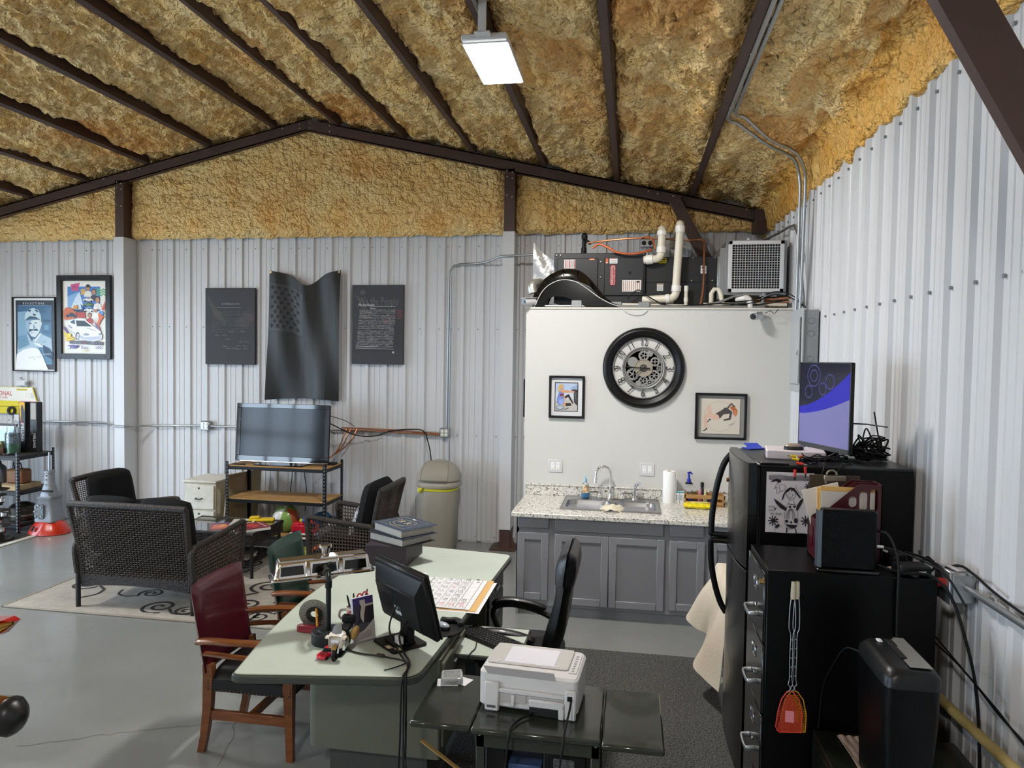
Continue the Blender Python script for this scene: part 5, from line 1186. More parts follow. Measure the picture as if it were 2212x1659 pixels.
# toys on the lowest shelf
t = thing('beach_ball','green and white striped beach ball on the lowest rack shelf','ball',(-3.93,7.72,.16+.158))
cols = [mat('ball_green','#7da554',.3,coat=.3),mat('ball_white','#d2d4d0',.3,coat=.3),mat('ball_green','#7da554'),mat('ball_white','#d2d4d0'),mat('ball_green','#7da554'),mat('ball_orange','#b3583a',.3,coat=.3)]
for k in range(6):
    mb = MB(); mb.lathe([(.158*math.cos(q),.158*math.sin(q)) for q in np.linspace(-PI/2,PI/2,13)],5,a0=k*PI/3+.5,a1=(k+1)*PI/3+.5,M=rotm(.55,.25,0)); mb.build('gore',cols[k],t,smooth=80)
t = thing('toy_fire_truck','red plastic toy fire truck with yellow lights on the rack shelf','toy',(-3.62,7.47,.16))
M_red = mat('toy_red','#b8152c',.3,coat=.3)
mb = W(t); mb.box(-3.76,-3.46,7.49,7.59,.205,.30,.012); mb.box(-3.60,-3.45,7.488,7.592,.205,.335,.02); mb.box(-3.75,-3.62,7.50,7.58,.29,.325,.012); mb.build('body',M_red,t)
mb = W(t); mb.box(-3.78,-3.45,7.486,7.594,.185,.21,.008); mb.build('chassis',mat('toy_cream','#d9cfc6',.4),t)
for x in (-3.70,-3.52):
    for y in (7.482,7.585): mb = W(t); mb.cyl((x,y,.197),(x,y+.016,.197),.037,n=16); mb.build('wheel',M_black,t)
mb = W(t); mb.add([(-3.52,7.4865,.265),(-3.47,7.4865,.265),(-3.465,7.4865,.325),(-3.52,7.4865,.325)],[(0,1,2,3)]); mb.build('cab_window',mat('toy_window','#1a1a22',.2),t,smooth=0)
for (x,c,r) in ((-3.66,'#d8c81e',.018),(-3.63,'#3a58b0',.02),(-3.53,'#c8322a',.024),(-3.49,'#1d1d22',.02),(-3.47,'#2f4f9c',.022)): mb = W(t); mb.sph((x,7.54,.340),(r,r,r*1.3),10,8); mb.build('toy_figure',mat('toy_'+c,c,.35),t)
mb = W(t); mb.box(-3.43,-3.40,7.46,7.55,.17,.24,.008); mb.build('hose',mat('toy_blue','#3460b4',.35),t)
mb = MB(); mb.box(-3.75,-3.52,7.41,7.465,.1605,.175,.004); single('white_toy_tray',mb,mat('toy_cream','#d9cfc6',.4),'flat cream toy piece lying in front of the toy fire truck','toy')
t = thing('toy_bin','dark blue open toy bin at the right end of the rack shelf','bin',(-3.5,7.8,.16)); mb = W(t)
mb.prism([(-3.64,7.68),(-3.40,7.68),(-3.40,7.95),(-3.64,7.95)],.1605,.32); mb.build('bin',mat('bin_blue','#1f3d57',.45),t,smooth=0)
mb = W(t); mb.sph((-3.52,7.8,.325),(.11,.11,.07),14,8); mb.build('blue_cloth',mat('blue_cloth','#234a6a',.8),t)
def plush(x,y,z,label):
    t = thing('plush_toy',label,'plush toy',(x,y,z),group='black and white plush toys by the rack'); mb = W(t); mb.sph((x,y,z+.05),(.052,.048,.05),14,10); mb.build('head',mat('plush_white','#d4d0cc',.9),t)
    for dx in (-.042,.042): mb = W(t); mb.sph((x+dx,y+.005,z+.10),(.026,.02,.028),10,8); mb.build('ear',mat('plush_black','#121212',.9),t)
    for dx, dz in ((-.02,.062),(.018,.06),(0,.035)): mb = W(t); mb.sph((x+dx,y-.045,z+dz),(.010,.007,.012),8,6); mb.build('face_patch',mat('plush_black','#121212',.9),t)
plush(-3.20,7.36,.33,'black and white plush toy left of the rack upright'); plush(-3.05,7.30,.33,'black and white plush toy right of the rack upright')
t = thing('toy_crate','low grey crate holding plush toys behind the right wicker armchair','crate',(-3.15,7.33,0)); mb = W(t); mb.box(-3.32,-2.95,7.24,7.48,.0,.325,.01); mb.build('crate',mat('crate_grey','#5c6066',.6),t)
# white two-drawer cabinet and the leaning board
M_wc = mat('worn_white_paint','#d8d5cb',.55,var=('#cbc6b8',9,.4))
t = thing('drawer_cabinet','old white two-drawer wooden cabinet left of the television rack','cabinet',(-5.03,7.9,0))
mb = W(t); mb.box(-5.24,-4.83,7.72,8.20,.02,.685,.004); mb.build('carcass',mat('worn_white_side','#cfc9ba',.6,var=('#bdb39f',5,.5)),t); mb = W(t); mb.box(-5.255,-4.815,7.70,8.21,.685,.71,.005); mb.build('top',M_wc,t)
for (z0,z1) in ((.37,.655),(.04,.35)):
    mb = W(t); mb.box(-5.225,-4.845,7.70,7.722,z0,z1,.005); d = mb.build('drawer',M_wc,t); mb = W(t); zc_ = (z0+z1)/2-.01
    mb.tube([(-5.075,7.70,zc_),(-5.07,7.675,zc_-.008),(-5.0,7.675,zc_-.008),(-4.995,7.70,zc_)],.006,8); mb.build('handle',M_black,d); mb = W(t); mb.cyl((-5.035,7.702,z1-.035),(-5.035,7.697,z1-.035),.012,n=12); mb.build('keyhole',M_black,d)
mb = MB(); mb.add([(-4.80,7.74,0),(-4.60,8.18,0),(-4.56,8.30,.80),(-4.78,7.86,.80)],[(0,1,2,3)]); mb = MB()
mb.box(-.27,.27,-.012,.012,0,.80,.002,M=Matrix.Translation((-4.695,8.0,0)) @ Matrix.Rotation(math.radians(76),4,'Z') @ Matrix.Rotation(.12,4,'X')); single('board',mb,mat('tan_board','#a99a80',.7,var=('#94866c',3,.5)),'tan board standing between the white cabinet and the television rack','board')
# trash can
M_tc = mat('trash_can_beige','#9b968a',.5); t = thing('trash_can','tall beige grey trash can with domed swing lid against the back wall','trash can',(-2.165,7.98,0))
def sq(c,hx,hy,r,z,n=6): return [(c[0]+x,c[1]+y,z) for x,y in rrect(-hx,hx,-hy,hy,r,n)]
def loft(mb,rows,cap=True):
    n = len(rows[0]); mb.add([p for r in rows for p in r],[(i*n+k,i*n+(k+1) % n,(i+1)*n+(k+1) % n,(i+1)*n+k) for i in range(len(rows)-1) for k in range(n)]+([tuple(range(n-1,-1,-1)),tuple((len(rows)-1)*n+k for k in range(n))] if cap else []))
C = (-2.165,7.98); mb = W(t); loft(mb,[sq(C,.185,.185,.12,0),sq(C,.195,.195,.13,.02),sq(C,.222,.222,.16,.70),sq(C,.222,.222,.16,.735)]); mb.build('bin',M_tc,t)
mb = W(t); loft(mb,[sq(C,.226,.226,.165,.70),sq(C,.229,.229,.168,.705),sq(C,.229,.229,.168,.735),sq(C,.226,.226,.165,.74)]); mb.tube([(C[0]-.2,C[1]-.14,.735),(C[0]-.17,C[1]-.21,.70),(C[0]-.14,C[1]-.225,.735)],[.01,.03,.01],6); mb.build('yellow_liner',mat('yellow_bag','#d6cf3a',.35,bump=(25,.3)),t)
mb = W(t); loft(mb,[sq(C,.242,.242,.18,.735),sq(C,.245,.245,.18,.74),sq(C,.245,.245,.18,.775),sq(C,.228,.228,.17,.80)]+[sq(C,.228*math.cos(q)+.02,.228*math.cos(q)+.02,.17*math.cos(q)+.02,.80+.235*math.sin(q)) for q in np.linspace(.08,1.45,10)]); lid = mb.build('domed_lid',M_tc,t,smooth=50)
def flapf(u,v): # swing flap on the front of the dome
    a_ = v*1.15+.12; r = .228*math.cos(a_)+.026; x = (u-.5)*2*.155*(1-.25*v**3); y = C[1]-math.sqrt(max(1e-4,(r)**2-(x*.55)**2)); return (C[0]+x,y-.004,.80+.235*math.sin(a_)+.0)
mb = W(t); mb.slab(flapf,12,10,.008); mb.build('swing_flap',mat('trash_flap','#8d887b',.5),lid,smooth=60)
mb = W(t); e = [flapf(u,0) for u in np.linspace(0,1,12)]+[flapf(1,v) for v in np.linspace(.1,1,10)]+[flapf(u,1) for u in np.linspace(.9,0,12)]+[flapf(0,v) for v in np.linspace(.9,.1,8)]; mb.tube([(x,y-.003,z) for x,y,z in e],.006,5,closed=True); mb.build('flap_rim',mat('trash_rim','#7c776b',.5),lid)
# ================================================================== RUG
t = thing('area_rug','cream area rug with dark scroll pattern under the wicker seating','rug',(-4.0,6.4,0))
M_rug = mat('rug_pile','#9d978d',.95,var=('#aca69c',7,.5),bump=(160,.6)); RX0, RX1, RY0, RY1 = -5.32, -2.45, 5.30, 7.35
mb = W(t); mb.slab(lambda u,v: (RX0+(RX1-RX0)*u,RY0+(RY1-RY0)*v+.012*math.sin(u*5),.0065+.004*max(0,math.sin(u*17)*math.exp(-v*9))),40,20,.010); mb.build('pile',M_rug,t)
mb = W(t)
for (a_,b_) in (((RX0,RY0),(RX1,RY0)),((RX1,RY0),(RX1,RY1)),((RX1,RY1),(RX0,RY1)),((RX0,RY1),(RX0,RY0))): mb.cb(((a_[0]+b_[0])/2,(a_[1]+b_[1])/2,.008),(abs(a_[0]-b_[0])+.02,abs(a_[1]-b_[1])+.02,.014),.004)
mb.build('bound_edge',mat('rug_edge','#8a8175',.9),t)
mb = W(t); ID = Matrix()
def swirl(cx,cy,s_,rot,flip=1):
    pts = []
    for k in range(34):
        th = k/33*3.6*PI; r = s_*(.10+.075*th); pts.append((r*math.cos(th)*flip,r*math.sin(th)))
    tail = [(pts[-1][0]-.25*s_*flip,pts[-1][1]-.9*s_),(pts[-1][0]-1.0*s_*flip,pts[-1][1]-1.4*s_),(pts[-1][0]-2.0*s_*flip,pts[-1][1]-1.2*s_)]
    c_, n_ = math.cos(rot), math.sin(rot); P = [(cx+x*c_-y*n_,cy+x*n_+y*c_) for x,y in pts+[tuple(q) for q in spline(tail,6)]]
    P = [p for p in P if RX0+.03 < p[0] < RX1-.03 and RY0+.03 < p[1] < RY1-.03]
    if len(P) > 3: mb.stroke(P,.028*s_/.16,ID,.0142)
for a_ in ((-4.0,5.55,.17,.3),(-3.72,5.5,.12,2.2,-1),(-3.55,5.62,.13,-.6),(-5.05,5.95,.15,1.2),(-4.85,6.2,.11,3.0,-1),(-3.3,5.75,.17,.8),(-3.05,5.5,.13,2.6,-1),(-3.35,6.25,.19,-.4),(-3.0,6.15,.15,1.9,-1),(-2.75,5.75,.16,.2),(-2.7,6.5,.17,2.4),(-3.45,6.7,.15,1.0,-1),(-3.9,6.9,.16,.3),(-4.6,7.1,.16,2.0),(-5.0,6.8,.17,.5,-1),(-3.2,7.1,.16,1.5),(-4.3,5.85,.12,-1.0)): swirl(*a_)
mb.build('scroll_pattern',mat('rug_dark','#2e2b2b',.95),t,kind='stuff',smooth=0)
# ================================================================== WICKER SEATING
M_wick = mat('dark_wicker','#463c35',.45); M_wickd = mat('dark_wicker_frame','#2c2622',.5,bump=(90,.8)); M_cush = mat('black_cushion','#0d0e10',.85,spec=.3,bump=(60,.1)); M_wleg = mat('wicker_leg','#171314',.45)
def weave(mb,P00,P10,P01,P11,nu,nv,r=.006,amp=.006,bow=None):
    """open basket weave stretched between four corners"""
    P00, P10, P01, P11 = map(Vector,(P00,P10,P01,P11)); nrm_ = (P10-P00).cross(P01-P00).normalized()
    def S(u,v): p = (P00*(1-u)+P10*u)*(1-v)+(P01*(1-u)+P11*u)*v; return p + (bow(u,v) if bow else Vector((0,0,0)))
    for j in range(nv+1):
        v = j/nv; mb.tube([S(i/nu,v)+nrm_*amp*(1 if (i+j) % 2 else -1) for i in range(nu+1)],r,4,cap=False)
    for i in range(nu+1):
        u = i/nu; mb.tube([S(u,j/nv)-nrm_*amp*(1 if (i+j) % 2 else -1) for j in range(nv+1)],r,4,cap=False)
def wicker_seat(name,label,cat,wd,loc,rz,n_cush,group=None,depth=.72):
    """local frame: faces +y, origin on the floor at the middle of the rear legs"""
    t = thing(name,label,cat,loc,rz,group); h = wd/2; BZ, BY = .915, -.10
    for x in (-h-.03,h+.03):
        mb = MB(); mb.tube(spline([(x,.0,0),(x,0,.22),(x*1.0,.0,.36),(x*1.0,-.02,.5)],4),.021,8); mb.build('leg',M_wleg,t)
        mb = MB(); mb.tube(spline([(x,depth+.02,0),(x,depth+.02,.30),(x,depth+.03,.56)],4),.021,8); mb.build('leg',M_wleg,t)
    mb = MB(); sp = [(-h,.02,.20),(-h-.015,.0,.40),(-h-.03,-.05,.68),(-h-.05,BY,BZ)]
    pr = spline([(-h,.03,.20),(-h,.0,.45),(-h-.015,-.05,.70),(-h-.03,BY,BZ)],4)
    for sg in (-1,1): mb.tube([(sg*-p.x,p.y,p.z) for p in pr],.027,8)
    mb.tube(spline([(-h-.03,BY,BZ),(-h*.5,BY-.012,BZ+.006),(0,BY-.015,BZ+.008),(h*.5,BY-.012,BZ+.006),(h+.03,BY,BZ)],4),.029,8); mb.build('back_frame',M_wickd,t)
    mb = MB(); nu = int(wd/.026); weave(mb,(-h,.005,.27),(h,.005,.27),(-h-.015,BY+.0,BZ-.02),(h+.015,BY+.0,BZ-.02),nu,32,.0042,.005); mb.build('back_weave',M_wick,t,kind='stuff',smooth=60)
    mb = MB(); rows = 6
    def aprf(u,v,y): return (-h+wd*u,y,.185+.095*v+.03*math.sin(PI*u)*(1-v)*1.0)
    mb.slab(lambda u,v: aprf(u,v,.02),24,2,.02)
    for j in range(9): mb.tube([(-h+wd*i/60,.006-.004*((i+j) % 2),aprf(i/60,j/8,0)[2]) for i in range(61)],.0065,4)
    mb.build('rear_apron',M_wickd,t,kind='stuff')
    mb = MB(); mb.slab(lambda u,v: aprf(u,v,depth),24,2,.03); mb.build('front_apron',M_wickd,t)
    mb = MB(); mb.box(-h,h,.02,depth,.27,.295); mb.build('seat_deck',M_wick,t,smooth=0)
    for sg in (-1,1):
        x = sg*(h+.035); mb = MB(); mb.tube(spline([(x,.0,.30),(x,-.03,.50),(x,.0,.565),(x,.06,.572),(x*1.02,depth*.6,.605),(x*1.03,depth+.0,.63),(x*1.03,depth+.04,.60),(x*1.02,depth+.03,.45),(x,depth+.02,.22)],5),.026,8); mb.build('arm_frame',M_wickd,t)
        mb = MB(); weave(mb,(x,.01,.26),(x,depth+.01,.24),(x,.01,.555),(x*1.02,depth+.01,.61),20,10,.0065,.004); mb.build('arm_weave',M_wick,t,kind='stuff',smooth=60)
    cw_ = wd/n_cush
    for k in range(n_cush):
        cx_ = -h+cw_*(k+.5); mb = MB(); mb.cushion(cx_,depth/2+.03,cw_*.97,depth*.95,.13,Matrix.Translation((0,0,.362)),n=12,pw=.25); mb.build('seat_cushion',M_cush,t,smooth=60)
        mb = MB(); Mt = Matrix.Translation((cx_,.135,.44)) @ Matrix.Rotation(math.radians(90+11),4,'X'); mb.cushion(0,.26,cw_*.98,.57,.17,Mt,n=12,pw=.28); mb.build('back_cushion',M_cush,t,smooth=60)
    return t
wicker_seat('wicker_loveseat','dark brown wicker loveseat with black cushions seen from behind','loveseat',1.03,(-4.145,5.42,.012),0,2)
wicker_seat('wicker_armchair','dark wicker armchair with black cushions behind the loveseat on the left','armchair',.62,(-5.42,6.64,.012),-PI/2,1,'wicker armchairs',.56)
wicker_seat('wicker_armchair','dark wicker armchair with black cushions seen side-on near the trash can','armchair',.64,(-2.44,6.84,.012),PI/2,1,'wicker armchairs',.60)
# patterned pillow in the right armchair
mb = MB(); mb.cushion(0,0,.36,.36,.11,Matrix.Translation((-2.66,6.83,.575)) @ Matrix.Rotation(-PI/2,4,'Z') @ Matrix.Rotation(math.radians(68),4,'X'),n=12)
single('throw_pillow',mb,mat('grey_white_pattern','#d0d0d2',.8,var=('#55585c',26,.85,(1,3,1))),'grey and white patterned pillow in the right wicker armchair','pillow',smooth=60)
# toys on the floor beside the chair
t = thing('toy_ball','orange and black toy ball in front of the grey toy crate','ball',(-3.22,7.08,.012+.10)); mb = MB(); mb.sph((0,0,0),.10,16,10); mb.build('ball',mat('ball_bright_orange','#d85a28',.4),t); mb = MB(); mb.lathe([(.101*math.cos(q),.101*math.sin(q)) for q in np.linspace(-.25,.25,5)],20,M=rotm(.6,.2,0)); mb.build('band',M_black,t)
mb = MB(); mb.sph((0,0,0),.08,16,10); o = single('toy_ball',mb,mat('ball_yellow_green','#8c9a2e',.4),'yellow green toy ball beside the orange ball','ball'); o.location = (-3.40,7.1,.092)
# coffee table
t = thing('wicker_coffee_table','dark wicker coffee table with glass top holding magazines','coffee table',(-4.05,6.72,.012)); X0, X1, Y0, Y1, Z = -4.55, -3.62, 6.42, 7.02, .45
for x in (X0+.025,X1-.025):
    for y in (Y0+.025,Y1-.025): mb = W(t); mb.cyl((x,y,.012),(x,y,Z-.06),.017,n=8); mb.build('leg',M_wleg,t)
mb = W(t)
for j in range(7):
    z = Z-.105+j*.017
    for (p,q) in (((X0,Y0),(X1,Y0)),((X1,Y0),(X1,Y1)),((X1,Y1),(X0,Y1)),((X0,Y1),(X0,Y0))):
        n = 46 if abs(p[0]-q[0]) > .1 else 30; P_, Q_ = Vector((*p,z)), Vector((*q,z)); nn = (Q_-P_).cross(Vector((0,0,1))).normalized()
        mb.tube([P_.lerp(Q_,i/n)+nn*(.005*((i+j) % 2)) for i in range(n+1)],.0075,4)
mb.box(X0+.01,X1-.01,Y0+.01,Y1-.01,Z-.10,Z-.012)
mb.build('woven_apron',M_wickd,t,kind='stuff'); mb = W(t)
mb.tube([(X0,Y0,Z),(X1,Y0,Z),(X1,Y1,Z),(X0,Y1,Z)],.018,8,closed=True); mb.build('rim',M_wickd,t)
mb = W(t); mb.box(X0+.012,X1-.012,Y0+.012,Y1-.012,Z+.002,Z+.010,.002); mb.build('glass_top',mat('dark_table_glass','#2a2c2e',.04,coat=.6),t)
mb = W(t); weave(mb,(X0+.02,Y0+.02,.16),(X1-.02,Y0+.02,.16),(X0+.02,Y1-.02,.16),(X1-.02,Y1-.02,.16),24,16,.006,.003); mb.build('lower_shelf',M_wleg,t,kind='stuff')
def mag(name,c,sx,sy,h,rz,cover,label,z=Z+.0105,pages='#dcdad6',art=None):
    t = thing(name,label,'magazine',(c[0],c[1],z),rz); mb = MB(); mb.box(-sx/2,sx/2,-sy/2,sy/2,.001,h-.001); mb.build('pages',flat(pages),t,smooth=0)
    mb = MB(); mb.box(-sx/2-.003,sx/2+.003,-sy/2-.003,sy/2+.003,h-.002,h,.0); mb.build('cover',mat('cover_'+cover,cover,.3),t,smooth=0)
    if art: mb = MB(); [mb.poly(p,Matrix(),h+.0004+.0002*i,i) for i,(c_,p) in enumerate(art)]; mb.build('cover_print',[flat(c_,.3) for c_,p in art],t,smooth=0)
    return t
mag('magazine',(-4.06,6.62),.24,.30,.012,.5,'#8c3030','red and orange magazine on the coffee table behind the cushion',art=[('#c9623a',[(-.1,-.12),(.08,-.1),(.02,.1),(-.09,.06)]),('#e0a04a',[(-.05,-.05),(.05,-.02),(.0,.07)]),('#3a3a7a',[(-.1,.09),(.1,.09),(.1,.13),(-.1,.13)])])
mag('magazine',(-3.76,6.60),.27,.34,.03,-.75,'#7d1f2a','thick dark red book lying on the coffee table corner',art=[('#b83a3a',[(-.12,-.1),(.1,.02),(.02,.1),(-.1,.05)]),('#5a1620',[(-.1,-.15),(.12,-.15),(.1,-.05)]),('#c9a0a0',[(-.12,.11),(.11,.13),(.11,.145),(-.12,.125)])])
mag('magazine',(-3.95,6.80),.22,.30,.015,.35,'#c9c7c0','white spiral notebook with black strap on the coffee table',art=[('#1b1b1c',[(-.05,-.15),(-.03,-.15),(-.03,.15),(-.05,.15)]),('#1b1b1c',[(.02,-.02),(.09,-.02),(.09,.06),(.02,.06)])])
mb = MB(); mb.box(-.13,.13,-.05,.05,0,.028,.008); mb.box(-.12,-.02,-.04,.04,.028,.05,.008); o = single('yellow_toy',mb,mat('toy_yellow','#d8b916',.35),'yellow plastic toy at the far corner of the coffee table','toy'); o.location = (-3.82,6.95,Z+.011); o.rotation_euler = (0,0,.3)
for i, (x,z0,c,lb) in enumerate(((-3.85,.168,'#b8ad98','lower beige book on the shelf under the coffee table'),(-3.83,.193,'#8f8674','upper tan book on the shelf under the coffee table'))):
    t = thing('book',lb,'book',(x,6.6,z0),.2*i); mb = MB(); mb.box(-.12,.12,-.09,.09,0,.024,.002); mb.build('cover',mat('bk'+c,c,.6),t); mb = MB(); mb.box(-.115,.122,-.086,.086,.004,.02); mb.build('pages',flat('#d8d2c4'),t,smooth=0)
# ================================================================== DESK
M_mint = mat('mint_linoleum','#b6bfb4',.28,var=('#b1baae',4,.3)); M_dg = mat('dark_green_edge','#3c4239',.4); M_ped = mat('tanker_desk_grey','#58594d',.42,bump=(200,.04)); M_pedd = mat('tanker_desk_dark','#3a3c38',.45)  # pedestal grey darkened: the shade below the desktop is put into its colour
DZ = .76
t = thing('conference_desk','large old steel desk with bowed mint green top','desk',(-1.4,4.1,0))
left = [tuple(p) for p in spline([(-1.775,2.96),(-1.86,3.45),(-1.915,4.05),(-1.875,4.65),(-1.77,5.29)],6)]
top = round_poly([(-.925,3.085),(-.838,5.19)]+[(-1.77,5.31)]+list(reversed(left[1:-1]))+[(-1.775,2.945)],[.09,.07,.07]+[0]*(len(left)-2)+[.07],5)
mb = W(t); mb.prism(top,DZ-.042,DZ-.004,None,0,.006); ed = mb.build('top_edge',M_dg,t)
for k in range(3): mb = W(t); mb.tube([(x,y,DZ-.014-.009*k) for x,y in top],.0025,4,closed=True); mb.build('edge_rib',M_pedd,ed)
mb = W(t); mb.prism(inset(top,.014),DZ-.006,DZ); mb.build('desktop',M_mint,t,smooth=0)
mb = W(t); L_ = [(x,y,DZ-.001) for x,y in inset(top,.012)]; mb.tube(L_,.0026,5,closed=True); mb.build('bright_trim',mat('trim_strip','#c9cdbd',.25,.5),t)
for (y0,y1,nm) in ((3.375,3.87,0),(4.52,5.06,1)):
    mb = W(t); mb.prism(round_poly([(-1.60,y0),(-.90,y0),(-.90,y1),(-1.60,y1)],[.05,.015,.015,.05],4),.215,DZ-.04); p = mb.build('pedestal',M_ped,t)
    mb = W(t); mb.box(-1.50,-.98,y0+.06,y1-.06,0,.215); mb.build('plinth',M_pedd,t,smooth=0)
    for k, (z0,z1) in enumerate(((.575,.70),(.425,.565),(.275,.415))):
        mb = W(t); mb.box(-.90,-.882,y0+.015,y1-.015,z0,z1,.004); d = mb.build('drawer',M_pedd if nm else M_ped,p)
        mb = W(t); mb.box(-.882,-.866,(y0+y1)/2-.06,(y0+y1)/2+.06,(z0+z1)/2-.008,(z0+z1)/2+.008,.004); mb.build('handle',M_galv,p)
mb = W(t); mb.box(-1.58,-1.56,3.87,4.52,.26,DZ-.04); mb.build('modesty_panel',M_ped,t,smooth=0)
mb = W(t); mb.box(-.94,-.535,3.60,4.02,.638,.66,.004); sl = mb.build('writing_slide',M_pedd,t)
mb = W(t); mb.box(-.925,-.545,3.61,4.01,.6595,.6615); mb.build('slide_surface',M_mint,sl,smooth=0)
# monitor on the desk (seen from behind)
M_mon = mat('monitor_black','#0c0c0e',.5,spec=.3,bump=(220,.05)); M_mong = mat('monitor_gloss','#070708',.4,spec=.35)
t = thing('computer_monitor','black computer monitor seen from behind on the mint desk','monitor',(-1.13,3.44,DZ+.001),math.radians(-41))
PT = Matrix.Translation((.045,.055,.085)) @ Matrix.Rotation(math.radians(15),4,'X')
mb = MB(); mb.box(-.235,.235,-.018,.012,.0,.345,.008,M=PT); mb.box(-.235,.235,.010,.022,.0,.345,.004,M=PT); mb.build('bezel',M_mong,t)
mb = MB(); mb.add([(-.19,-.055,.05),(.19,-.055,.05),(.19,-.055,.255),(-.19,-.055,.255),(-.225,-.016,.012),(.225,-.016,.012),(.225,-.016,.325),(-.225,-.016,.325)],[(0,1,2,3),(0,4,5,1),(1,5,6,2),(2,6,7,3),(3,7,4,0)],M=PT); mb.box(-.19,.19,-.062,-.05,.06,.25,.01,M=PT); mb.build('back_housing',M_mon,t)
mb = MB(); mb.text('acer',.045,PT @ frame((-.08,-.0625,.215),(1,0,0),(0,0,1)),sx=1.15,d=.0006); mb.build('logo',mat('logo_grey','#4d4f52',.3,.4),t,smooth=0)
mb = MB(); T = PT @ frame((0,-.0625,.13),(1,0,0),(0,0,1)); mb.poly([(-.035,-.03),(.03,-.03),(.03,.025),(-.035,.025)],T,.0004,0); mb.poly([(-.03,-.025),(.025,-.025),(.025,-.005),(-.03,-.005)],T,.0008,1); mb.poly([(-.03,.005),(.0,.005),(.0,.02),(-.03,.02)],T,.0008,1); mb.build('rating_sticker',[flat('#2b2d30'),flat('#b9bcc0')],t,smooth=0)
mb = MB(); mb.add([(-.218,.0225,.03),(.218,.0225,.03),(.218,.0225,.328),(-.218,.0225,.328)],[(0,1,2,3)],M=PT); mb.build('screen',mat('screen_dark','#0c0d0f',.2),t,smooth=0)
mb = MB(); mb.box(-.035,.035,-.02,.03,.012,.16,.008,M=Matrix.Translation((.03,.02,0))); mb.box(-.06,.06,-.06,.0,.06,.12,.01,M=PT); mb.build('neck',M_mon,t)
mb = MB(); mb.prism(rrect(-.105,.105,-.10,.10,.015),0,.014,None,0,.003); mb.prism(rrect(-.07,.07,-.06,.06,.02),.014,.022,None,0,.003); mb.build('foot',M_mon,t)
mb = MB(); ID = Matrix()
for k, (x,y) in enumerate(((.035,-.085),(.085,-.06))): mb.poly([(x-.022,y-.014),(x+.022,y-.014),(x+.022,y+.014),(x-.022,y+.014)],ID,.0146,0); mb.poly([(x-.014,y-.009),(x+.012,y-.010),(x+.005,y+.010)],ID,.0149,1)
mb.build('foot_stickers',[flat('#b3a07c'),flat('#d8d2c6')],t,smooth=0)
mb = MB(); mb.box(.02,.07,-.045,-.02,.022,.06,.003); mb.build('cable_clip',M_white,t)
# desk lamp
t = thing('desk_lamp','desk lamp made of a chrome finned engine cover on a black pipe','lamp',(-1.495,3.39,DZ+.001))
mb = W(t); c = (-1.495,3.39,DZ+.001); mb.lathe([(.082,0),(.084,.004),(.084,.055),(.080,.06),(.052,.06),(.048,.066),(.03,.066),(.026,.06),(0,.06)],32,c); b_ = mb.build('base_drum',mat('iron_drum','#1d2023',.5,.4),t)
mb = W(t)
for k in range(10): a_ = k*PI/5; mb.cyl((c[0]+.066*math.cos(a_),c[1]+.066*math.sin(a_),c[2]+.0601),(c[0]+.066*math.cos(a_),c[1]+.066*math.sin(a_),c[2]+.0606),.005,n=8)
mb.build('vent_holes',mat('hole_black','#050505',.9),b_)
E_ = (-1.572,3.517,1.105)
mb = W(t); mb.tube([(c[0],c[1],DZ+.06),(c[0],c[1],1.06)]+[(c[0]-.006,c[1]+.01,1.09),(c[0]-.022,c[1]+.036,1.105),E_],.0135,12); mb.cyl((c[0],c[1],1.04),(c[0],c[1],1.075),.018,n=12); mb.cyl((c[0]-.02,c[1]+.033,1.105),(c[0]-.04,c[1]+.066,1.105),.018,n=12); mb.build('pipe_arm',mat('black_iron_pipe','#202224',.4,.6),t)
ax = Vector((.425,.31,0)).normalized(); ay = Vector((-ax.y,ax.x,0)); VM = Matrix(((ax.x,ay.x,0,-1.607),(ax.y,ay.y,0,3.565),(0,0,1,1.055),(0,0,0,1)))
M_pchr = mat('polished_aluminium','#d4cdc6',.1,1.)
def rr2(hx,hy,r,z): return [(x,y,z) for x,y in rrect(-hx,hx,-hy,hy,r,4)]
mb = MB(org=t.location,M=VM); loft(mb,[rr2(.272,.078,.03,0),rr2(.272,.078,.03,.008),rr2(.255,.060,.02,.010),rr2(.248,.053,.02,.03),rr2(.240,.046,.018,.078),rr2(.232,.040,.016,.088)]); mb.build('shade',M_pchr,t,smooth=30)
mb = MB(org=t.location,M=VM)
for k in range(9): y = -.034+.0085*k; mb.box(-.225,.225,y-.0018,y+.0018,.087,.096,.001)
mb.build('fins',M_pchr,t,kind='stuff')
for x in (-.085,.085):
    mb = MB(org=t.location,M=VM); mb.add([(x-.012,-.0605,.012),(x+.012,-.0605,.012),(x+.012,-.044,.086),(x-.012,-.044,.086),(x-.009,-.066,.012),(x+.009,-.066,.012),(x+.009,-.049,.082),(x-.009,-.049,.082)],[(4,5,6,7),(0,4,7,3),(5,1,2,6),(3,7,6,2)]); mb.build('rib',M_pchr,t)
for (xa,xb) in ((-.225,-.105),(-.065,.065),(.105,.225)):
    mb = MB(org=t.location,M=VM); mb.add([(xa,-.0565,.022),(xb,-.0565,.022),(xb-.004,-.0475,.068),(xa+.004,-.0475,.068)],[(0,1,2,3)]); mb.build('dark_panel',mat('smoked_panel','#3a3836',.12,.9),t,smooth=0)
mb = MB(org=t.location,M=VM); mb.lathe([(.020,0),(.022,.01),(.024,.045),(.033,.048),(.034,.062),(.028,.068),(0,.068)],20,(.015,0,.09)); mb.build('breather_cap',M_pchr,t)
mb = MB(org=t.location,M=VM); mb.cyl((.03,-.055,.05),(.03,-.085,.05),.024,n=14); mb.build('flange',mat('black_iron_pipe','#202224'),t)
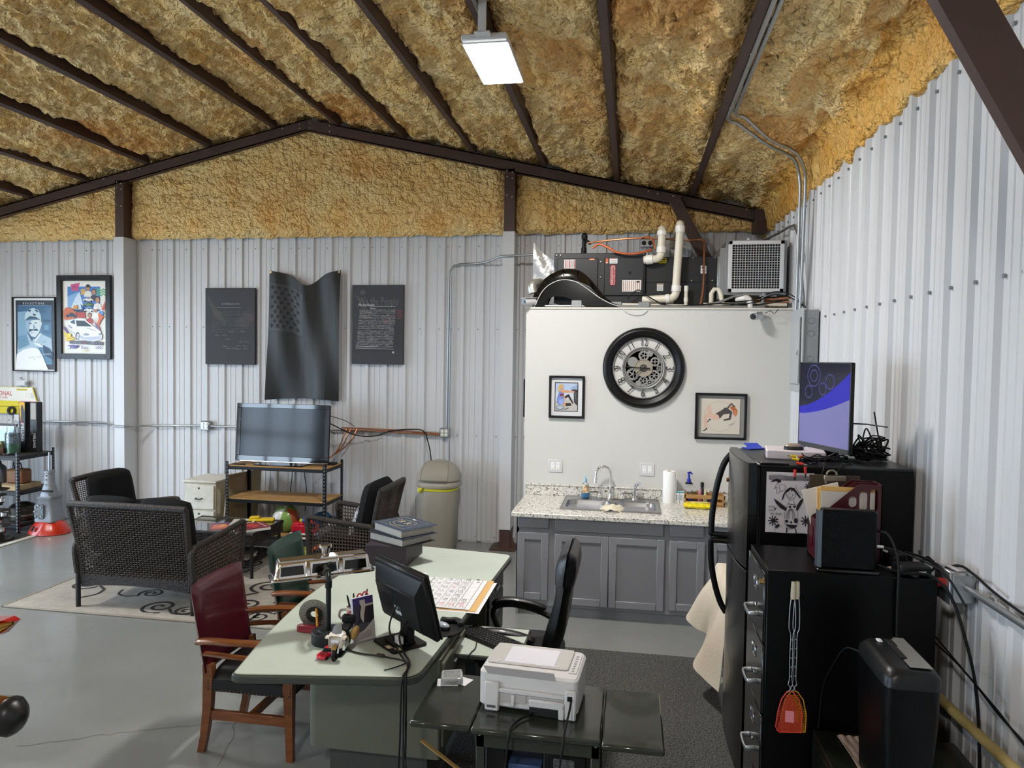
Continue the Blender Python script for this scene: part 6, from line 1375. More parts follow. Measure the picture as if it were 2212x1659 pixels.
cable('lamp_cord',[(-1.43,3.345,DZ+.008),(-1.35,3.30,DZ+.006),(-1.27,3.272,DZ+.006),(-1.20,3.262,DZ+.008),(-1.13,3.255,DZ+.006),(-1.04,3.23,DZ+.006),(-1.0,3.16,DZ+.006),(-.992,3.075,DZ+.005),(-.985,3.06,DZ-.05),(-.98,3.04,.5),(-.97,3.0,.3),(-.98,2.98,.008)],.0045,mat('cord_brown','#1c1613',.5),'dark lamp cord running across the desk and over its edge')
mb = MB(); mb.cb((-1.168,3.2575,DZ+.012),(.045,.018,.018),.006,rot=(0,0,-.1)); single('cord_switch',mb,mat('cord_switch_brown','#2b1a14',.4),'small brown inline switch on the lamp cord','switch')
# brake disc ornament
t = thing('brake_disc_ornament','small drilled brake disc ornament in a red caliper beside the lamp','ornament',(-1.625,3.50,DZ+.001))
BM = Matrix.Translation((-1.625,3.51,DZ+.092)) @ Matrix.Rotation(math.radians(8),4,'Z') @ Matrix.Rotation(math.radians(90+12),4,'X')
mb = MB(org=t.location,M=BM); mb._ring([(.042,-.005),(.082,-.005),(.082,.005),(.042,.005)],36,None,None); mb.build('disc',mat('disc_steel','#908d88',.4,.7),t,smooth=30)
mb = MB(org=t.location,M=BM); mb._ring([(.021,-.002),(.044,-.004),(.044,.012),(.021,.010)],30,None,None); mb.build('hub',mat('disc_hub','#3b3936',.45,.8),t,smooth=30)
mb = MB(org=t.location,M=BM)
for k in range(18):
    a_ = k*PI/9
    for r in (.054,.068): mb.cyl((r*math.cos(a_+r*9),r*math.sin(a_+r*9),.0048),(r*math.cos(a_+r*9),r*math.sin(a_+r*9),.0054),.0026,n=6)
for k in range(5): a_ = k*2*PI/5; mb.cyl((.033*math.cos(a_),.033*math.sin(a_),.0115),(.033*math.cos(a_),.033*math.sin(a_),.0126),.0042,n=8)
mb.build('drilled_holes',mat('hole_black','#050505'),t,kind='stuff')
mb = MB(org=t.location); mb.prism([(-.08,-.03),(.085,-.045),(.09,.0),(.085,.03),(-.075,.03),(-.095,.0)],0,.03,Matrix.Translation((-1.625,3.50,DZ+.001)),0,.005); mb.add([],[]); mb.box(-1.70,-1.55,3.462,3.485,DZ+.02,DZ+.045,.006); mb.build('caliper',mat('caliper_red','#7c1622',.35,coat=.3),t)
mb = MB(org=t.location); mb.tube([(-1.585,3.455,DZ+.055),(-1.60,3.475,DZ+.135)],[.0055,.0055],6); mb.tube([(-1.581,3.45,DZ+.035),(-1.585,3.455,DZ+.055)],[.001,.0055],6); mb.build('yellow_pencil',mat('pencil_yellow','#d08a1c',.4),t)
# mug with pens
t = thing('pen_mug','white and red mug with dark band full of pens behind the brochure','mug',(-1.44,3.62,DZ+.001)); c = (-1.44,3.62,DZ+.001)
mb = W(t); mb.lathe([(.0,.003),(.034,0),(.04,.004),(.038,.03),(.048,.06),(.050,.105),(.047,.107),(.045,.06),(.03,.012),(0,.012)],24,c); mb.build('cup',mat('mug_cream','#d9d0c8',.25,coat=.3),t)
mb = W(t); mb.lathe([(.0492,.064),(.0508,.10)],20,c); mb.build('red_print',mat('mug_red','#a8242a',.3,var=('#d8cfc8',40,.85)),t); mb = W(t); mb.lathe([(.0396,.024),(.0462,.052)],20,c); mb.build('dark_band',M_black,t)
mb = W(t); mb.tube(spline([(c[0]-.045,c[1]-.01,c[2]+.09),(c[0]-.078,c[1]-.02,c[2]+.085),(c[0]-.082,c[1]-.02,c[2]+.05),(c[0]-.04,c[1]-.008,c[2]+.025)],5),.007,8); mb.build('handle',mat('mug_cream','#d9d0c8'),t)
for i, (dx,dy,lx,ly,L_,c_,lb) in enumerate(((-.02,0,-.05,0,.165,'#111113','black pen leaning left in the mug'),(-.01,.01,-.02,.02,.17,'#1b1c1f','second black pen in the mug'),(.0,-.015,.0,-.02,.165,'#d9d021','yellow pen in the mug'),(.015,.0,.03,.0,.155,'#2a2b30','dark grey pen in the mug'),(.028,.012,.05,.01,.20,'#17181a','long black pen leaning right in the mug'))):
    mb = MB(); b0 = Vector((c[0]+dx*.6,c[1]+dy*.6,c[2]+.014)); e0 = Vector((c[0]+dx+lx*.6,c[1]+dy+ly*.6,c[2]+L_)); mb.tube([b0,b0.lerp(e0,.9),e0],[.0045,.0052,.003],8); single('pen',mb,mat('pen_'+c_,c_,.35),lb,'pen','pens in the mug')
t = thing('scissors','scissors with red loop handles standing in the mug','scissors',(c[0]+.02,c[1]-.01,c[2]+.015)); mb = W(t); mb.tube([(c[0]+.02,c[1]-.01,c[2]+.015),(c[0]+.034,c[1]-.012,c[2]+.12)],.004,6); mb.build('blades',M_galv,t)
for (dx,dz) in ((.028,.155),(.058,.168)): mb = W(t); mb.tube([(c[0]+dx+.016*math.cos(q),c[1]-.014,c[2]+dz+.028*math.sin(q)) for q in np.linspace(0,2*PI,14)[:-1]],.0045,6,closed=True); mb.build('handle',mat('handle_red','#b4232a',.35),t)
# brochure holder
t = thing('brochure_holder','clear acrylic stand holding dark purple brochures on the desk','brochure holder',(-1.318,3.437,DZ+.001),math.radians(50))
tilt = Matrix.Rotation(math.radians(-10),4,'X')
M_acr = M_thin
mb = MB(); q4 = lambda *p: mb.add(p,[(0,1,2,3)],M=tilt); q4((-.063,.013,0),(.063,.013,0),(.063,.013,.21),(-.063,.013,.21)); q4((-.063,-.023,0),(.063,-.023,0),(.063,-.023,.095),(-.063,-.023,.095)); q4((-.063,-.023,0),(-.063,.013,0),(-.063,.013,.21),(-.063,-.023,.095)); q4((.063,-.023,0),(.063,.013,0),(.063,.013,.21),(.063,-.023,.095)); mb.add([(-.063,-.05,.001),(.063,-.05,.001),(.063,.05,.001),(-.063,.05,.001)],[(0,1,2,3)]); mb.build('acrylic',M_acr,t,smooth=0)
mb = MB(); mb.box(-.058,.058,-.012,.010,.004,.222,M=tilt); mb.build('brochures',mat('brochure_edge','#b9b4c4',.6),t,smooth=0)
a = Art(tilt @ frame((0,-.0122,.113),(1,0,0),(0,0,1)),0,0,.116,.218,(1290,90,1740,1020),.0003).start((0,0,0))
a.R('#221c26',1290,90,1740,1020).R('#3a2f6a',1290,90,1740,250).P('#3b3547',1290,250,1440,240,1400,560,1290,700).P('#b3a8a2',1440,150,1560,150,1560,250,1700,250,1740,250,1740,290,1560,300,1520,480,1510,600,1490,640,1440,520,1440,420,1470,290,1440,220).P('#b4aca6',1290,870,1500,800,1740,590,1740,1020,1290,1020)
for k in range(6): a.L('#5a5458',7,1390,880+k*22-20,1650,850+k*22-30)
a.done('cover_print',t)
# model motorcycle and car
t = thing('model_motorcycle','small die-cast white and gold touring motorcycle model on the desk','model motorcycle',(-1.372,3.19,DZ+.001),math.radians(4)); M_gold = mat('model_gold','#a8874e',.3,.3); M_mw = mat('model_white','#d3cbc0',.25,coat=.4)
mb = MB(); mb.tube([(0,.03*math.cos(q),.03+.03*math.sin(q)) for q in np.linspace(0,2*PI,20)[:-1]],.008,8,closed=True); mb.build('front_wheel',M_black,t)
mb = MB(); mb.tube([(0,.185+.03*math.cos(q),.03+.03*math.sin(q)) for q in np.linspace(0,2*PI,20)[:-1]],.009,8,closed=True); mb.build('rear_wheel',M_black,t)
mb = MB(); mb.slab(lambda u,v: ((u-.5)*.022,.034*math.cos(.5+v*1.9)*1.0,.032+.037*math.sin(.5+v*1.9)),4,8,.003); mb.build('front_fender',M_gold,t)
mb = MB(); loft(mb,[[(x,.02-.02*0,z) for x,z in rrect(-.028,.028,.055,.105,.012,3)],[(x,.0,z+.004) for x,z in rrect(-.034,.034,.05,.11,.014,3)],[(x,.03,z+.008) for x,z in rrect(-.04,.04,.055,.115,.014,3)]]); mb.box(-.05,-.03,.0,.03,.10,.108); mb.box(.03,.05,.0,.03,.10,.108); mb.build('fairing',M_mw,t)
mb = MB(); mb.slab(lambda u,v: ((u-.5)*.056*(1-.3*v),.012+.03*v,.115+.045*v-.012*abs(2*u-1)),6,5,.002); mb.build('windshield',mat('smoked_shield','#7b7f84',.05,coat=.5),t)
mb = MB(); mb.box(-.02,.02,-.004,.0,.082,.098,.003); mb.build('headlight',mat('headlamp','#cfd2d8',.1),t)
for sx in (-1,1): mb = MB(); mb.tube([(sx*.012,.004,.03),(sx*.014,.022,.075)],.004,6); mb.build('fork',M_chrome,t)
mb = MB(); mb.box(-.03,.03,.05,.13,.02,.075,.01); mb.build('engine',M_chrome,t)
mb = MB(); mb.sph((0,.075,.09),(.028,.04,.02),12,8); mb.build('tank',M_mw,t); mb = MB(); mb.box(-.03,.03,.10,.20,.085,.112,.012); mb.box(-.034,.034,.19,.215,.10,.15,.01); mb.build('seat',M_black,t)
for sx in (-1,1): mb = MB(); mb.box(sx*.026,sx*.055,.14,.22,.04,.09,.01); mb.build('saddlebag',M_gold,t)
mb = MB(); mb.tube([(.02,.1,.03),(.05,.1,.004)],.003,6); mb.box(-.018,.02,.03,.09,0,.006); mb.build('stand',M_black,t)
t = thing('toy_car','tiny red toy car with dark stripes beside the model motorcycle','toy car',(-1.428,3.215,DZ+.001),math.radians(-12))
mb = MB(); loft(mb,[[(x*.9,y,.006) for x,y in rrect(-.026,.026,-.05,.05,.012,3)],[(x,y,.010) for x,y in rrect(-.027,.027,-.052,.052,.014,3)],[(x,y,.022) for x,y in rrect(-.026,.026,-.05,.05,.014,3)],[(x,y,.027) for x,y in rrect(-.022,.022,-.04,.046,.012,3)]]); mb.build('body',mat('toy_car_red','#b5162a',.2,coat=.6),t)
mb = MB(); loft(mb,[[(x,y,.026) for x,y in rrect(-.021,.021,-.012,.04,.01,3)],[(x,y,.041) for x,y in rrect(-.016,.016,.004,.032,.008,3)]]); mb.build('cabin',mat('toy_glass','#191a20',.1),t); mb = MB(); mb.box(-.0155,.0155,.006,.03,.0405,.043,.001); mb.build('roof',mat('toy_car_red','#b5162a'),t)
mb = MB()
for x in (-.006,.006): mb.box(x-.003,x+.003,-.044,-.01,.0265,.0285)
mb.build('stripes',mat('stripe_dark','#37181d',.4),t)
for sx in (-1,1):
    for y in (-.032,.032): mb = MB(); mb.cyl((sx*.022,y,.0085),(sx*.028,y,.0085),.0085,n=10); mb.build('wheel',M_black,t)
# mouse and pad
t = thing('mouse_pad','black gel mouse pad with wrist rest at the desk edge','mouse pad',(-.965,3.68,DZ+.001)); mb = W(t); mb.prism([(-.965+.105*math.cos(q)*1.0,3.665+.105*math.sin(q)*1.0) for q in np.linspace(0,2*PI,28)[:-1]],DZ+.001,DZ+.006); mb.build('pad',M_black,t,smooth=0)
mb = W(t); mb.tube(spline([(-1.0,3.765,DZ+.016),(-.96,3.755,DZ+.017),(-.92,3.765,DZ+.018),(-.885,3.74,DZ+.016),(-.88,3.71,DZ+.014)],4),[.014]+[.018]*15+[.014],10); mb.build('wrist_rest',mat('gel_black','#0e0e10',.55),t)
def mouse(name,loc,rz,lb,c1,c2):
    t = thing(name,lb,'mouse',loc,rz); mb = MB(); mb.grid(lambda u,v: (.030*math.cos(2*PI*u)*math.sin(PI*v/2)**.8,.052*math.sin(2*PI*u)*math.sin(PI*v/2)**.8,.034*math.cos(PI*v/2)**.8+.001),24,8,closed_u=True); mb.build('shell',mat('mouse_'+c1,c1,.25,.2),t,smooth=80)
    mb = MB(); mb.grid(lambda u,v: (.0305*math.cos(2*PI*u)*math.sin(PI*(.72+.28*v)/2)**.8,.0525*math.sin(2*PI*u)*math.sin(PI*(.72+.28*v)/2)**.8,.0345*math.cos(PI*(.72+.28*v)/2)**.8+.001),24,3,closed_u=True); mb.build('side_grip',mat('mouse_'+c2,c2,.4),t,smooth=80)
    mb = MB(); mb.cyl((-.003,.025,.029),(.003,.025,.029),.006,n=10); mb.build('scroll_wheel',M_black,t)
mouse('computer_mouse',(-.972,3.665,DZ+.0065),math.radians(70),'silver and black wireless mouse on the gel pad','#aeb6c4','#101012')
# calendar and folder
t = thing('manila_folder','manila folder with white sheet under the desk calendar','folder',(-1.1,4.23,DZ+.001)); mb = W(t); mb.box(-1.31,-.852,3.955,4.53,DZ+.001,DZ+.004); mb.build('folder',mat('manila','#cda56a',.75),t,smooth=0)
mb = W(t); mb.box(-1.25,-.828,3.935,4.50,DZ+.0005,DZ+.001); mb.build('white_sheet',M_paper,t,smooth=0)
t = thing('desk_calendar','open month calendar with red Sundays lying on the manila folder','calendar',(-1.1,4.24,DZ+.004))
mb = W(t); mb.slab(lambda u,v: (-1.345+.455*u,3.965+.545*v,DZ+.007+.003*math.sin(u*3)),12,6,.002); mb.build('pages',M_paper,t,smooth=60)
mb = W(t); mb.tube([(-1.31,3.97,DZ+.02),(-1.31,4.50,DZ+.022)],.018,12,cap=False); mb.build('curled_page',M_paper,t)
a = Art(frame((-1.115,4.237,DZ+.0112),(0,1,0),(-1,0,0)),0,0,.53,.40,(0,0,700,520),0).start(t.location)
for k in range(8): a.L('#8a8a92',2,k*100,130 if k else 90,k*100,515) if True else 0
for k in range(6): a.L('#6a6a74',2.5,0,130+k*77,700,130+k*77)
a.L('#44444c',4,0,90,700,90); a.X('#c23a48','2025',330,45,62,1.0)
a.X('#333338','JUNE',110,45,52)
for k, d_ in enumerate(('SUN','MON','TUE','WED','THU','FRI','SAT')): a.X('#2a2a30',d_,k*100+50,110,30,.8)
for d_ in range(1,31):
    q = d_-1; a.X('#c23a48' if q % 7 == 0 or d_ == 19 else '#2a2a30',str(d_),(q % 7)*100+48,172+(q//7)*77,58,.9)
a.E('#2a2a30',660,480,13,16)
for k in range(3): a.L('#77777c',2,560,20+k*18,680,20+k*18)
a.done('printed_month',t)
# archive box and albums
t = thing('archive_box','dark purple box on the desk under the two albums','box',(-1.65,4.88,DZ+.001)); mb = W(t); mb.box(-1.80,-1.505,4.69,5.09,DZ+.001,.908,.003); mb.build('box',mat('aubergine_card','#2a1f27',.5),t)
def album(z0,th,c,rz,label,emblem=False):
    t = thing('album',label,'album',(c[0],c[1],z0),rz,'albums stacked on the purple box'); mb = MB(); mb.box(-.175,.165,-.135,.135,.004,th-.004,.001); pg = mb.build('page_block',mat('album_pages','#b8b4ac',.75),t)
    mb = MB()
    for k in range(9): z = .006+(th-.012)*k/9; mb.box(-.176,.166,-.1358,.1358,z,z+.0012)
    mb.build('page_lines',mat('page_line','#6f6c68',.8),pg,smooth=0)
    for z in (0,th-.004): mb = MB(); mb.box(-.185,.195,-.15,.15,z,z+.004,.001); mb.build('cover',mat('album_cover_blue' if emblem else 'album_cover_black','#2c3a4e' if emblem else '#1a1b20',.45,bump=(120,.15)),t)
    mb = MB()
    for y in (-.11,-.02,.09): mb.cyl((-.187,y,th*.5),(-.15,y,th*.5),.006,n=8)
    mb.build('binding_rings',M_chrome,t)
    if emblem:
        a = Art(Matrix(),.0,0,.30,.24,(0,0,100,80),th+.0003).start((0,0,0)); g = '#b5a77c'
        a.L(g,1.2,3,3,97,3,97,77,3,77,3,3).L(g,1.4,28,20,72,18,84,34,76,58,50,66,26,56,18,36,28,20).X(g,'R R',50,38,26,1.1).L(g,1.3,20,62,50,74,80,62,sm=4).L(g,1.2,12,20,22,28,14,36).L(g,1.2,88,20,78,28,86,36).R('#d8d4cc',38,2,48,8); a.done('gold_emblem',t)
album(.909,.058,(-1.60,4.87),math.radians(-30),'lower black album of clear pages on the purple box')
album(.968,.062,(-1.58,4.88),math.radians(-38),'upper blue album with gold emblem on the cover',True)
# keyboard on the slide
t = thing('keyboard','black computer keyboard lying askew on the desk slide','keyboard',(-.70,3.79,.662),math.radians(-35)); mb = MB(); mb.prism(rrect(-.235,.235,-.07,.07,.008),.004,.018,Matrix.Rotation(.05,4,'X'),0,.003); mb.build('base',M_black,t)
M_key = mat('key_black','#17181a',.5); kb = MB(); kb.box(-.008,.008,-.0075,.0075,0,.006,.002); first = None
for r in range(6):
    n_ = 21 if r else 1
    for k in range(21):
        if r == 0 and k in (4,5,6,7,8): 
            if k != 6: continue
        x = -.218+k*.0216+(.004*r if k < 14 else 0); y = -.052+r*.0205
        if first is None: o = kb.build('key',M_key,t); first = o
        else: o = first.copy(); COL.objects.link(o); o.parent = t
        o.location = (x,y,.017+.05*y); o.rotation_euler = (.05,0,0)
        o.scale = (5.2,1,1) if (r == 0 and k == 6) else (1.15,1.1,1)
cable('data_cable',[(-.80,3.76,.668),(-.79,3.68,.667),(-.80,3.62,.667),(-.81,3.595,.64),(-.82,3.58,.5),(-.84,3.5,.3)],.003,M_cable,'thin keyboard cable dropping off the desk slide')
for i, (pts,r,lb) in enumerate(((([(-1.06,3.36,.93),(-1.09,3.31,.86),(-1.06,3.27,.80),(-1.005,3.20,.775),(-.985,3.09,.768),(-.975,3.06,.72),(-.965,3.03,.5),(-.955,2.98,.3),(-.95,2.9,.01)]),.0055,'thick black monitor cable over the near desk edge'),
    (([(-1.13,3.38,.98),(-1.15,3.33,.88),(-1.08,3.26,.80),(-1.0,3.17,.77),(-.995,3.075,.765),(-.995,3.05,.7),(-.99,3.02,.45),(-1.0,2.98,.01)]),.0045,'thin black monitor cable over the near desk edge'),
    (([(-.98,3.04,.60),(-.965,3.0,.48),(-.93,2.96,.35),(-.90,2.92,.2),(-.88,2.90,.01)]),.004,'black cable branching towards the printer stand'),
    (([(-1.02,3.215,.766),(-1.06,3.16,.765),(-1.10,3.12,.765)]),.003,'short loose black cable end on the desk'))):
    cable('monitor_cable',pts,r,M_cable,lb)
# ================================================================== WOODEN ARMCHAIRS
M_wood = mat('oiled_oak','#5e3216',.32,var=('#74431f',5,.5,(1.5,8,8)),coat=.25)
def wood_chair(name,label,col,loc,rz):
    t = thing(name,label,'armchair',loc,rz,'wooden office armchairs at the desk'); M_l = mat('leather_'+col,col,.28,coat=.25,bump=(90,.06)); M_s = mat('black_leather','#0d0d0f',.35,bump=(90,.06))
    # local: faces +x; origin centre floor
    for sy in (-1,1):
        y = sy*.215
        mb = MB(); loft(mb,[[(x+dx,y+q,z) for dx,q in ((-w_,-w_*.8),(w_,-w_*.8),(w_,w_*.8),(-w_,w_*.8))] for x,z,w_ in ((-.285,0,.020),(-.265,.10,.021),(-.245,.25,.025),(-.237,.44,.028),(-.242,.50,.027))]); mb.build('leg',M_wood,t)
        mb = MB(); loft(mb,[[(x+dx,y+q,z) for dx,q in ((-w_,-w_*.8),(w_,-w_*.8),(w_,w_*.8),(-w_,w_*.8))] for x,z,w_ in ((.245,0,.019),(.24,.20,.022),(.235,.42,.028),(.24,.60,.026))]); mb.build('leg',M_wood,t)
        mb = MB(); mb.box(-.24,.23,y-.012,y+.012,.19,.245,.003); mb.build('stretcher',M_wood,t)
        # bent arm: flat top, rounded ends, with lower rail
        P = spline([(-.30,y*1.12,.63),(-.20,y*1.2,.645),(-.05,y*1.28,.655),(.12,y*1.28,.66),(.24,y*1.18,.655),(.31,y*1.05,.64)],5)
        mb = MB(); mb.tube(P,[.020]+[.030]*(len(P)-2)+[.022],10,flat_=.62); mb.build('arm',M_wood,t)
        mb = MB(); P = spline([(-.27,y*1.05,.56),(-.1,y*1.2,.57),(.1,y*1.2,.565),(.24,y*1.08,.55)],4); mb.tube(P,.020,8,flat_=.7); mb.build('arm_rail',M_wood,t)
    mb = MB(); mb.box(-.012,.012,-.2,.2,.19,.24,.003,M=Matrix.Translation((0,0,0))); mb.build('stretcher',M_wood,t)
    mb = MB(); mb.box(-.24,.26,-.235,.235,.355,.43,.006); mb.build('seat_rail',M_s,t)
    mb = MB(); mb.cushion(.01,0,.52,.49,.12,Matrix.Translation((0,0,.43)),n=12,pw=.22); mb.build('seat',M_s,t,smooth=60)
    mb = MB()
    for k in range(9): 
        z = .365+k*.008
    for k in range(22): 
        x = -.235+k*.0225
        for sy in (-1,1): mb.sph((x,sy*.236,.365),.005,6,4)
    for k in range(20): mb.sph((.261,-.22+k*.0232,.365),.005,6,4)
    for k in range(4):
        for sy in (-1,1): mb.sph((-.235,sy*.237,.37+k*.016),.005,6,4); mb.sph((.25,sy*.237,.37+k*.016),.005,6,4)
    mb.build('nail_heads',mat('antique_brass','#5e5142',.4,.8),t,kind='stuff')
    BM = Matrix.Translation((-.245,0,.455)) @ Matrix.Rotation(math.radians(-9.5),4,'Y')
    def bk(sg):
        def f(u,v):
            a_, b_ = 2*u-1, 2*v-1; k = max(0,(1-abs(a_)**8)*(1-abs(b_)**8))**.3
            return (-.022*(1-a_*a_)+sg*.027*k,a_*(.246+.014*v),.245+b_*.245+.012*(1-a_*a_)*v)
        return f
    mb = MB(); mb.grid(bk(1),16,14,M=BM); g = bk(-1); mb.grid(lambda u,v: g(1-u,v),16,14,M=BM); mb.build('backrest',M_l,t,smooth=60)
    return t
wood_chair('wooden_armchair','wooden armchair with burgundy leather back at the near end of the desk','#3f0d17',(-2.035,3.79,0),0)
wood_chair('wooden_armchair','wooden armchair with dark green leather back behind the desk lamp','#0f2a20',(-2.03,4.62,.0),math.radians(2))
# ================================================================== SWIVEL CHAIR
t = thing('office_chair','black leather swivel chair with loop arms behind the desk','office chair',(-.60,4.2,.011),0)
M_lea = mat('soft_black_leather','#09090b',.42,spec=.4,bump=(70,.1),coat=.1)
for k in range(5):
    a_ = k*2*PI/5+.3; mb = MB(); mb.tube([(0,0,.085),(.16*math.cos(a_),.16*math.sin(a_),.08),(.29*math.cos(a_),.29*math.sin(a_),.065)],[.03,.024,.016],8); l_ = mb.build('base_leg',M_black,t)
    mb = MB(); x, y = .29*math.cos(a_), .29*math.sin(a_); mb.cyl((x-.02*math.sin(a_),y+.02*math.cos(a_),.027),(x+.02*math.sin(a_),y-.02*math.cos(a_),.027),.027,n=14); mb.build('caster',M_black,l_)
mb = MB(); mb.cyl((0,0,.06),(0,0,.40),.028,.02,14); mb.box(-.12,.12,-.1,.1,.39,.415,.01); mb.build('column',M_black,t)
mb = MB(); mb.cushion(-.02,0,.52,.50,.11,Matrix.Translation((0,0,.452)),n=14,pw=.25); mb.build('seat',M_lea,t,smooth=60)
def bfun(sg):
    def f(u,v):
        a_ = 2*u-1; b_ = v; k = max(0,(1-abs(a_)**6)*(1-abs(2*v-1)**10))**.35
        x = .13+.155*v+.02*math.sin(v*PI*1.2)-.02*a_*a_*0; bul = .045*k*(1+.35*math.exp(-((v-.84)/.12)**2)+.3*math.exp(-((v-.3)/.2)**2))
        return (x+sg*bul,a_*(.245-.03*v**3),.40+.70*v)
    return f
mb = MB(); mb.grid(bfun(1),14,26); g2 = bfun(-1); mb.grid(lambda u,v: g2(1-u,v),14,26); mb.build('backrest',M_lea,t,smooth=70)
mb = MB(); 
def hr(sg):
    f0 = bfun(sg)
    return lambda u, v: (lambda p: (p[0]+sg*.006,p[1]*1.01,p[2]+.006))(f0(u,.74+.26*v))
mb.grid(hr(1),14,8); h2 = hr(-1); mb.grid(lambda u,v: h2(1-u,v),14,8); mb.build('headrest',mat('headrest_leather','#1d1d20',.38,bump=(70,.1)),t,smooth=70)
for sy in (-1,1):
    y = sy*.272
    mb = MB(); P = spline([(.165,y*.96,.55),(.06,y,.595),(-.10,y,.628),(-.215,y,.612),(-.245,y,.56),(-.215,y,.48),(-.155,y*.95,.40),(-.09,y*.8,.395)],5); mb.tube(P,.022,8,flat_=.8); mb.build('arm_loop',M_black,t)
    mb = MB(); P = spline([(.10,y,.62),(0,y,.648),(-.12,y,.660),(-.21,y,.648),(-.245,y,.615)],5); mb.tube(P,[.018]+[.030]*(len(P)-2)+[.018],10,flat_=.6); mb.build('arm_pad',M_lea,t)
# carpet under the desk and chair
M_cpt = mat('charcoal_carpet','#2a2a29',.97,var=('#6a6966',105,.65),bump=(150,1.0))
mb = MB(); mb.slab(lambda u,v: (-.955+1.565*u+.006*math.sin(v*9),2.4+3.0*v,.006),30,30,.009); single('office_carpet',mb,M_cpt,'dark grey flecked carpet piece beneath the swivel chair','carpet')
# ================================================================== PRINTER STAND AND PRINTER
M_st = mat('dark_green_enamel','#22251f',.2,var=('#2a2d26',3,.4),coat=.2)
t = thing('typewriter_stand','dark green steel stand with drop leaves carrying the printer','stand',(-.36,3.1,0))
TZ = .67
mb = W(t); mb.box(-.632,-.09,2.865,3.36,TZ-.028,TZ,.007); mb.build('centre_top',M_st,t)
mb = W(t); mb.box(-.90,-.636,2.875,3.36,TZ-.028,TZ,.007); mb.build('leaf',M_st,t); mb = W(t); mb.box(-.085,.165,2.845,3.34,TZ-.028,TZ,.007); mb.build('leaf',M_st,t)
for ya in (2.93,3.28): mb = W(t); mb.box(-.625,-.097,ya,ya+.015,.56,TZ-.028); mb.build('apron',M_st,t,smooth=0)
for x in (-.62,-.13):
    for y in (2.93,3.27): mb = W(t); mb.box(x,x+.036,y,y+.026,0,TZ-.028,.002); mb.build('leg',M_st,t)
mb = W(t); mb.box(-.60,-.12,2.95,3.27,.12,.135); mb.build('lower_shelf',M_st,t,smooth=0)
mb = W(t)
for x in (-.605,-.112): mb.cyl((x,2.93,.615),(x,2.924,.615),.006,n=8)
mb.build('bolts',M_bolt,t)
t = thing('computer_tower','black computer case with grey mesh corner under the printer stand','computer',(-.23,3.1,.1355)); mb = W(t); mb.box(-.335,-.15,2.965,3.25,.1355,.54,.006); mb.build('case',M_black,t); mb = W(t); mb.box(-.29,-.20,2.958,2.966,.42,.525,.003); mb.build('mesh_panel',mat('mesh_grey','#6b6c6c',.5,.5,var=('#3a3b3b',160,.8)),t)
mb = MB(); mb.box(-.585,-.50,2.965,3.2,.1355,.56,.006); single('speaker_box',mb,M_black,'narrow black box standing under the left of the printer stand','box')
mb = MB(); mb.box(-.49,-.345,2.99,3.2,.1355,.465,.004); single('blue_binder',mb,mat('binder_blue','#33476e',.45),'blue binder box under the middle of the printer stand','binder')
# printer
t = thing('printer','white home printer seen from behind with paper in its rear tray','printer',(-.405,3.18,TZ+.001),math.radians(-4)); M_pw = mat('printer_white','#c4c2c1',.42)
mb = MB(); mb.prism(round_poly([(-.22,-.15),(.22,-.15),(.22,.16),(-.22,.16)],[.03,.03,.05,.05],5),.012,.172,None,0,.010); mb.build('body',M_pw,t)
mb = MB(); mb.prism(rrect(-.205,.165,-.07,.15,.015),.172,.179,None,0,.003); mb.build('scanner_lid',mat('printer_lid','#b7b4b1',.38),t)
mb = MB(); mb.box(.168,.205,-.09,.12,.172,.176,.002); cp = mb.build('control_panel',M_pw,t); mb = MB()
for k in range(7): mb.cyl((.186,-.07+k*.026,.176),(.186,-.07+k*.026,.1775),.007,n=10)
mb.build('buttons',mat('button_grey','#8e9094',.4),cp)
mb = MB(); mb.box(-.13,.10,-.055,.12,.1792,.1802); o = mb.build('top_sheet',mat('sheet_white','#cfced6',.7),t,smooth=0)
for x in (-.155,.115): mb = MB(); mb.cyl((x,-.05,.179),(x,-.05,.1815),.006,n=10); mb.build('screw_cap',M_white,t)
for (a_,b_) in ((-.19,-.125),(.165,.215)): mb = MB(); mb.box(a_,b_,-.168,-.145,0,.13,.006); mb.build('rear_foot_column',M_pw,t)
mb = MB(); mb.box(-.125,.165,-.165,-.145,.085,.105,.004); mb.build('rear_ledge',M_pw,t); mb = MB(); mb.box(.01,.165,-.172,-.15,.04,.075,.006); mb.box(.14,.165,-.172,-.15,.0,.05,.004); mb.build('rear_bracket',M_pw,t)
mb = MB(); mb.box(.012,.14,-.164,-.149,.004,.04); mb.build('rear_opening',mat('opening_dark','#141414',.7),t,smooth=0)
mb = MB(); mb.box(-.12,-.005,-.158,-.149,.045,.083); mb.build('duplex_recess',mat('recess_grey','#a8a39f',.6),t,smooth=0); mb = MB(); mb.box(-.07,-.055,-.165,-.15,.03,.08,.003); mb.build('guide_rib',M_pw,t)
tr = Matrix.Translation((-.02,-.135,.135)) @ Matrix.Rotation(math.radians(34),4,'X')
mb = MB(); mb.prism([(-.155,0),(.145,0),(.14,.085),(-.172,.085)],-.004,0,tr @ Matrix.Rotation(PI/2,4,'X')); mb.build('rear_paper_tray',mat('tray_grey','#b9b4b2',.45),t,smooth=0)
mb = MB(); mb.box(-.115,.105,.004,.006,.0,.085,M=tr); mb.build('paper_in_tray',mat('sheet_white','#cfced6'),t,smooth=0)
for x in (-.185,.158): mb = MB(); mb.cyl((x-.01,-.135,.15),(x+.02,-.135,.15),.014,n=12); mb.build('tray_hinge',mat('hinge_tan','#b3a68c',.45),t)
mb = MB(); mb.box(.178,.20,-.170,-.150,.085,.108,.002); mb.build('power_inlet',M_black,t)
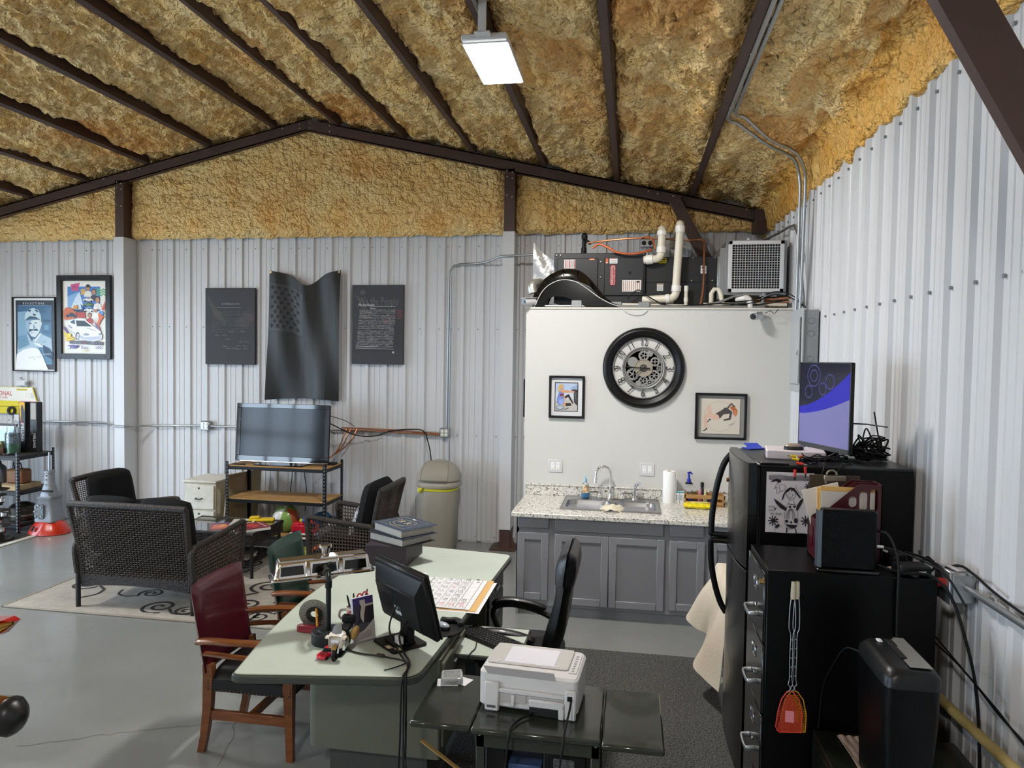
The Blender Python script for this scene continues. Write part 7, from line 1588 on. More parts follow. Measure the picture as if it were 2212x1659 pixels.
mb = MB(); mb.text('made for home',.012,frame((-.157,-.1685,.022),(1,0,0),(0,0,1)),d=.0006) if False else None
mb.poly([(-.178,.016),(-.138,.016),(-.138,.028),(-.178,.028)],frame((0,-.1684,0),(1,0,0),(0,0,1)),.0005); mb.build('logo_sticker',flat('#4a4850'),t,smooth=0)
cable('printer_cable',[(-.222,2.995,.765),(-.225,2.96,.74),(-.235,2.90,.70),(-.24,2.855,.67),(-.245,2.84,.62),(-.26,2.84,.5),(-.275,2.88,.42)],.005,M_cable,'black power cord from the printer over the stand edge')
cable('printer_cable',[(-.385,3.015,.685),(-.43,2.97,.68),(-.46,2.90,.68),(-.465,2.855,.67),(-.47,2.84,.62),(-.475,2.84,.5),(-.46,2.88,.35)],.005,M_cable,'black data cable from the printer base over the stand edge')
# ashtray and receipts
for i, (x,y,rz,sx,sy,lb) in enumerate(((-.83,3.255,.2,.10,.075,'white slip of paper under the left of the glass ashtray'),(-.775,3.285,-.35,.10,.075,'printed receipt under the right of the glass ashtray'))):
    mb = MB(); mb.cb((x,y,TZ+.001+i*.0008),(sx,sy,.0006),rot=(0,0,rz)); single('paper_slip',mb,M_paper,lb,'paper',smooth=0)
t = thing('ashtray','square clear glass ashtray on paper slips at the stand corner','ashtray',(-.815,3.275,TZ+.0026),.25)
mb = MB(); loft(mb,[[(x,y,z) for x,y in rrect(-h,h,-h,h,r,3)] for h,r,z in ((.047,.01,0),(.052,.012,.004),(.052,.012,.024),(.046,.012,.03))],cap=False); mb.lathe([(.040,.03),(.036,.012),(0,.008)],20); mb.add([(x,y,.03) for x,y in rrect(-.046,.046,-.046,.046,.012,4)]+[(.04*math.cos(2*PI*(k+.5)/20+PI/20*0),.04*math.sin(2*PI*(k+.5)/20),.03) for k in range(20)],[(k,(k+1) % 20,20+(k+1) % 20,20+k) for k in range(20)]); mb.add([(x,y,0) for x,y in rrect(-.047,.047,-.047,.047,.01,3)],[tuple(range(16))]); mb.build('dish',mat('ashtray_glass','#e6e9ea',.05,trans=.8,ior=1.4),t)
mb = MB(); mb.tube([(-.044,-.044,.03),(.044,-.044,.03),(.044,.044,.03),(-.044,.044,.03)],.004,6,closed=True); mb.build('rim',mat('ashtray_rim','#d5d9da',.08,trans=.4),t); mb = MB(); mb.cyl((0,0,.009),(0,0,.012),.03,n=18); mb.build('coins',mat('silver_coin','#9a978f',.3,.9),t)
# yardstick / folder edge sticking out under the stand
mb = MB(); mb.cb((-.735,2.98,.44),(.34,.02,.004),rot=(0,math.radians(28),-.15)); single('wooden_ruler',mb,mat('ruler_wood','#a3834c',.6),'wooden ruler sticking out beneath the left stand leaf','ruler',smooth=0)
# ================================================================== FRIDGE
M_fr = mat('fridge_black','#050506',.24,spec=.4,bump=(180,.12),coat=.15); M_frs = mat('fridge_side_black','#030304',.42,spec=.25,bump=(160,.15))
FX0, FX1, FY0, FY1, FZ = .575, 1.395, 3.78, 4.47, 1.70
t = thing('refrigerator','black top-freezer refrigerator with curved handles beside the sink counter','refrigerator',(1.0,4.12,0))
mb = W(t); mb.box(.665,FX1,FY0+.01,FY1-.01,.03,FZ-.012,.004); mb.build('cabinet',M_frs,t); mb = W(t); mb.box(.65,FX1,FY0+.012,FY1-.012,FZ-.018,FZ,.006); mb.build('top_panel',mat('fridge_top','#17181a',.35),t)
mb = W(t); mb.box(.645,.667,FY0+.02,FY1-.02,.06,FZ-.02); mb.build('door_gasket',mat('gasket','#1a1a1b',.8),t,smooth=0)
def fdoor(z0,z1):
    rows = [(FX0+.03*(abs(u)**3),FY0+.345+u*.345) for u in np.linspace(-1,1,15)]
    mb = W(t); mb.prism([(.648,FY0),(.648,FY1)]+[(x,y) for x,y in reversed(rows)],z0,z1,None,0,.004); return mb.build('door',M_fr,t,smooth=25)
d1 = fdoor(1.155,FZ+.004); d2 = fdoor(.075,1.145)
mb = W(t); mb.box(.66,.80,FY0-.004,FY0+.03,FZ,FZ+.010,.003); mb.build('hinge_cover',M_fr,t)
def fhandle(pts,d):
    mb = W(t); mb.tube(spline(pts,6),.014,10,flat_=1.3); return mb.build('handle',M_black,d)
fhandle([(FX0+.03,4.43,1.665),(FX0-.01,4.44,1.60),(FX0-.045,4.445,1.47),(FX0-.066,4.45,1.32),(FX0-.072,4.45,1.185),(FX0-.06,4.45,1.172),(FX0+.02,4.44,1.17)],d1)
fhandle([(FX0+.02,4.44,1.135),(FX0-.06,4.45,1.133),(FX0-.072,4.45,1.12),(FX0-.066,4.45,.99),(FX0-.042,4.445,.86),(FX0-.01,4.44,.76),(FX0+.025,4.43,.70)],d2)
mb = W(t); mb.cyl((FX0-.002,4.36,1.52),(FX0+.01,4.36,1.52),.012,n=12); mb.build('badge',mat('copper_badge','#8a5a3a',.35,.6),d1); mb = W(t); mb.box(FX0+.008,FX0+.014,3.90,3.93,1.56,1.60,.001); mb.build('magnet',mat('magnet_grey','#6d6f72',.4),d1)
mb = W(t); mb.box(.60,FX1-.05,FY0+.04,FY1-.04,0.0,.06); mb.build('kick_base',M_black,t,smooth=0)
# child's drawing on the fridge side
t = thing('child_drawing','marker drawing of a smiling girl on white paper stuck to the fridge side','drawing',(.82,FY0+.006,1.505))
DX0, DX1, DZ0, DZ1 = .695, .925, 1.352, 1.662
mb = W(t); mb.box(DX0,DX1,FY0+.006,FY0+.0095,DZ0,DZ1); mb.build('paper',mat('drawing_paper','#cfc7c9',.8),t,smooth=0)
a = Art(frame(((DX0+DX1)/2,FY0+.0058,(DZ0+DZ1)/2),(1,0,0),(0,0,1)),0,0,DX1-DX0,DZ1-DZ0,(150,130,1260,1530),0).start(t.location); k_ = '#1e191f'
for i in range(9): a.L('#4a444c',9,190+10*(i % 3),210+i*13,420,190+i*15,700,215+i*12,950,190+i*14,1190,215+i*12,sm=4)
a.P(k_,240,370,300,310,380,280,480,300,490,360,420,370,380,340).L(k_,8,440,370,380,420,340,520,400,470,390,600,430,620,470,540,440,430,520,420,590,430,580,520,500,580,480,560,sm=4)
a.L(k_,9,*sum([[730+110*math.cos(q),630+115*math.sin(q)] for q in np.linspace(0,2*PI,26)],[])).P(k_,510,790,540,650,600,540,700,465,800,480,900,610,970,700,930,710,820,580,740,510,660,540,590,620,550,740)
a.E(k_,665,550,16,22).E(k_,742,540,14,24).E('#5a4a50',705,605,8,20).L(k_,9,650,630,680,690,730,700,765,660,765,610,sm=4).L(k_,8,715,740,660,860,600,1060,590,1250,650,1390,760,1425,860,1370,900,1200,890,1020,830,860,780,740,sm=3)
a.P(k_,320,730,400,780,640,950,610,1020,480,950,380,850).P(k_,1015,690,1000,790,890,1000,850,990,870,880,940,760).L(k_,14,670,850,840,870).E(k_,710,920,28,30).E(k_,815,910,30,24)
for r in (40,65,90,115): a.L('#3c343c',8,735-r,1200,735-r*.9,1090,735-r*.4,1000-r*.2,735+r*.3,1000-r*.2,735+r*.8,1090,735+r,1200,sm=4)
a.E(k_,640,1250,36,38).E(k_,855,1230,45,60).E(k_,745,1270,22,28).P(k_,620,1320,880,1330,860,1380,760,1410,660,1370).R('#3a3038',630,1400,665,1515).P('#3a3038',830,1400,860,1400,890,1515,860,1515)
def bloom(x,y,r):
    for q in range(9): g = q*2*PI/9+.3; a.P(k_,x-12*math.sin(g),y+12*math.cos(g),x+r*math.cos(g)-14*math.sin(g),y+r*math.sin(g)+14*math.cos(g),x+r*math.cos(g)+14*math.sin(g),y+r*math.sin(g)-14*math.cos(g),x+12*math.sin(g),y-12*math.cos(g))
    a.E(k_,x,y,42,42)
bloom(325,1250,120); bloom(1090,1220,130); bloom(1130,430,100); a.L(k_,7,340,1330,375,1500).E(k_,420,1365,66,32,-.7); a.P(k_,330,910,360,960,400,900,350,1030).L(k_,8,820,400,840,480,900,560,1000,630,1090,640,1160,590,sm=4)
a.X(k_,'you',268,915,100,.85).X(k_,'are',262,1000,95,.85).X(k_,'the best!',385,1080,92,.82).X(k_,'I',1095,735,130,.9).L(k_,14,210,1515,600,1520,1090,1505)
a.done('marker_drawing',t,.8)
# ------------------------------------------------------------ on the fridge
mb = MB(); mb.cb((.735,4.44,FZ+.0045),(.11,.08,.006),rot=(0,0,.5)); mb.add([(.70,4.42,FZ+.008),(.79,4.46,FZ+.008),(.765,4.51,FZ+.03),(.68,4.47,FZ+.03)],[(0,1,2,3)]); single('blue_booklet',mb,mat('booklet_blue','#2740b4',.4),'blue folded booklet on top of the fridge','booklet',smooth=0)
t = thing('media_box','white recorder box with vented side on top of the fridge','recorder',(.89,4.08,FZ+.001),math.radians(-8)); mb = MB(); mb.prism(rrect(-.15,.15,-.105,.105,.012),0,.05,None,0,.006); mb.build('case',mat('box_white','#cfc4c6',.4),t)
mb = MB()
for r in range(5):
    for k in range(12): mb.box(-.1512,-.150,-.09+k*.0155,-.08+k*.0155,.008+r*.008,.0105+r*.008)
mb.build('vent_slots',mat('slot_dark','#3a3638',.7),t,kind='stuff',smooth=0)
mouse('computer_mouse',(.875,4.03,FZ+.0515),math.radians(-85),'tan and black mouse lying on the white recorder box','#a0907f','#0f0f12')
t = thing('computer_monitor','large thin monitor with blue screen picture standing on the fridge','monitor',(1.08,4.06,FZ+.001))
A_, B_ = Vector((.955,4.29,0)), Vector((1.108,3.86,0)); dirx = (B_-A_).normalized(); Lm = (B_-A_).length
SM = frame((A_.x,A_.y,FZ+.05),dirx,(0,0,1))     # z axis of SM points to the viewer's side
if (SM.to_3x3() @ Vector((0,0,1))).x > 0: print('screen normal flipped')
mb = W(t); mb.box(0,Lm,0,.475,-.022,0,.004,M=SM); mb.box(Lm*.2,Lm*.8,.05,.4,-.05,-.02,.012,M=SM); mb.build('case',M_black,t)
mb = W(t); mb.box(.0,Lm,0,.026,0,.003,M=SM); mb.box(0,Lm,.469,.475,0,.003,M=SM); mb.box(0,.006,0,.475,0,.003,M=SM); mb.box(Lm-.006,Lm,0,.475,0,.003,M=SM); mb.build('bezel',mat('bezel_grey','#3b3d40',.35),t,smooth=0)
mb = W(t); mb.add([(.006,.026,.0012),(Lm-.006,.026,.0012),(Lm-.006,.469,.0012),(.006,.469,.0012)],[(0,1,2,3)],M=SM)
mb.build('screen',mat('lit_screen_dark','#23222f',.10,emit=.10),t,smooth=0)
mb = W(t); arc_ = lambda k, z0, z1: (Lm-.006-(Lm-.012)*k/14,z0+z1*(1-k/14)**1.6)
P = [(.006,.026),(Lm-.006,.026)]+[arc_(k,.185,.10) for k in range(15)]
mb.add([(x,y,.0016) for x,y in P],[tuple(range(len(P)))],M=SM); mb.build('screen_image',mat('lit_screen_violet','#67658f',.2,emit=.30),t,smooth=0)
mb = W(t); P = [arc_(k,.185,.10) for k in range(15)]+[arc_(k,.225,.20) for k in range(14,-1,-1)]
mb.add([(x,y,.0016) for x,y in P],[tuple(range(len(P)))],M=SM); mb.build('screen_arc',mat('lit_screen_blue','#24208a',.15,emit=.45),t,smooth=0)
mb = W(t)
for (x,y,r) in ((Lm*.30,.40,.055),(Lm*.30,.40,.028),(Lm*.62,.37,.035),(Lm*.2,.31,.03),(Lm*.48,.33,.028)): mb._ring([(r,0),(r+.007,0),(r+.007,.0006),(r,.0006)],24,SM @ Matrix.Translation((x,y,.0018)),None)
mb.build('gear_image',mat('lit_screen_grey','#3c3a66',.2,emit=.2),t,smooth=0)
mb = W(t); mb.box(Lm*.35,Lm*.65,-.05,.06,-.05,-.03,.006,M=SM); mb.prism(rrect(-.11,.11,-.09,.09,.02),0,.010,Matrix.Translation((1.06,4.09,FZ+.001))); mb.build('stand',M_black,t)
mb = W(t); mb.tube([(Lm*.9,.16,-.03),(Lm*1.1,.165,-.06),(Lm*1.32,.16,-.10)],.004,6,M=SM); mb.build('antenna',M_black,t)
rr = random.Random(5)
def tangle(name,c,ext,n,r,label,seed,hz=.05,m=M_cable):
    rr = random.Random(seed); P = []
    for k in range(n):
        a_ = k*.95+rr.uniform(-.25,.25); q = rr.uniform(.45,1.0); P.append((c[0]+ext[0]*q*math.cos(a_),c[1]+ext[1]*q*math.sin(a_),c[2]+r*1.2+abs(rr.gauss(0,1))*hz*(1-.3*q)))
    mb = MB(); mb.tube(spline(P,7),r,6); return single(name,mb,m,label,'cables')
tangle('cable_coil',(1.27,4.10,FZ+.001),(.11,.12),60,.005,'big black cable tangle behind the monitor, lower loops',3,.04); tangle('cable_coil',(1.27,4.08,FZ+.02),(.105,.10),50,.0045,'big black cable tangle behind the monitor, middle loops',8,.055); tangle('cable_coil',(1.29,4.10,FZ+.06),(.07,.08),22,.004,'loose black loops standing up on the cable tangle',21,.08)
tangle('cable_coil',(1.02,3.93,FZ+.001),(.13,.075),52,.0035,'black video cable heap in front of the monitor',12,.02); tangle('cable_coil',(.93,3.88,FZ+.001),(.07,.06),26,.003,'thin black cable ends at the fridge edge',15,.016)
cable('video_cable',[(1.08,3.95,FZ+.01),(1.12,3.86,FZ+.008),(1.07,3.80,FZ+.006),(1.03,3.765,FZ-.02),(1.02,3.76,FZ-.07)],.0035,M_cable,'black cable hanging over the fridge edge by the clipboard')
cable('video_cable',[(1.0,3.90,FZ+.012),(.98,3.82,FZ+.01),(.965,3.772,FZ-.01),(.945,3.762,FZ-.06),(.91,3.764,FZ-.09),(.88,3.764,FZ-.12)],.003,M_cable,'black cable looping over the drawing corner')
def rca(p,d,col,lb):
    t = thing('cable_plug',lb,'plug',p,group='coloured video plugs at the fridge edge'); p = Vector(p); d = Vector(d).normalized(); mb = W(t); mb.cyl(p,p+d*.035,.0075,.006,10); mb.build('sleeve',mat('plug_'+col,col,.35),t); mb = W(t); mb.cyl(p+d*.035,p+d*.052,.0035,n=8); mb.build('tip',M_galv if abs(d.z) < .7 else M_black,t)
rca((.862,3.905,FZ+.03),(-.8,-.3,.1),'#d8c41c','yellow video plug, upper of the two on the fridge edge'); rca((.868,3.87,FZ+.018),(-.9,.2,.1),'#d8b81c','yellow video plug, lower of the two on the fridge edge'); rca((.885,3.885,FZ+.034),(-.5,-.6,.0),'#e0701f','orange plug resting between the yellow plugs')
rca((.84,3.80,FZ+.012),(.9,-.3,-.15),'#c03024','red plug lying at the fridge edge'); rca((.825,3.758,FZ-.018),(0,0,-1),'#d23a30','red plug hanging over the child drawing'); rca((.874,3.758,FZ-.002),(.05,0,-1),'#c6322a','red plug hanging right of the other red plug')
# ================================================================== FILE CABINET
M_fc = mat('file_cabinet_black','#08080a',.2,coat=.2); M_fcs = mat('file_cabinet_side','#020203',.35,spec=.2); CX0, CX1, CY0, CY1, CZ = .592, 1.285, 3.205, 3.645, 1.32
t = thing('file_cabinet','tall black four-drawer file cabinet standing before the fridge','file cabinet',(.94,3.42,0))
mb = W(t); mb.box(CX0+.012,CX1,CY0,CY1,0,CZ,.003); mb.build('body',M_fcs,t)
for k in range(4):
    z0 = .055+k*.312; z1 = z0+.304; mb = W(t); mb.box(CX0,CX0+.014,CY0+.014,CY1-.014,z0,z1,.004); d = mb.build('drawer',M_fc,t); ym = (CY0+CY1)/2-.02
    zz = z0+.085; mb = W(t); mb.tube(spline([(CX0,ym+.062,zz+.004),(CX0-.03,ym+.062,zz),(CX0-.038,ym+.045,zz-.003),(CX0-.038,ym-.045,zz-.003),(CX0-.03,ym-.062,zz),(CX0,ym-.062,zz+.004)],4),.0075,8,flat_=1.7); mb.build('handle',M_galv,d)
    mb = W(t); mb.box(CX0-.006,CX0,ym-.03,ym-.012,zz+.02,zz+.04,.002); mb.box(CX0-.006,CX0,ym-.005,ym+.01,zz+.02,zz+.04,.002) if False else None; mb.build('thumb_latch',M_chrome,d)
    zl = z0+.215
    mb = W(t)
    for (a_,b_,c_,e_) in ((-.042,-.034,-.025,.025),(.034,.042,-.025,.025),(-.042,.042,-.025,-.018),(-.042,.042,.018,.025)): mb.box(CX0-.005,CX0,ym+a_,ym+b_,zl+c_,zl+e_,.0015)
    lh = mb.build('label_holder',M_chrome,d); mb = W(t); mb.box(CX0-.0015,CX0-.0005,ym-.034,ym+.034,zl-.018,zl+.018); mb.build('label_card',mat('label_dark','#2e2e3c',.6),lh,smooth=0)
mb = W(t); mb.cyl((CX0+.002,CY0+.045,CZ-.065),(CX0-.014,CY0+.045,CZ-.065),.012,n=14); mb.build('lock',mat('brass_lock','#b59a5e',.3,.9),t); mb = W(t); mb.cyl((CX0+.002,CY0+.018,CZ-.06),(CX0-.008,CY0+.018,CZ-.06),.008,n=12); mb.build('lock_stud',mat('brass_lock','#b59a5e'),t)
mb = W(t); mb.box(CX0-.003,CX0,CY1-.07,CY1-.045,CZ-.045,CZ-.02); mb.build('name_plate',M_galv,t,smooth=0)
# file holder, clipboard, folders
M_mar = mat('maroon_plastic','#3d0d15',.35)
t = thing('file_holder','maroon plastic magazine file holder with oval cut-outs on the file cabinet','file holder',(.98,3.46,CZ+.001))
HX0, HX1, HY0, HY1 = .845, 1.125, 3.41, 3.535; H0 = CZ+.001
def holder_side(y):
    # side panel (XZ) with oval holes built as strips around openings
    mb = W(t); T = frame((HX0,y,H0),(1,0,0),(0,0,1)); Wd = HX1-HX0; outer = [(0,0),(Wd,0),(Wd,.355),(Wd*.66,.355),(Wd*.60,.345),(.01,.20),(0,.195)]
    bm = bmesh.new()
    def loop(pts): 
        vs = [bm.verts.new((x,z_,0)) for x,z_ in pts]; return [bm.edges.new((vs[i],vs[(i+1) % len(vs)])) for i in range(len(vs))]
    E_ = loop(outer)
    for (cx_,z0,z1) in ((.155,.25,.30),(.20,.235,.325),(.245,.235,.335),(.105,.13,.19),(.155,.11,.19),(.20,.11,.19),(.245,.11,.19)):
        r = .017; pts = [(cx_+r*math.cos(q),z1-r+r*math.sin(q)) for q in np.linspace(0,PI,8)]+[(cx_+r*math.cos(q),z0+r+r*math.sin(q)) for q in np.linspace(PI,2*PI,8)]
        E_ += loop(pts)
    bmesh.ops.triangle_fill(bm,use_beauty=True,use_dissolve=False,edges=bm.edges[:])
    bm.verts.index_update(); V_ = [v.co.copy() for v in bm.verts]; F_ = [tuple(v.index for v in f.verts) for f in bm.faces]; n = len(V_)
    be = [(e.verts[0].index,e.verts[1].index) for e in bm.edges if len(e.link_faces) == 1]; bm.free()
    mb.add([(v.x,v.y,0) for v in V_]+[(v.x,v.y,-.004) for v in V_],F_+[tuple(n+i for i in f) for f in F_]+[(a_,b_,n+b_,n+a_) for a_,b_ in be],M=T); mb.build('side_panel',M_mar,t,smooth=0)
holder_side(HY0); holder_side((HY0+HY1)/2); holder_side(HY1)
mb = W(t); mb.box(HX0,HX1,HY0,HY1+.004,H0,H0+.004); mb.build('bottom',M_mar,t,smooth=0); mb = W(t); mb.box(HX1-.004,HX1,HY0,HY1+.004,H0,H0+.355); mb.build('back_panel',M_mar,t,smooth=0); mb = W(t); mb.box(HX0,HX0+.004,HY0,HY1+.004,H0,H0+.185); mb.build('front_lip',M_mar,t,smooth=0)
mb = W(t); T = frame((HX0-.001,(HY0+HY1)/2,H0+.1),(0,-1,0),(0,0,1)); mb.box(-.022,.022,-.045,.045,0,.003,.001,M=T); mb.build('label_frame',M_mar,t)
for i, (y,x0,x1,z0,z1,tilt,c_,lb) in enumerate(((3.43,.87,1.10,.01,.315,.0,'#bfb7ae','grey printed papers in the maroon file holder'),(3.44,.865,1.10,.01,.335,.02,'#cda25e','manila folder with tab in the maroon file holder'),(3.452,.86,1.09,.01,.33,-.02,'#d8b070','second manila folder behind the first in the file holder'),(3.50,.835,1.0,.05,.33,-.28,'#d6cfc6','tilted white paper sticking out of the file holder'))):
    t = thing('file_folder',lb,'folder',((x0+x1)/2,y,H0+z0)); mb = W(t); cx_, cz_ = (x0+x1)/2, H0+(z0+z1)/2
    mb.cb((cx_,y,cz_),(x1-x0,.004,z1-z0),rot=(0,tilt,0)); mb.build('sheet',mat('paper_'+c_,c_,.8),t,smooth=0)
    if 'manila' in lb: mb = W(t); mb.cb((cx_-(x1-x0)/2+.03,y-.0022,cz_+.05),(.03,.001,.05),rot=(0,tilt,0)); mb.build('tab',mat('tab_text','#6d5a3a',.8),t,smooth=0)
t = thing('clipboard','brown clipboard with metal clip standing behind the file holder','clipboard',(.97,3.60,H0)); mb = W(t); mb.box(.855,1.085,3.596,3.60,H0,H0+.365,.002); mb.build('board',mat('hardboard_brown','#3a2b1c',.5),t)
mb = W(t); mb.box(.92,1.02,3.585,3.597,H0+.335,H0+.362,.003); mb.tube([(.955+.022*math.cos(q),3.59,H0+.368+.02*math.sin(q)) for q in np.linspace(0,PI,9)],.005,6); mb.build('clip',mat('tarnished_steel','#8f887a',.35,.8),t); mb = W(t); mb.cyl((.93,3.596,H0+.33),(.93,3.592,H0+.33),.006,n=10); mb.build('rivet',M_galv,t)
# router tower
t = thing('router_tower','tall black modem box standing on its base on the file cabinet','modem',(.945,3.265,CZ+.001)); z = CZ+.001
mb = W(t); mb.prism(round_poly([(.825,3.235),(1.055,3.23),(1.06,3.29),(.83,3.295)],[.012,.02,.012,.012],3),z+.012,z+.268,None,0,.008); mb.build('housing',mat('modem_black','#020203',.35,spec=.2,bump=(120,.05)),t)
mb = W(t); mb.add([(.815,3.243,z+.016),(.829,3.234,z+.016),(.829,3.234,z+.262),(.815,3.243,z+.262),(.815,3.29,z+.016),(.815,3.29,z+.262)],[(0,1,2,3),(4,0,3,5)]); mb.build('side_strip',mat('modem_strip','#3a4048',.35),t,smooth=0)
mb = W(t); mb.prism(round_poly([(.81,3.225),(1.065,3.218),(1.07,3.305),(.815,3.31)],.012,3),z,z+.012,None,0,.003); mb.build('base',M_blackg,t)
mb = W(t); rq = random.Random(9)
for k in range(150):
    x = rq.choice((rq.uniform(.85,.875),rq.uniform(.88,1.03))); zz = z+.06+rq.random()*.19; mb.cyl((x,3.2335,zz),(x,3.2325,zz),.0012 if x > .88 else .0008,n=5)
mb.build('vent_perforations',mat('perforation','#1d1e22',.3),t,kind='stuff',smooth=0)
# power gear right of it
t = thing('power_adapter','black power adapter block on the file cabinet','adapter',(1.19,3.42,CZ+.001)); mb = W(t); mb.cb((1.19,3.43,CZ+.030),(.065,.09,.055),.008,rot=(0,0,.3)); mb.build('block',M_black,t); mb = W(t); mb.cb((1.155,3.44,CZ+.045),(.004,.03,.025),rot=(0,0,.3)); mb.build('label',M_paper,t,smooth=0)
mb = MB(); mb.cb((1.175,3.34,CZ+.003),(.06,.07,.002),rot=(0,-.05,.5)); single('note_slip',mb,mat('note_cream','#cbbd95',.8),'cream note slip on the file cabinet beside the adapter','paper',smooth=0)
t = thing('network_switch','black network box with white label on the file cabinet corner','network box',(1.20,3.27,CZ+.001)); mb = W(t); mb.cb((1.205,3.275,CZ+.023),(.13,.09,.042),.006,rot=(0,0,.12)); mb.build('case',M_black,t); mb = W(t); mb.cb((1.235,3.2315,CZ+.02),(.03,.001,.010),rot=(0,0,.12)); mb.build('sticker',M_paper,t,smooth=0)
mb = MB(); mb.cb((1.195,3.225,CZ+.012),(.045,.02,.02),.005,rot=(0,.3,-.5)); single('cable_plug',mb,M_black,'black plug lying in front of the network box','plug')
for pts, r, lb in ((([(1.058,3.26,1.50),(1.09,3.23,1.50),(1.115,3.20,1.44),(1.125,3.188,1.36),(1.125,3.186,1.2),(1.128,3.187,.95),(1.13,3.188,.62)]),.006,'thick black cable dropping over the file cabinet side'),
    (([(1.06,3.28,1.43),(1.12,3.30,1.42),(1.20,3.27,1.40),(1.28,3.22,1.37),(1.32,3.18,1.33),(1.36,3.12,1.24)]),.0045,'black network cable from the modem towards the wall box'),
    (([(1.06,3.25,1.36),(1.12,3.22,1.345),(1.17,3.222,1.335)]),.004,'short black cable from the modem base'),
    (([(1.24,3.45,1.37),(1.30,3.42,1.36),(1.34,3.36,1.34),(1.33,3.31,1.33)]),.006,'black adapter cord to the wall outlet box'),
    (([(1.26,3.36,1.34),(1.29,3.33,1.38),(1.31,3.30,1.36),(1.29,3.30,1.33),(1.27,3.33,1.345),(1.30,3.35,1.38),(1.32,3.30,1.34)]),.005,'coiled black cord at the file cabinet corner')):
    cable('network_cable',pts,r,M_cable,lb)
mb = MB(); mb.cyl((1.06,3.28,1.43),(1.095,3.29,1.427),.006,n=8); single('cable_plug',mb,M_white,'white network plug in the side of the modem','plug')
# fly swatters
def swatter(x,col,lb,dy,lean=0.):
    t = thing('fly_swatter',lb,'fly swatter',(x,CY0-.012-dy,.64),group='fly swatters hanging on the file cabinet'); y = CY0-.012-dy; m = mat('swat_'+col,col,.4)
    mb = W(t); zt = 1.17
    for s_ in (-1,1): mb.tube(spline([(x+s_*.004,y,1.235),(x+s_*.011,y,zt),(x+s_*.013,y,1.08),(x+s_*.005,y,1.045),(x+s_*.006,y,.95),(x+s_*.005,y,.86),(x+s_*.009,y,.83),(x-s_*.002,y,.815),(x+s_*.012,y,.795)],4),.0022,6)
    for k in range(5): mb.tube([(x-.006,y-.002,1.03-k*.04),(x+.006,y-.002,1.025-k*.04)],.0025,5)
    mb.build('wire_handle',M_galv,t)
    mb = W(t); mb.lathe([(.010,0),(.011,.02),(.009,.07),(.008,.075)],10,(x,y,1.205)); mb.build('grip',mat('grip_cream','#b9b09a',.5),t)
    Q = [(x-.012,.80),(x+.012,.80),(x+.038,.765),(x+.052,.70),(x+.050,.625),(x-.042,.618),(x-.056,.64),(x-.048,.71),(x-.034,.765)]
    mb = W(t); mb.tube([(a_,y,b_) for a_,b_ in Q],.0026,6,closed=True); mb.build('paddle_rim',m,t)
    mb = W(t)
    for k in range(17):
        f = k/16; xa = x-.05+.098*f; mb.box(xa-.0013,xa+.0013,y-.001,y+.001,.622,.79-.45*abs(f-.5)**1.5)
    for k in range(22): zz = .625+k*.0075; hw_ = .050 if zz < .70 else .050-(zz-.70)*.40; mb.box(x-hw_,x+hw_,y-.001,y+.001,zz-.0011,zz+.0011)
    mb.build('mesh',m,t,kind='stuff',smooth=0)
    mb = W(t); mb.box(x-.018,x+.018,y-.0018,y-.0008,.665,.715) ; mb.build('centre_plate',mat('swat_pale_'+col,'#d9858c' if col == '#d24632' else '#d8a23c',.5),t,smooth=0)
swatter(.726,'#c98a12','yellow fly swatter mostly hidden behind the red one',-.004); swatter(.708,'#d24632','red fly swatter hanging on the side of the file cabinet',.003)
# shredder, low cabinet, papers
t = thing('low_cabinet','low dark green metal cabinet in the corner under the shredder','cabinet',(1.08,2.9,0)); mb = W(t); mb.box(.802,1.36,2.55,3.178,0,.65,.004); mb.build('body',mat('dark_green_metal','#12150f',.3,coat=.1),t); mb = W(t); mb.cyl((.803,2.93,.60),(.797,2.93,.60),.01,n=12); mb.build('lock',M_galv,t)
for z0 in (.05,.345): mb = W(t); mb.box(.796,.804,2.57,3.16,z0,z0+.28,.003); mb.build('drawer',mat('dark_green_metal','#12150f'),t)
for i, (x0,x1,y0,y1,rz,lb) in enumerate(((.885,.975,2.6,3.13,-.02,'crumpled plastic wrapped papers beside the shredder'),(1.12,1.22,2.56,2.72,.3,'white sheet under the front of the shredder'))):
    mb = MB(); mb.slab(lambda u,v: (x0+(x1-x0)*u+.012*math.sin(v*3),y0+(y1-y0)*v,.656+.006*abs(math.sin(u*9+v*3))),16,10,.003); single('paper_stack',mb,mat('wrapped_paper','#a8978c',.3,var=('#8b7465',14,.6,(6,1,1))),lb,'paper')
t = thing('paper_shredder','tall black paper shredder standing on the low cabinet','shredder',(.99,2.78,.668)); z0 = .668
def srow(x0,x1,y0,y1,r,z): return [(x,y,z) for x,y in rrect(x0,x1,y0,y1,r,4)]
mb = W(t); loft(mb,[srow(.905,1.055,2.62,2.93,.03,z0),srow(.895,1.075,2.61,2.94,.035,z0+.30),srow(.893,1.078,2.608,2.942,.035,1.10)]); mb.build('bin',mat('shredder_black','#020204',.35,spec=.22,bump=(150,.1)),t)
mb = W(t); loft(mb,[srow(.892,1.08,2.606,2.944,.035,1.10),srow(.894,1.082,2.608,2.942,.04,1.135),srow(.912,1.066,2.625,2.925,.04,1.158),srow(.93,1.05,2.65,2.90,.03,1.163)]); mb.build('cutter_head',mat('shredder_head','#0f1012',.38,spec=.4),t)
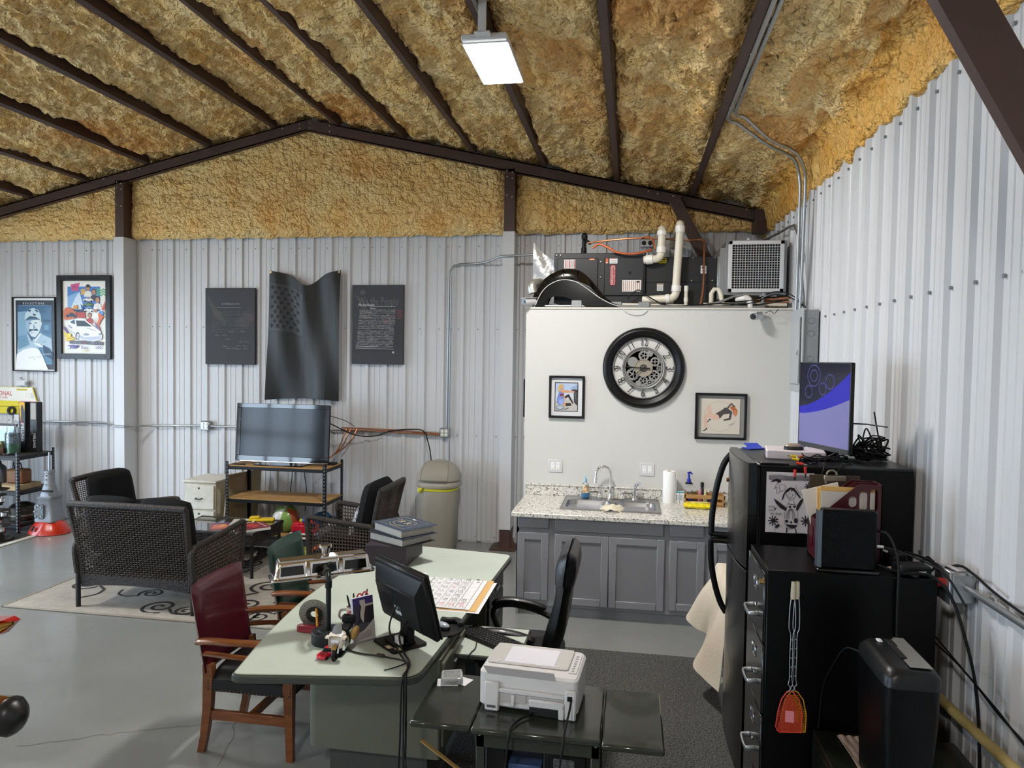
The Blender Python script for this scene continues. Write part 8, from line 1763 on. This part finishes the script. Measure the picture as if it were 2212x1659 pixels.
TT = frame((.995,2.78,1.1636),(0,1,0),(-1,0,0)); mb = W(t); mb.box(-.125,.125,-.045,-.012,0,.003,M=TT); mb.poly([(-.14,-.06),(.14,-.06),(.14,-.02),(.06,-.02),(.05,-.005),(-.06,-.005),(-.075,.015),(-.14,.015)],TT,.0034); mb.build('silver_plate',mat('silver_plate','#9b9a94',.3,.6),t,smooth=0)
mb = W(t); mb.box(-.06,.11,-.004,.016,0,.0042,M=TT); mb.build('feed_slot',mat('hole_black','#050505'),t,smooth=0); mb = W(t); mb.box(.085,.115,.03,.048,0,.006,.002,M=TT); mb.build('power_switch',M_white,t)
mb = W(t); mb.add([(.98+.045*math.cos(q),2.6105,1.06+.025*math.sin(q)) for q in np.linspace(PI,2*PI,12)],[tuple(range(12))]); mb.build('hand_grip',mat('hole_black','#050505'),t,smooth=0)
cable('shredder_cord',[(.90,2.92,1.10),(.87,3.0,1.08),(.85,3.08,.98),(.83,3.15,.85),(.82,3.16,.665)],.003,M_cable,'thin black shredder cord against the file cabinet')
# covered table behind the fridge
t = thing('covered_table','small folding table under a cream cloth between fridge and counter','table',(1.0,5.05,0)); mb = W(t); mb.box(.66,1.36,4.55,5.36,.715,.74,.004); mb.build('tabletop',M_white,t)
for x in (.71,1.31):
    for y in (4.62,5.30): mb = W(t); mb.cyl((x,y,0),(x,y,.715),.014,n=8); mb.build('leg',M_galv,t)
HEM = spline([(.60,5.40,.50),(.50,5.34,.42),(.432,5.25,.357),(.50,5.14,.325),(.565,5.05,.319),(.51,4.94,.26),(.447,4.80,.203),(.50,4.66,.185),(.577,4.50,.174)],6)
def clothf(u,v):
    k = v*(len(HEM)-1); i = min(int(k),len(HEM)-2); h = HEM[i].lerp(HEM[i+1],k-i)
    e = Vector((.652,5.36-.88*v,.743))
    if u < .2: q = 1-u/.2; return (e.x+.2*q,e.y,.7435+.002*math.sin(e.y*30)*q)
    q = (u-.2)/.8; p = e.lerp(h,q)
    p.x += (.012*math.sin(v*21)+.018*math.sin(v*9+1))*math.sin(PI*q)*1.0-.03*math.sin(PI*q)*(1-q); p.y += .02*math.sin(v*13)*q*(1-q)
    return tuple(p)
mb = MB(); mb.slab(clothf,26,46,.003); single('tablecloth',mb,mat('cream_tablecloth','#cfc4b2',.75,bump=(40,.2)),'cream tablecloth with hanging corner behind the fridge door','tablecloth',smooth=60)
# ================================================================== CORNER SHELF ON THE LEFT with garage pieces
M_dk = mat('dark_shelf_board','#2c2a28',.6)
rack('storage_rack','black boltless rack of garage keepsakes in the left corner',-8.5,-7.27,7.46,8.02,(.12,.515,.945),.99,M_dk)
SZ = .946
def longbox(x,y,ry,label,word,small,c='#131317'):
    t = thing('parts_carton',label,'carton',(x,y,SZ),0,'tall black camshaft cartons'); mb = W(t); mb.box(x-.047,x+.047,y-.047,y+.047,SZ,SZ+.63,.002); mb.build('carton',mat('carton_black',c,.4),t)
    T = frame((x,y-.0475,SZ),(1,0,0),(0,0,1)); a = Art(T,0,.315,.094,.63,(0,0,94,630),.0002).start(t.location)
    if word == 'MELLING': a.P('#cc9a1c',4,10,30,0,80,0,90,20,84,120,70,60,62,40,40,40,34,90,40,230,26,230,14,90).P('#8d3a22',30,180,40,180,44,250,30,250).P('#d0623a',30,265,60,250,50,285)
    else: a.R('#9c958c',10,10,84,215)
    a.X('#dedede',word,55 if word == 'MELLING' else 60,380 if word == 'MELLING' else 490,60 if word == 'MELLING' else 48,.95,-PI/2).X('#b06a3a' if small else '#77777c','Performance' if small else 'MADE IN USA',30,470 if small else 330,26,1,-PI/2)
    a.done('print',t)
longbox(-7.545,7.86,0,'tall black carton with yellow flame and white lettering on the corner shelf','MELLING',True); longbox(-7.40,7.88,0,'second tall black carton with grey patch at the shelf end','MELLING ',False)
def jar(x,y,h,r,label,fill,fillh,second=None):
    t = thing('glass_jar',label,'jar',(x,y,SZ)); mb = W(t); mb.lathe([(r*.92,0),(r,.01),(r,h*.72),(r*.72,h*.88),(r*.74,h),(r*.70,h),(r*.68,h*.88),(r*.95,h*.71),(r*.95,.012),(0,.012)],20,(x,y,SZ)); mb.build('glass',M_glass,t)
    mb = W(t); mb.lathe([(0,.013),(r*.93,.013),(r*.93,fillh),(0,fillh)],20,(x,y,SZ)); mb.build('filling',mat('fill_'+fill,fill,.3,var=('#303a34',40,.5)),t)
    if second: mb = W(t); mb.lathe([(0,fillh+.001),(r*.92,fillh+.001),(r*.9,h*.78),(0,h*.80)],20,(x,y,SZ)); mb.build('upper_filling',mat('fill2_'+second,second,.25,.5,var=('#8f9cab',60,.5)),t)
jar(-7.53,7.66,.33,.085,'large glass jar with green filling below dark metal bits','#1d7a45',.13,'#2c3440'); jar(-7.62,7.56,.17,.06,'smaller glass jar with red and yellow pieces at the shelf corner','#a8604a',.08)
t = thing('tablet_screen','framed bluish plaque leaning at the back of the corner shelf','plaque',(-7.80,7.72,SZ)); TM = Matrix.Translation((-7.80,7.74,SZ)) @ Matrix.Rotation(-.18,4,'X'); mb = W(t); mb.box(-.21,.19,0,.02,0,.36,.004,M=TM); mb.build('frame',mat('dark_wood_frame','#2b1714',.4),t); mb = W(t); mb.box(-.18,.16,-.003,0,.03,.33,M=TM); mb.build('sheet',mat('plaque_sheet','#a9cbe6',.15,var=('#c9dff0',6,.5)),t,smooth=0)
for x, y, z, sx, sy, sz, c, lb in ((-7.72,7.54,SZ,.10,.08,.12,'#6d2a1c','brown wooden box at the front of the corner shelf'),(-7.80,7.56,SZ,.09,.08,.07,'#a07a4e','tan cardboard box at the front of the corner shelf'),(-7.68,7.66,SZ,.06,.06,.15,'#6a6a22','olive yellow tin on the corner shelf'),(-7.86,7.60,SZ,.05,.05,.19,'#cfcac4','white slim box at the left of the corner shelf')):
    t = thing('small_box',lb,'box',(x,y,z)); mb = W(t); mb.box(x-sx/2,x+sx/2,y-sy/2,y+sy/2,z,z+sz*.8,.003); mb.build('box',mat('sb_'+c,c,.55),t); mb = W(t); mb.box(x-sx/2-.002,x+sx/2+.002,y-sy/2-.002,y+sy/2+.002,z+sz*.8,z+sz,.003); mb.build('lid',mat('sb_'+c,c),t)
for i, (x,y) in enumerate(((-7.70,7.50),(-7.66,7.505),(-7.75,7.50))):
    mb = MB(); mb.cyl((x,y,SZ+.012),(x+.03,y+.01,SZ+.012),.012,n=10); mb.cyl((x+.03,y+.01,SZ+.012),(x+.045,y+.015,SZ+.012),.018,n=6); single('metal_fitting',mb,M_galv,('left small steel fitting on the shelf edge','right small steel fitting on the shelf edge','outer small steel fitting on the shelf edge')[(1,2,0)[i] if False else (1,0,2)[i]],'fitting','steel fittings on the corner shelf')
# mid shelf cans
t = thing('paper_tray_box','flat cardboard tray under the cans on the middle corner shelf','tray',(-7.56,7.65,.516)); mb = W(t); mb.box(-7.80,-7.32,7.50,7.86,.516,.58,.003); mb.build('tray',mat('cardboard_pale','#a08a68',.8),t)
t = thing('milk_can','grey metal jerry can on the middle corner shelf','can',(-7.74,7.64,.581)); mb = W(t); mb.lathe([(.10,0),(.105,.01),(.105,.17),(.09,.20),(.05,.235),(.05,.26),(0,.26)],22,(-7.74,7.64,.581)); mb.build('can',mat('dull_zinc','#6d767c',.5,.4),t); mb = W(t); mb.tube([(-7.79,7.64,.80),(-7.79,7.64,.86),(-7.69,7.64,.86),(-7.69,7.64,.80)],.007,6); mb.build('handle',M_steelb,t)
t = thing('fuel_can','rusty yellow fuel can on the middle corner shelf','fuel can',(-7.46,7.68,.581)); mb = W(t); mb.prism(rrect(-7.58,-7.345,7.60,7.76,.03),.581,.76,None,0,.02); mb.build('can',mat('rusty_ochre','#6a4a1c',.55,var=('#5e2c18',8,.5)),t); mb = W(t); mb.cyl((-7.52,7.68,.76),(-7.52,7.68,.80),.03,n=12); mb.tube([(-7.55,7.68,.76),(-7.54,7.68,.83),(-7.44,7.68,.83),(-7.42,7.68,.76)],.008,6); mb.build('handle',M_steelb,t)
t = thing('red_bucket','red round tank on the floor under the corner shelf','tank',(-7.95,7.62,.121)); mb = W(t); mb.lathe([(.12,0),(.15,.02),(.15,.25),(.10,.31),(0,.33)],22,(-7.95,7.62,.121)); mb.build('tank',mat('tank_red','#7d1512',.4),t); mb = W(t); mb.cyl((-7.95,7.62,.44),(-7.95,7.62,.48),.03,n=12); mb.build('cap',M_black,t)
# wall things above the shelf
t = thing('car_sign','yellow and white race car door shaped sign on the back wall','sign',(-8.0,YB-.04,1.56)); SY = YB-.03
mb = W(t); T = frame((0,SY,0),(1,0,0),(0,0,1)); mb.prism([(-8.6,1.735),(-7.86,1.735),(-7.80,1.56),(-7.73,1.50),(-7.735,1.38),(-8.6,1.38)],0,.012,T); mb.build('board',mat('sign_yellow','#dccb3a',.35),t,smooth=0)
a = Art(T,-8.0,1.56,.8,.4,(-8.4,1.36,-7.6,1.76),.0122).start(t.location)
def fz(z): return 3.12-z
def PP(c,*xy): a.P(c,*[v if i % 2 == 0 else fz(v) for i,v in enumerate(xy)])
PP('#e6e2d8',-8.55,1.73,-7.865,1.73,-7.81,1.57,-7.79,1.55,-8.55,1.55); PP('#e0cf58',-8.1,1.715,-7.93,1.715,-7.93,1.69,-8.1,1.69); PP('#d8a0a0',-8.05,1.553,-7.79,1.553,-7.80,1.535,-8.05,1.535); PP('#cfcac2',-7.955,1.655,-7.90,1.655,-7.90,1.60,-7.955,1.60); PP('#cfcac2',-7.885,1.66,-7.845,1.66,-7.83,1.59,-7.88,1.59); PP('#1c1c1c',-8.5,1.475,-7.78,1.475,-7.78,1.47,-8.5,1.47)
PP('#e6e2d8',-7.95,1.65,-7.905,1.65,-7.905,1.605,-7.95,1.605)
a.X('#c0303a','NATIONAL',-8.36,fz(1.645),.085,.9).X('#c0506a','SPORT CARS',-8.34,fz(1.59),.04,.9).X('#8a7a2a','For Racers Only',-8.02,fz(1.702),.024,.9); a.done('lettering',t)
for i, (x,z,r,c,lb) in enumerate(((-8.16,1.42,.06,'#151515','black rubber ring hanging at the left of the sign'),(-7.80,1.415,.045,'#1b1a19','small black wheel hanging at the right of the sign'),(-7.94,1.43,.022,'#5e4a2a','brass key bunch hanging in the middle of the sign'))):
    t = thing('hanging_trinket',lb,'trinket',(x,SY-.04,z),group='trinkets hanging on the sign'); T2 = frame((x,SY-.035,z),(1,0,0),(0,0,1)); mb = W(t); mb._ring([(r*.6,-.01),(r,-.012),(r,.012),(r*.6,.01)],20,T2,None); mb.build('ring',mat('tr'+c,c,.45),t,smooth=40); mb = W(t); mb.tube([(x,SY-.03,z+r),(x,SY-.03,1.47)],.003,5); mb.build('cord',M_cable,t)
rq = random.Random(4)
for i in range(6):
    x = -7.97+i*.028; mb = MB(); zz = 1.455; mb.tube([(x,SY-.03,1.472),(x+rq.uniform(-.01,.01),SY-.03,1.43),(x+rq.uniform(-.015,.015),SY-.03,1.38+rq.uniform(-.03,.02))],[.004,.010,.007],6); single('key_chain',mb,mat('key%d' % (i % 3),('#26221e','#8a7436','#3a1c1a')[i % 3],.4,.3),'small dangling key chain on the hook strip of the sign','key chain','key chains on the sign')
t = thing('wall_bracket','white painted metal bracket with hook above the sign','bracket',(-8.02,YB-.05,1.80)); mb = W(t); mb.box(-8.10,-7.92,YB-.06,YB-.025,1.755,1.83,.006); mb.build('plate',M_white,t); mb = W(t); mb.cyl((-7.93,YB-.07,1.79),(-7.90,YB-.07,1.79),.025,n=12); mb.cyl((-8.03,YB-.045,1.85),(-8.03,YB-.045,1.87),.016,n=10); mb.build('knob',mat('knob_grey','#9a9c9e',.4),t)
t = thing('sensor_box','white alarm sensor box on the wall below the sign','sensor',(-8.06,YB-.05,1.30)); mb = W(t); mb.box(-8.12,-7.98,YB-.07,YB-.02,1.27,1.37,.006); mb.build('case',M_white,t); mb = W(t); mb.cyl((-8.09,YB-.07,1.285),(-8.09,YB-.074,1.285),.006,n=8); mb.build('led',M_black,t)
# mat, crankshaft, transmission
t = thing('floor_mat','black and white saw-tooth bordered mat under the corner shelf','mat',(-7.6,7.3,0)); mb = W(t); mb.box(-8.6,-6.96,6.86,7.50,.001,.008); mb.build('mat',mat('mat_white','#b9b4a8',.9),t,smooth=0); mb = W(t); mb.box(-8.6,-7.06,6.96,7.50,.0082,.0092); mb.build('dark_field',mat('mat_dark','#2a2723',.9),t,smooth=0)
mb = W(t); zz = .0096; n = 34
for k in range(n): x = -8.6+1.54*k/n; mb.add([(x,6.962,zz),(x+1.54/n,6.962,zz),(x+.77/n,6.905,zz)],[(0,1,2)])
mb.add([(-8.6,6.86,zz),(-6.96,6.86,zz),(-6.96,6.872,zz),(-8.6,6.872,zz)],[(0,1,2,3)]); mb.add([(-6.972,6.86,zz),(-6.96,6.86,zz),(-6.96,7.5,zz),(-6.972,7.5,zz)],[(0,1,2,3)]); mb.build('saw_tooth_border',mat('mat_black','#151413',.9),t,kind='stuff',smooth=0)
t = thing('crankshaft','steel engine crankshaft standing on end before the corner shelf','crankshaft',(-7.22,7.15,.0095)); M_ck = mat('oily_steel','#4a4640',.35,.8,var=('#2e2a26',9,.5)); cx_, cy_ = -7.22, 7.15
mb = W(t); mb.lathe([(.11,0),(.13,.008),(.13,.022),(.05,.03),(.05,.06)],24,(cx_,cy_,.0095)); mb.build('flange',M_ck,t)
zc = .07
for k, (dx,dy,h_) in enumerate(((.03,0,.05),(-.035,.02,.055),(.03,.03,.05),(-.02,-.03,.05),(.04,0,.05),(-.03,.01,.05))):
    mb = W(t); mb.cyl((cx_,cy_,zc),(cx_,cy_,zc+.022),.036,n=16); mb.build('main_journal',M_chrome if k % 2 else M_ck,t)
    mb = W(t); w_ = .135-.012*k; mb.prism([(cx_+x,cy_+y) for x,y in round_poly([(-w_*.9*math.copysign(1,dx),-.06),(w_*.45*math.copysign(1,dx),-.045),(w_*.45*math.copysign(1,dx),.045),(-w_*.9*math.copysign(1,dx),.06)],.03,3)],zc+.022,zc+.045,None,0,.005); mb.build('counterweight',M_ck,t)
    mb = W(t); mb.cyl((cx_+dx,cy_+dy,zc+.045),(cx_+dx,cy_+dy,zc+.085),.032,n=16); mb.build('crank_pin',M_chrome,t); zc += .088
mb = W(t); mb.cyl((cx_,cy_,zc),(cx_,cy_,zc+.09),.028,n=14); mb.lathe([(.10,0),(.11,.01),(.06,.02),(.03,.03)],18,(cx_,cy_,zc+.005)); mb.build('snout',M_ck,t)
t = thing('engine_block','dark machined engine part under the corner shelf behind the crankshaft','engine part',(-7.45,7.72,.121)); mb = W(t); mb.lathe([(.14,0),(.15,.01),(.15,.16),(.12,.19),(.05,.22),(0,.22)],22,(-7.45,7.72,.121)); mb.build('drum',M_ck,t); mb = W(t); mb.lathe([(.152,.05),(.158,.055),(.158,.075),(.152,.08)],22,(-7.45,7.72,.121)); mb.build('band',mat('band_steel','#77726a',.3,.8),t)
t = thing('transmission','grey gearbox standing on an orange bell housing by the corner shelf','transmission',(-6.98,7.62,0)); x, y = -6.98, 7.62; M_alc = mat('cast_aluminium','#85888c',.5,.5,bump=(60,.3))
mb = W(t); N = 28
def wav(r,z,am): return [(x+(r+am*math.cos(k*2*PI/N*9))*1.12*math.cos(2*PI*k/N),y+(r+am*math.cos(k*2*PI/N*9))*.9*math.sin(2*PI*k/N),z) for k in range(N)]
loft(mb,[wav(.215,0,.0),wav(.222,.008,.0),wav(.218,.03,.004),wav(.19,.07,.008),wav(.15,.13,.008),wav(.12,.155,.003)]); bh = mb.build('bell_housing',mat('bell_orange','#b3260f',.3,coat=.4),t); mb = W(t); mb.add([(-7.075,7.443,.06),(-7.03,7.43,.06),(-7.025,7.462,.115),(-7.06,7.472,.115)],[(0,1,2,3)]); mb.v = [Vector((p.x,p.y-.012,p.z)) for p in mb.v]; mb.build('fork_window',mat('hole_black','#050505'),bh,smooth=0)
def rr3(hx,hy,r,z): return [(x+a_,y+b_,z) for a_,b_ in rrect(-hx,hx,-hy,hy,r,3)]
mb = W(t); loft(mb,[rr3(.13,.11,.03,.15),rr3(.13,.11,.03,.18),rr3(.115,.10,.03,.22),rr3(.098,.095,.03,.42),rr3(.105,.10,.03,.43),rr3(.105,.10,.03,.455)]); mb.build('gearbox_case',M_alc,t)
mb = W(t); loft(mb,[rr3(.09,.085,.04,.455),rr3(.078,.075,.04,.50),rr3(.055,.055,.04,.60),rr3(.05,.05,.035,.73),rr3(.056,.056,.04,.735),rr3(.056,.056,.04,.765)]); mb.build('tail_housing',M_alc,t)
mb = W(t); mb.cyl((x,y,.765),(x,y,.99),.014,.012,10); mb.build('output_shaft',M_galv,t)
mb = W(t); mb.prism(round_poly([(-.085,.19),(.04,.19),(.04,.37),(-.085,.37)],.035,4),0,.03,frame((x-.02,y-.09,0),(1,0,0),(0,0,1))); sc = mb.build('side_cover',mat('cover_grey','#6c6f70',.5,.5),t)
mb = W(t)
for q in np.linspace(0,2*PI,9)[:-1]: mb.cyl((x-.042+.055*math.cos(q),y-.118,.28+.08*math.sin(q)),(x-.042+.055*math.cos(q),y-.132,.28+.08*math.sin(q)),.009,n=6)
mb.build('cover_bolts',M_galv,sc,kind='stuff')
mb = W(t); mb.tube([(x-.02,y-.10,.53),(x+.08,y-.11,.535),(x+.13,y-.10,.53)],[.012,.014,.016],8); mb.build('shift_lever',M_steelb,t)
mb = W(t)
for zz in (.63,.70): mb.cyl((x-.052,y-.02,zz),(x-.075,y-.02,zz),.012,n=8)
for zz in (.60,.66,.71): mb.cyl((x,y-.05,zz),(x,y-.065,zz),.011,n=8)
mb.build('bosses',M_alc,t,kind='stuff')
# ================================================================== MOTORCYCLE at the left edge of the view
t = thing('motorcycle','parked touring motorcycle, only its red case corner and gold-reflecting chrome exhaust tip showing','motorcycle',(-3.9,3.05,0))
M_gold_refl = mat('chrome_gold_reflection','#b58a4c',.12,1.)  # chrome tinted gold: the ceiling's reflection is put into the colour
for wx in (-3.66,-5.2):
    mb = W(t); mb.tube([(wx+.27*math.cos(q),3.12,.30+.27*math.sin(q)) for q in np.linspace(0,2*PI,30)[:-1]],.06,10,closed=True); wl = mb.build('wheel',mat('tyre_rubber','#131313',.8),t)
    mb = W(t); mb.cyl((wx,3.07,.30),(wx,3.17,.30),.20,n=20); mb.build('hub',M_chrome,wl)
mb = W(t); mb.box(-4.9,-3.9,3.0,3.24,.25,.62,.05); mb.build('engine',M_chrome,t); mb = W(t); mb.sph((-4.6,3.12,.78),(.36,.17,.16),18,12); mb.build('tank',mat('moto_red','#a3121a',.15,coat=.8),t); mb = W(t); mb.box(-4.3,-3.45,2.97,3.27,.66,.80,.06); mb.build('seat',M_black,t)
mb = W(t); mb.tube([(-5.2,3.12,.30),(-4.95,3.12,.95)],.03,10); mb.build('fork',M_chrome,t); mb = W(t); mb.tube([(-4.9,2.75,1.05),(-4.97,3.0,1.02),(-4.97,3.24,1.02),(-4.9,3.49,1.05)],.014,8); mb.build('handlebar',M_chrome,t)
mb = W(t); MX = Matrix.Translation((.113,0,.062)); MC = Matrix.Translation((.10,0,.042))
def oct_row(px,r,z,sx=1): return [(px,2.88+r*math.cos(q),z+r*1.05*math.sin(q)) for q in np.linspace(0,2*PI,9)[:-1]]
mb.M = MX; loft(mb,[oct_row(-4.3,.05,.37),oct_row(-3.9,.07,.39),oct_row(-3.03,.092,.43),oct_row(-2.978,.088,.432)]); mb.build('exhaust',M_gold_refl,t,smooth=20)
mb = W(t); mb.M = MX; loft(mb,[[(px,2.88+r*math.cos(q),.432+r*1.05*math.sin(q)-.0*px) for q in np.linspace(0,2*PI,17)[:-1]] for px,r in ((-2.982,.086),(-2.96,.088),(-2.932,.070),(-2.905,.036),(-2.89,.006))]); mb.build('exhaust_tip',mat('tip_black','#131314',.35),t,smooth=50)
mb = W(t); mb.M = MC; mb.add([(-3.6,2.88,.84),(-3.0,2.88,.905),(-2.955,2.90,.895),(-3.02,2.90,.83),(-3.6,2.90,.72),(-3.6,2.95,.84),(-3.0,2.95,.905),(-2.955,2.94,.895),(-3.02,2.94,.83),(-3.6,2.94,.72)],[(0,1,6,5),(1,2,7,6),(2,3,8,7),(3,4,9,8),(0,4,3,2,1),(5,6,7,8,9),(0,5,9,4)]); mb.build('side_case',mat('moto_red','#a3121a'),t,smooth=0)
mb = W(t); mb.M = MC; mb.tube([(-3.6,2.876,.80),(-3.02,2.876,.875),(-2.955,2.895,.893)],[.012,.014,.010],8); mb.tube([(-3.6,2.874,.75),(-3.03,2.876,.845),(-2.958,2.895,.89)],[.012,.014,.008],8); mb.build('chrome_trim',M_gold_refl,t)
mb = W(t); mb.tube([(-4.0,3.02,.25),(-3.95,2.88,.012)],.014,8); mb.build('side_stand',M_steelb,t)
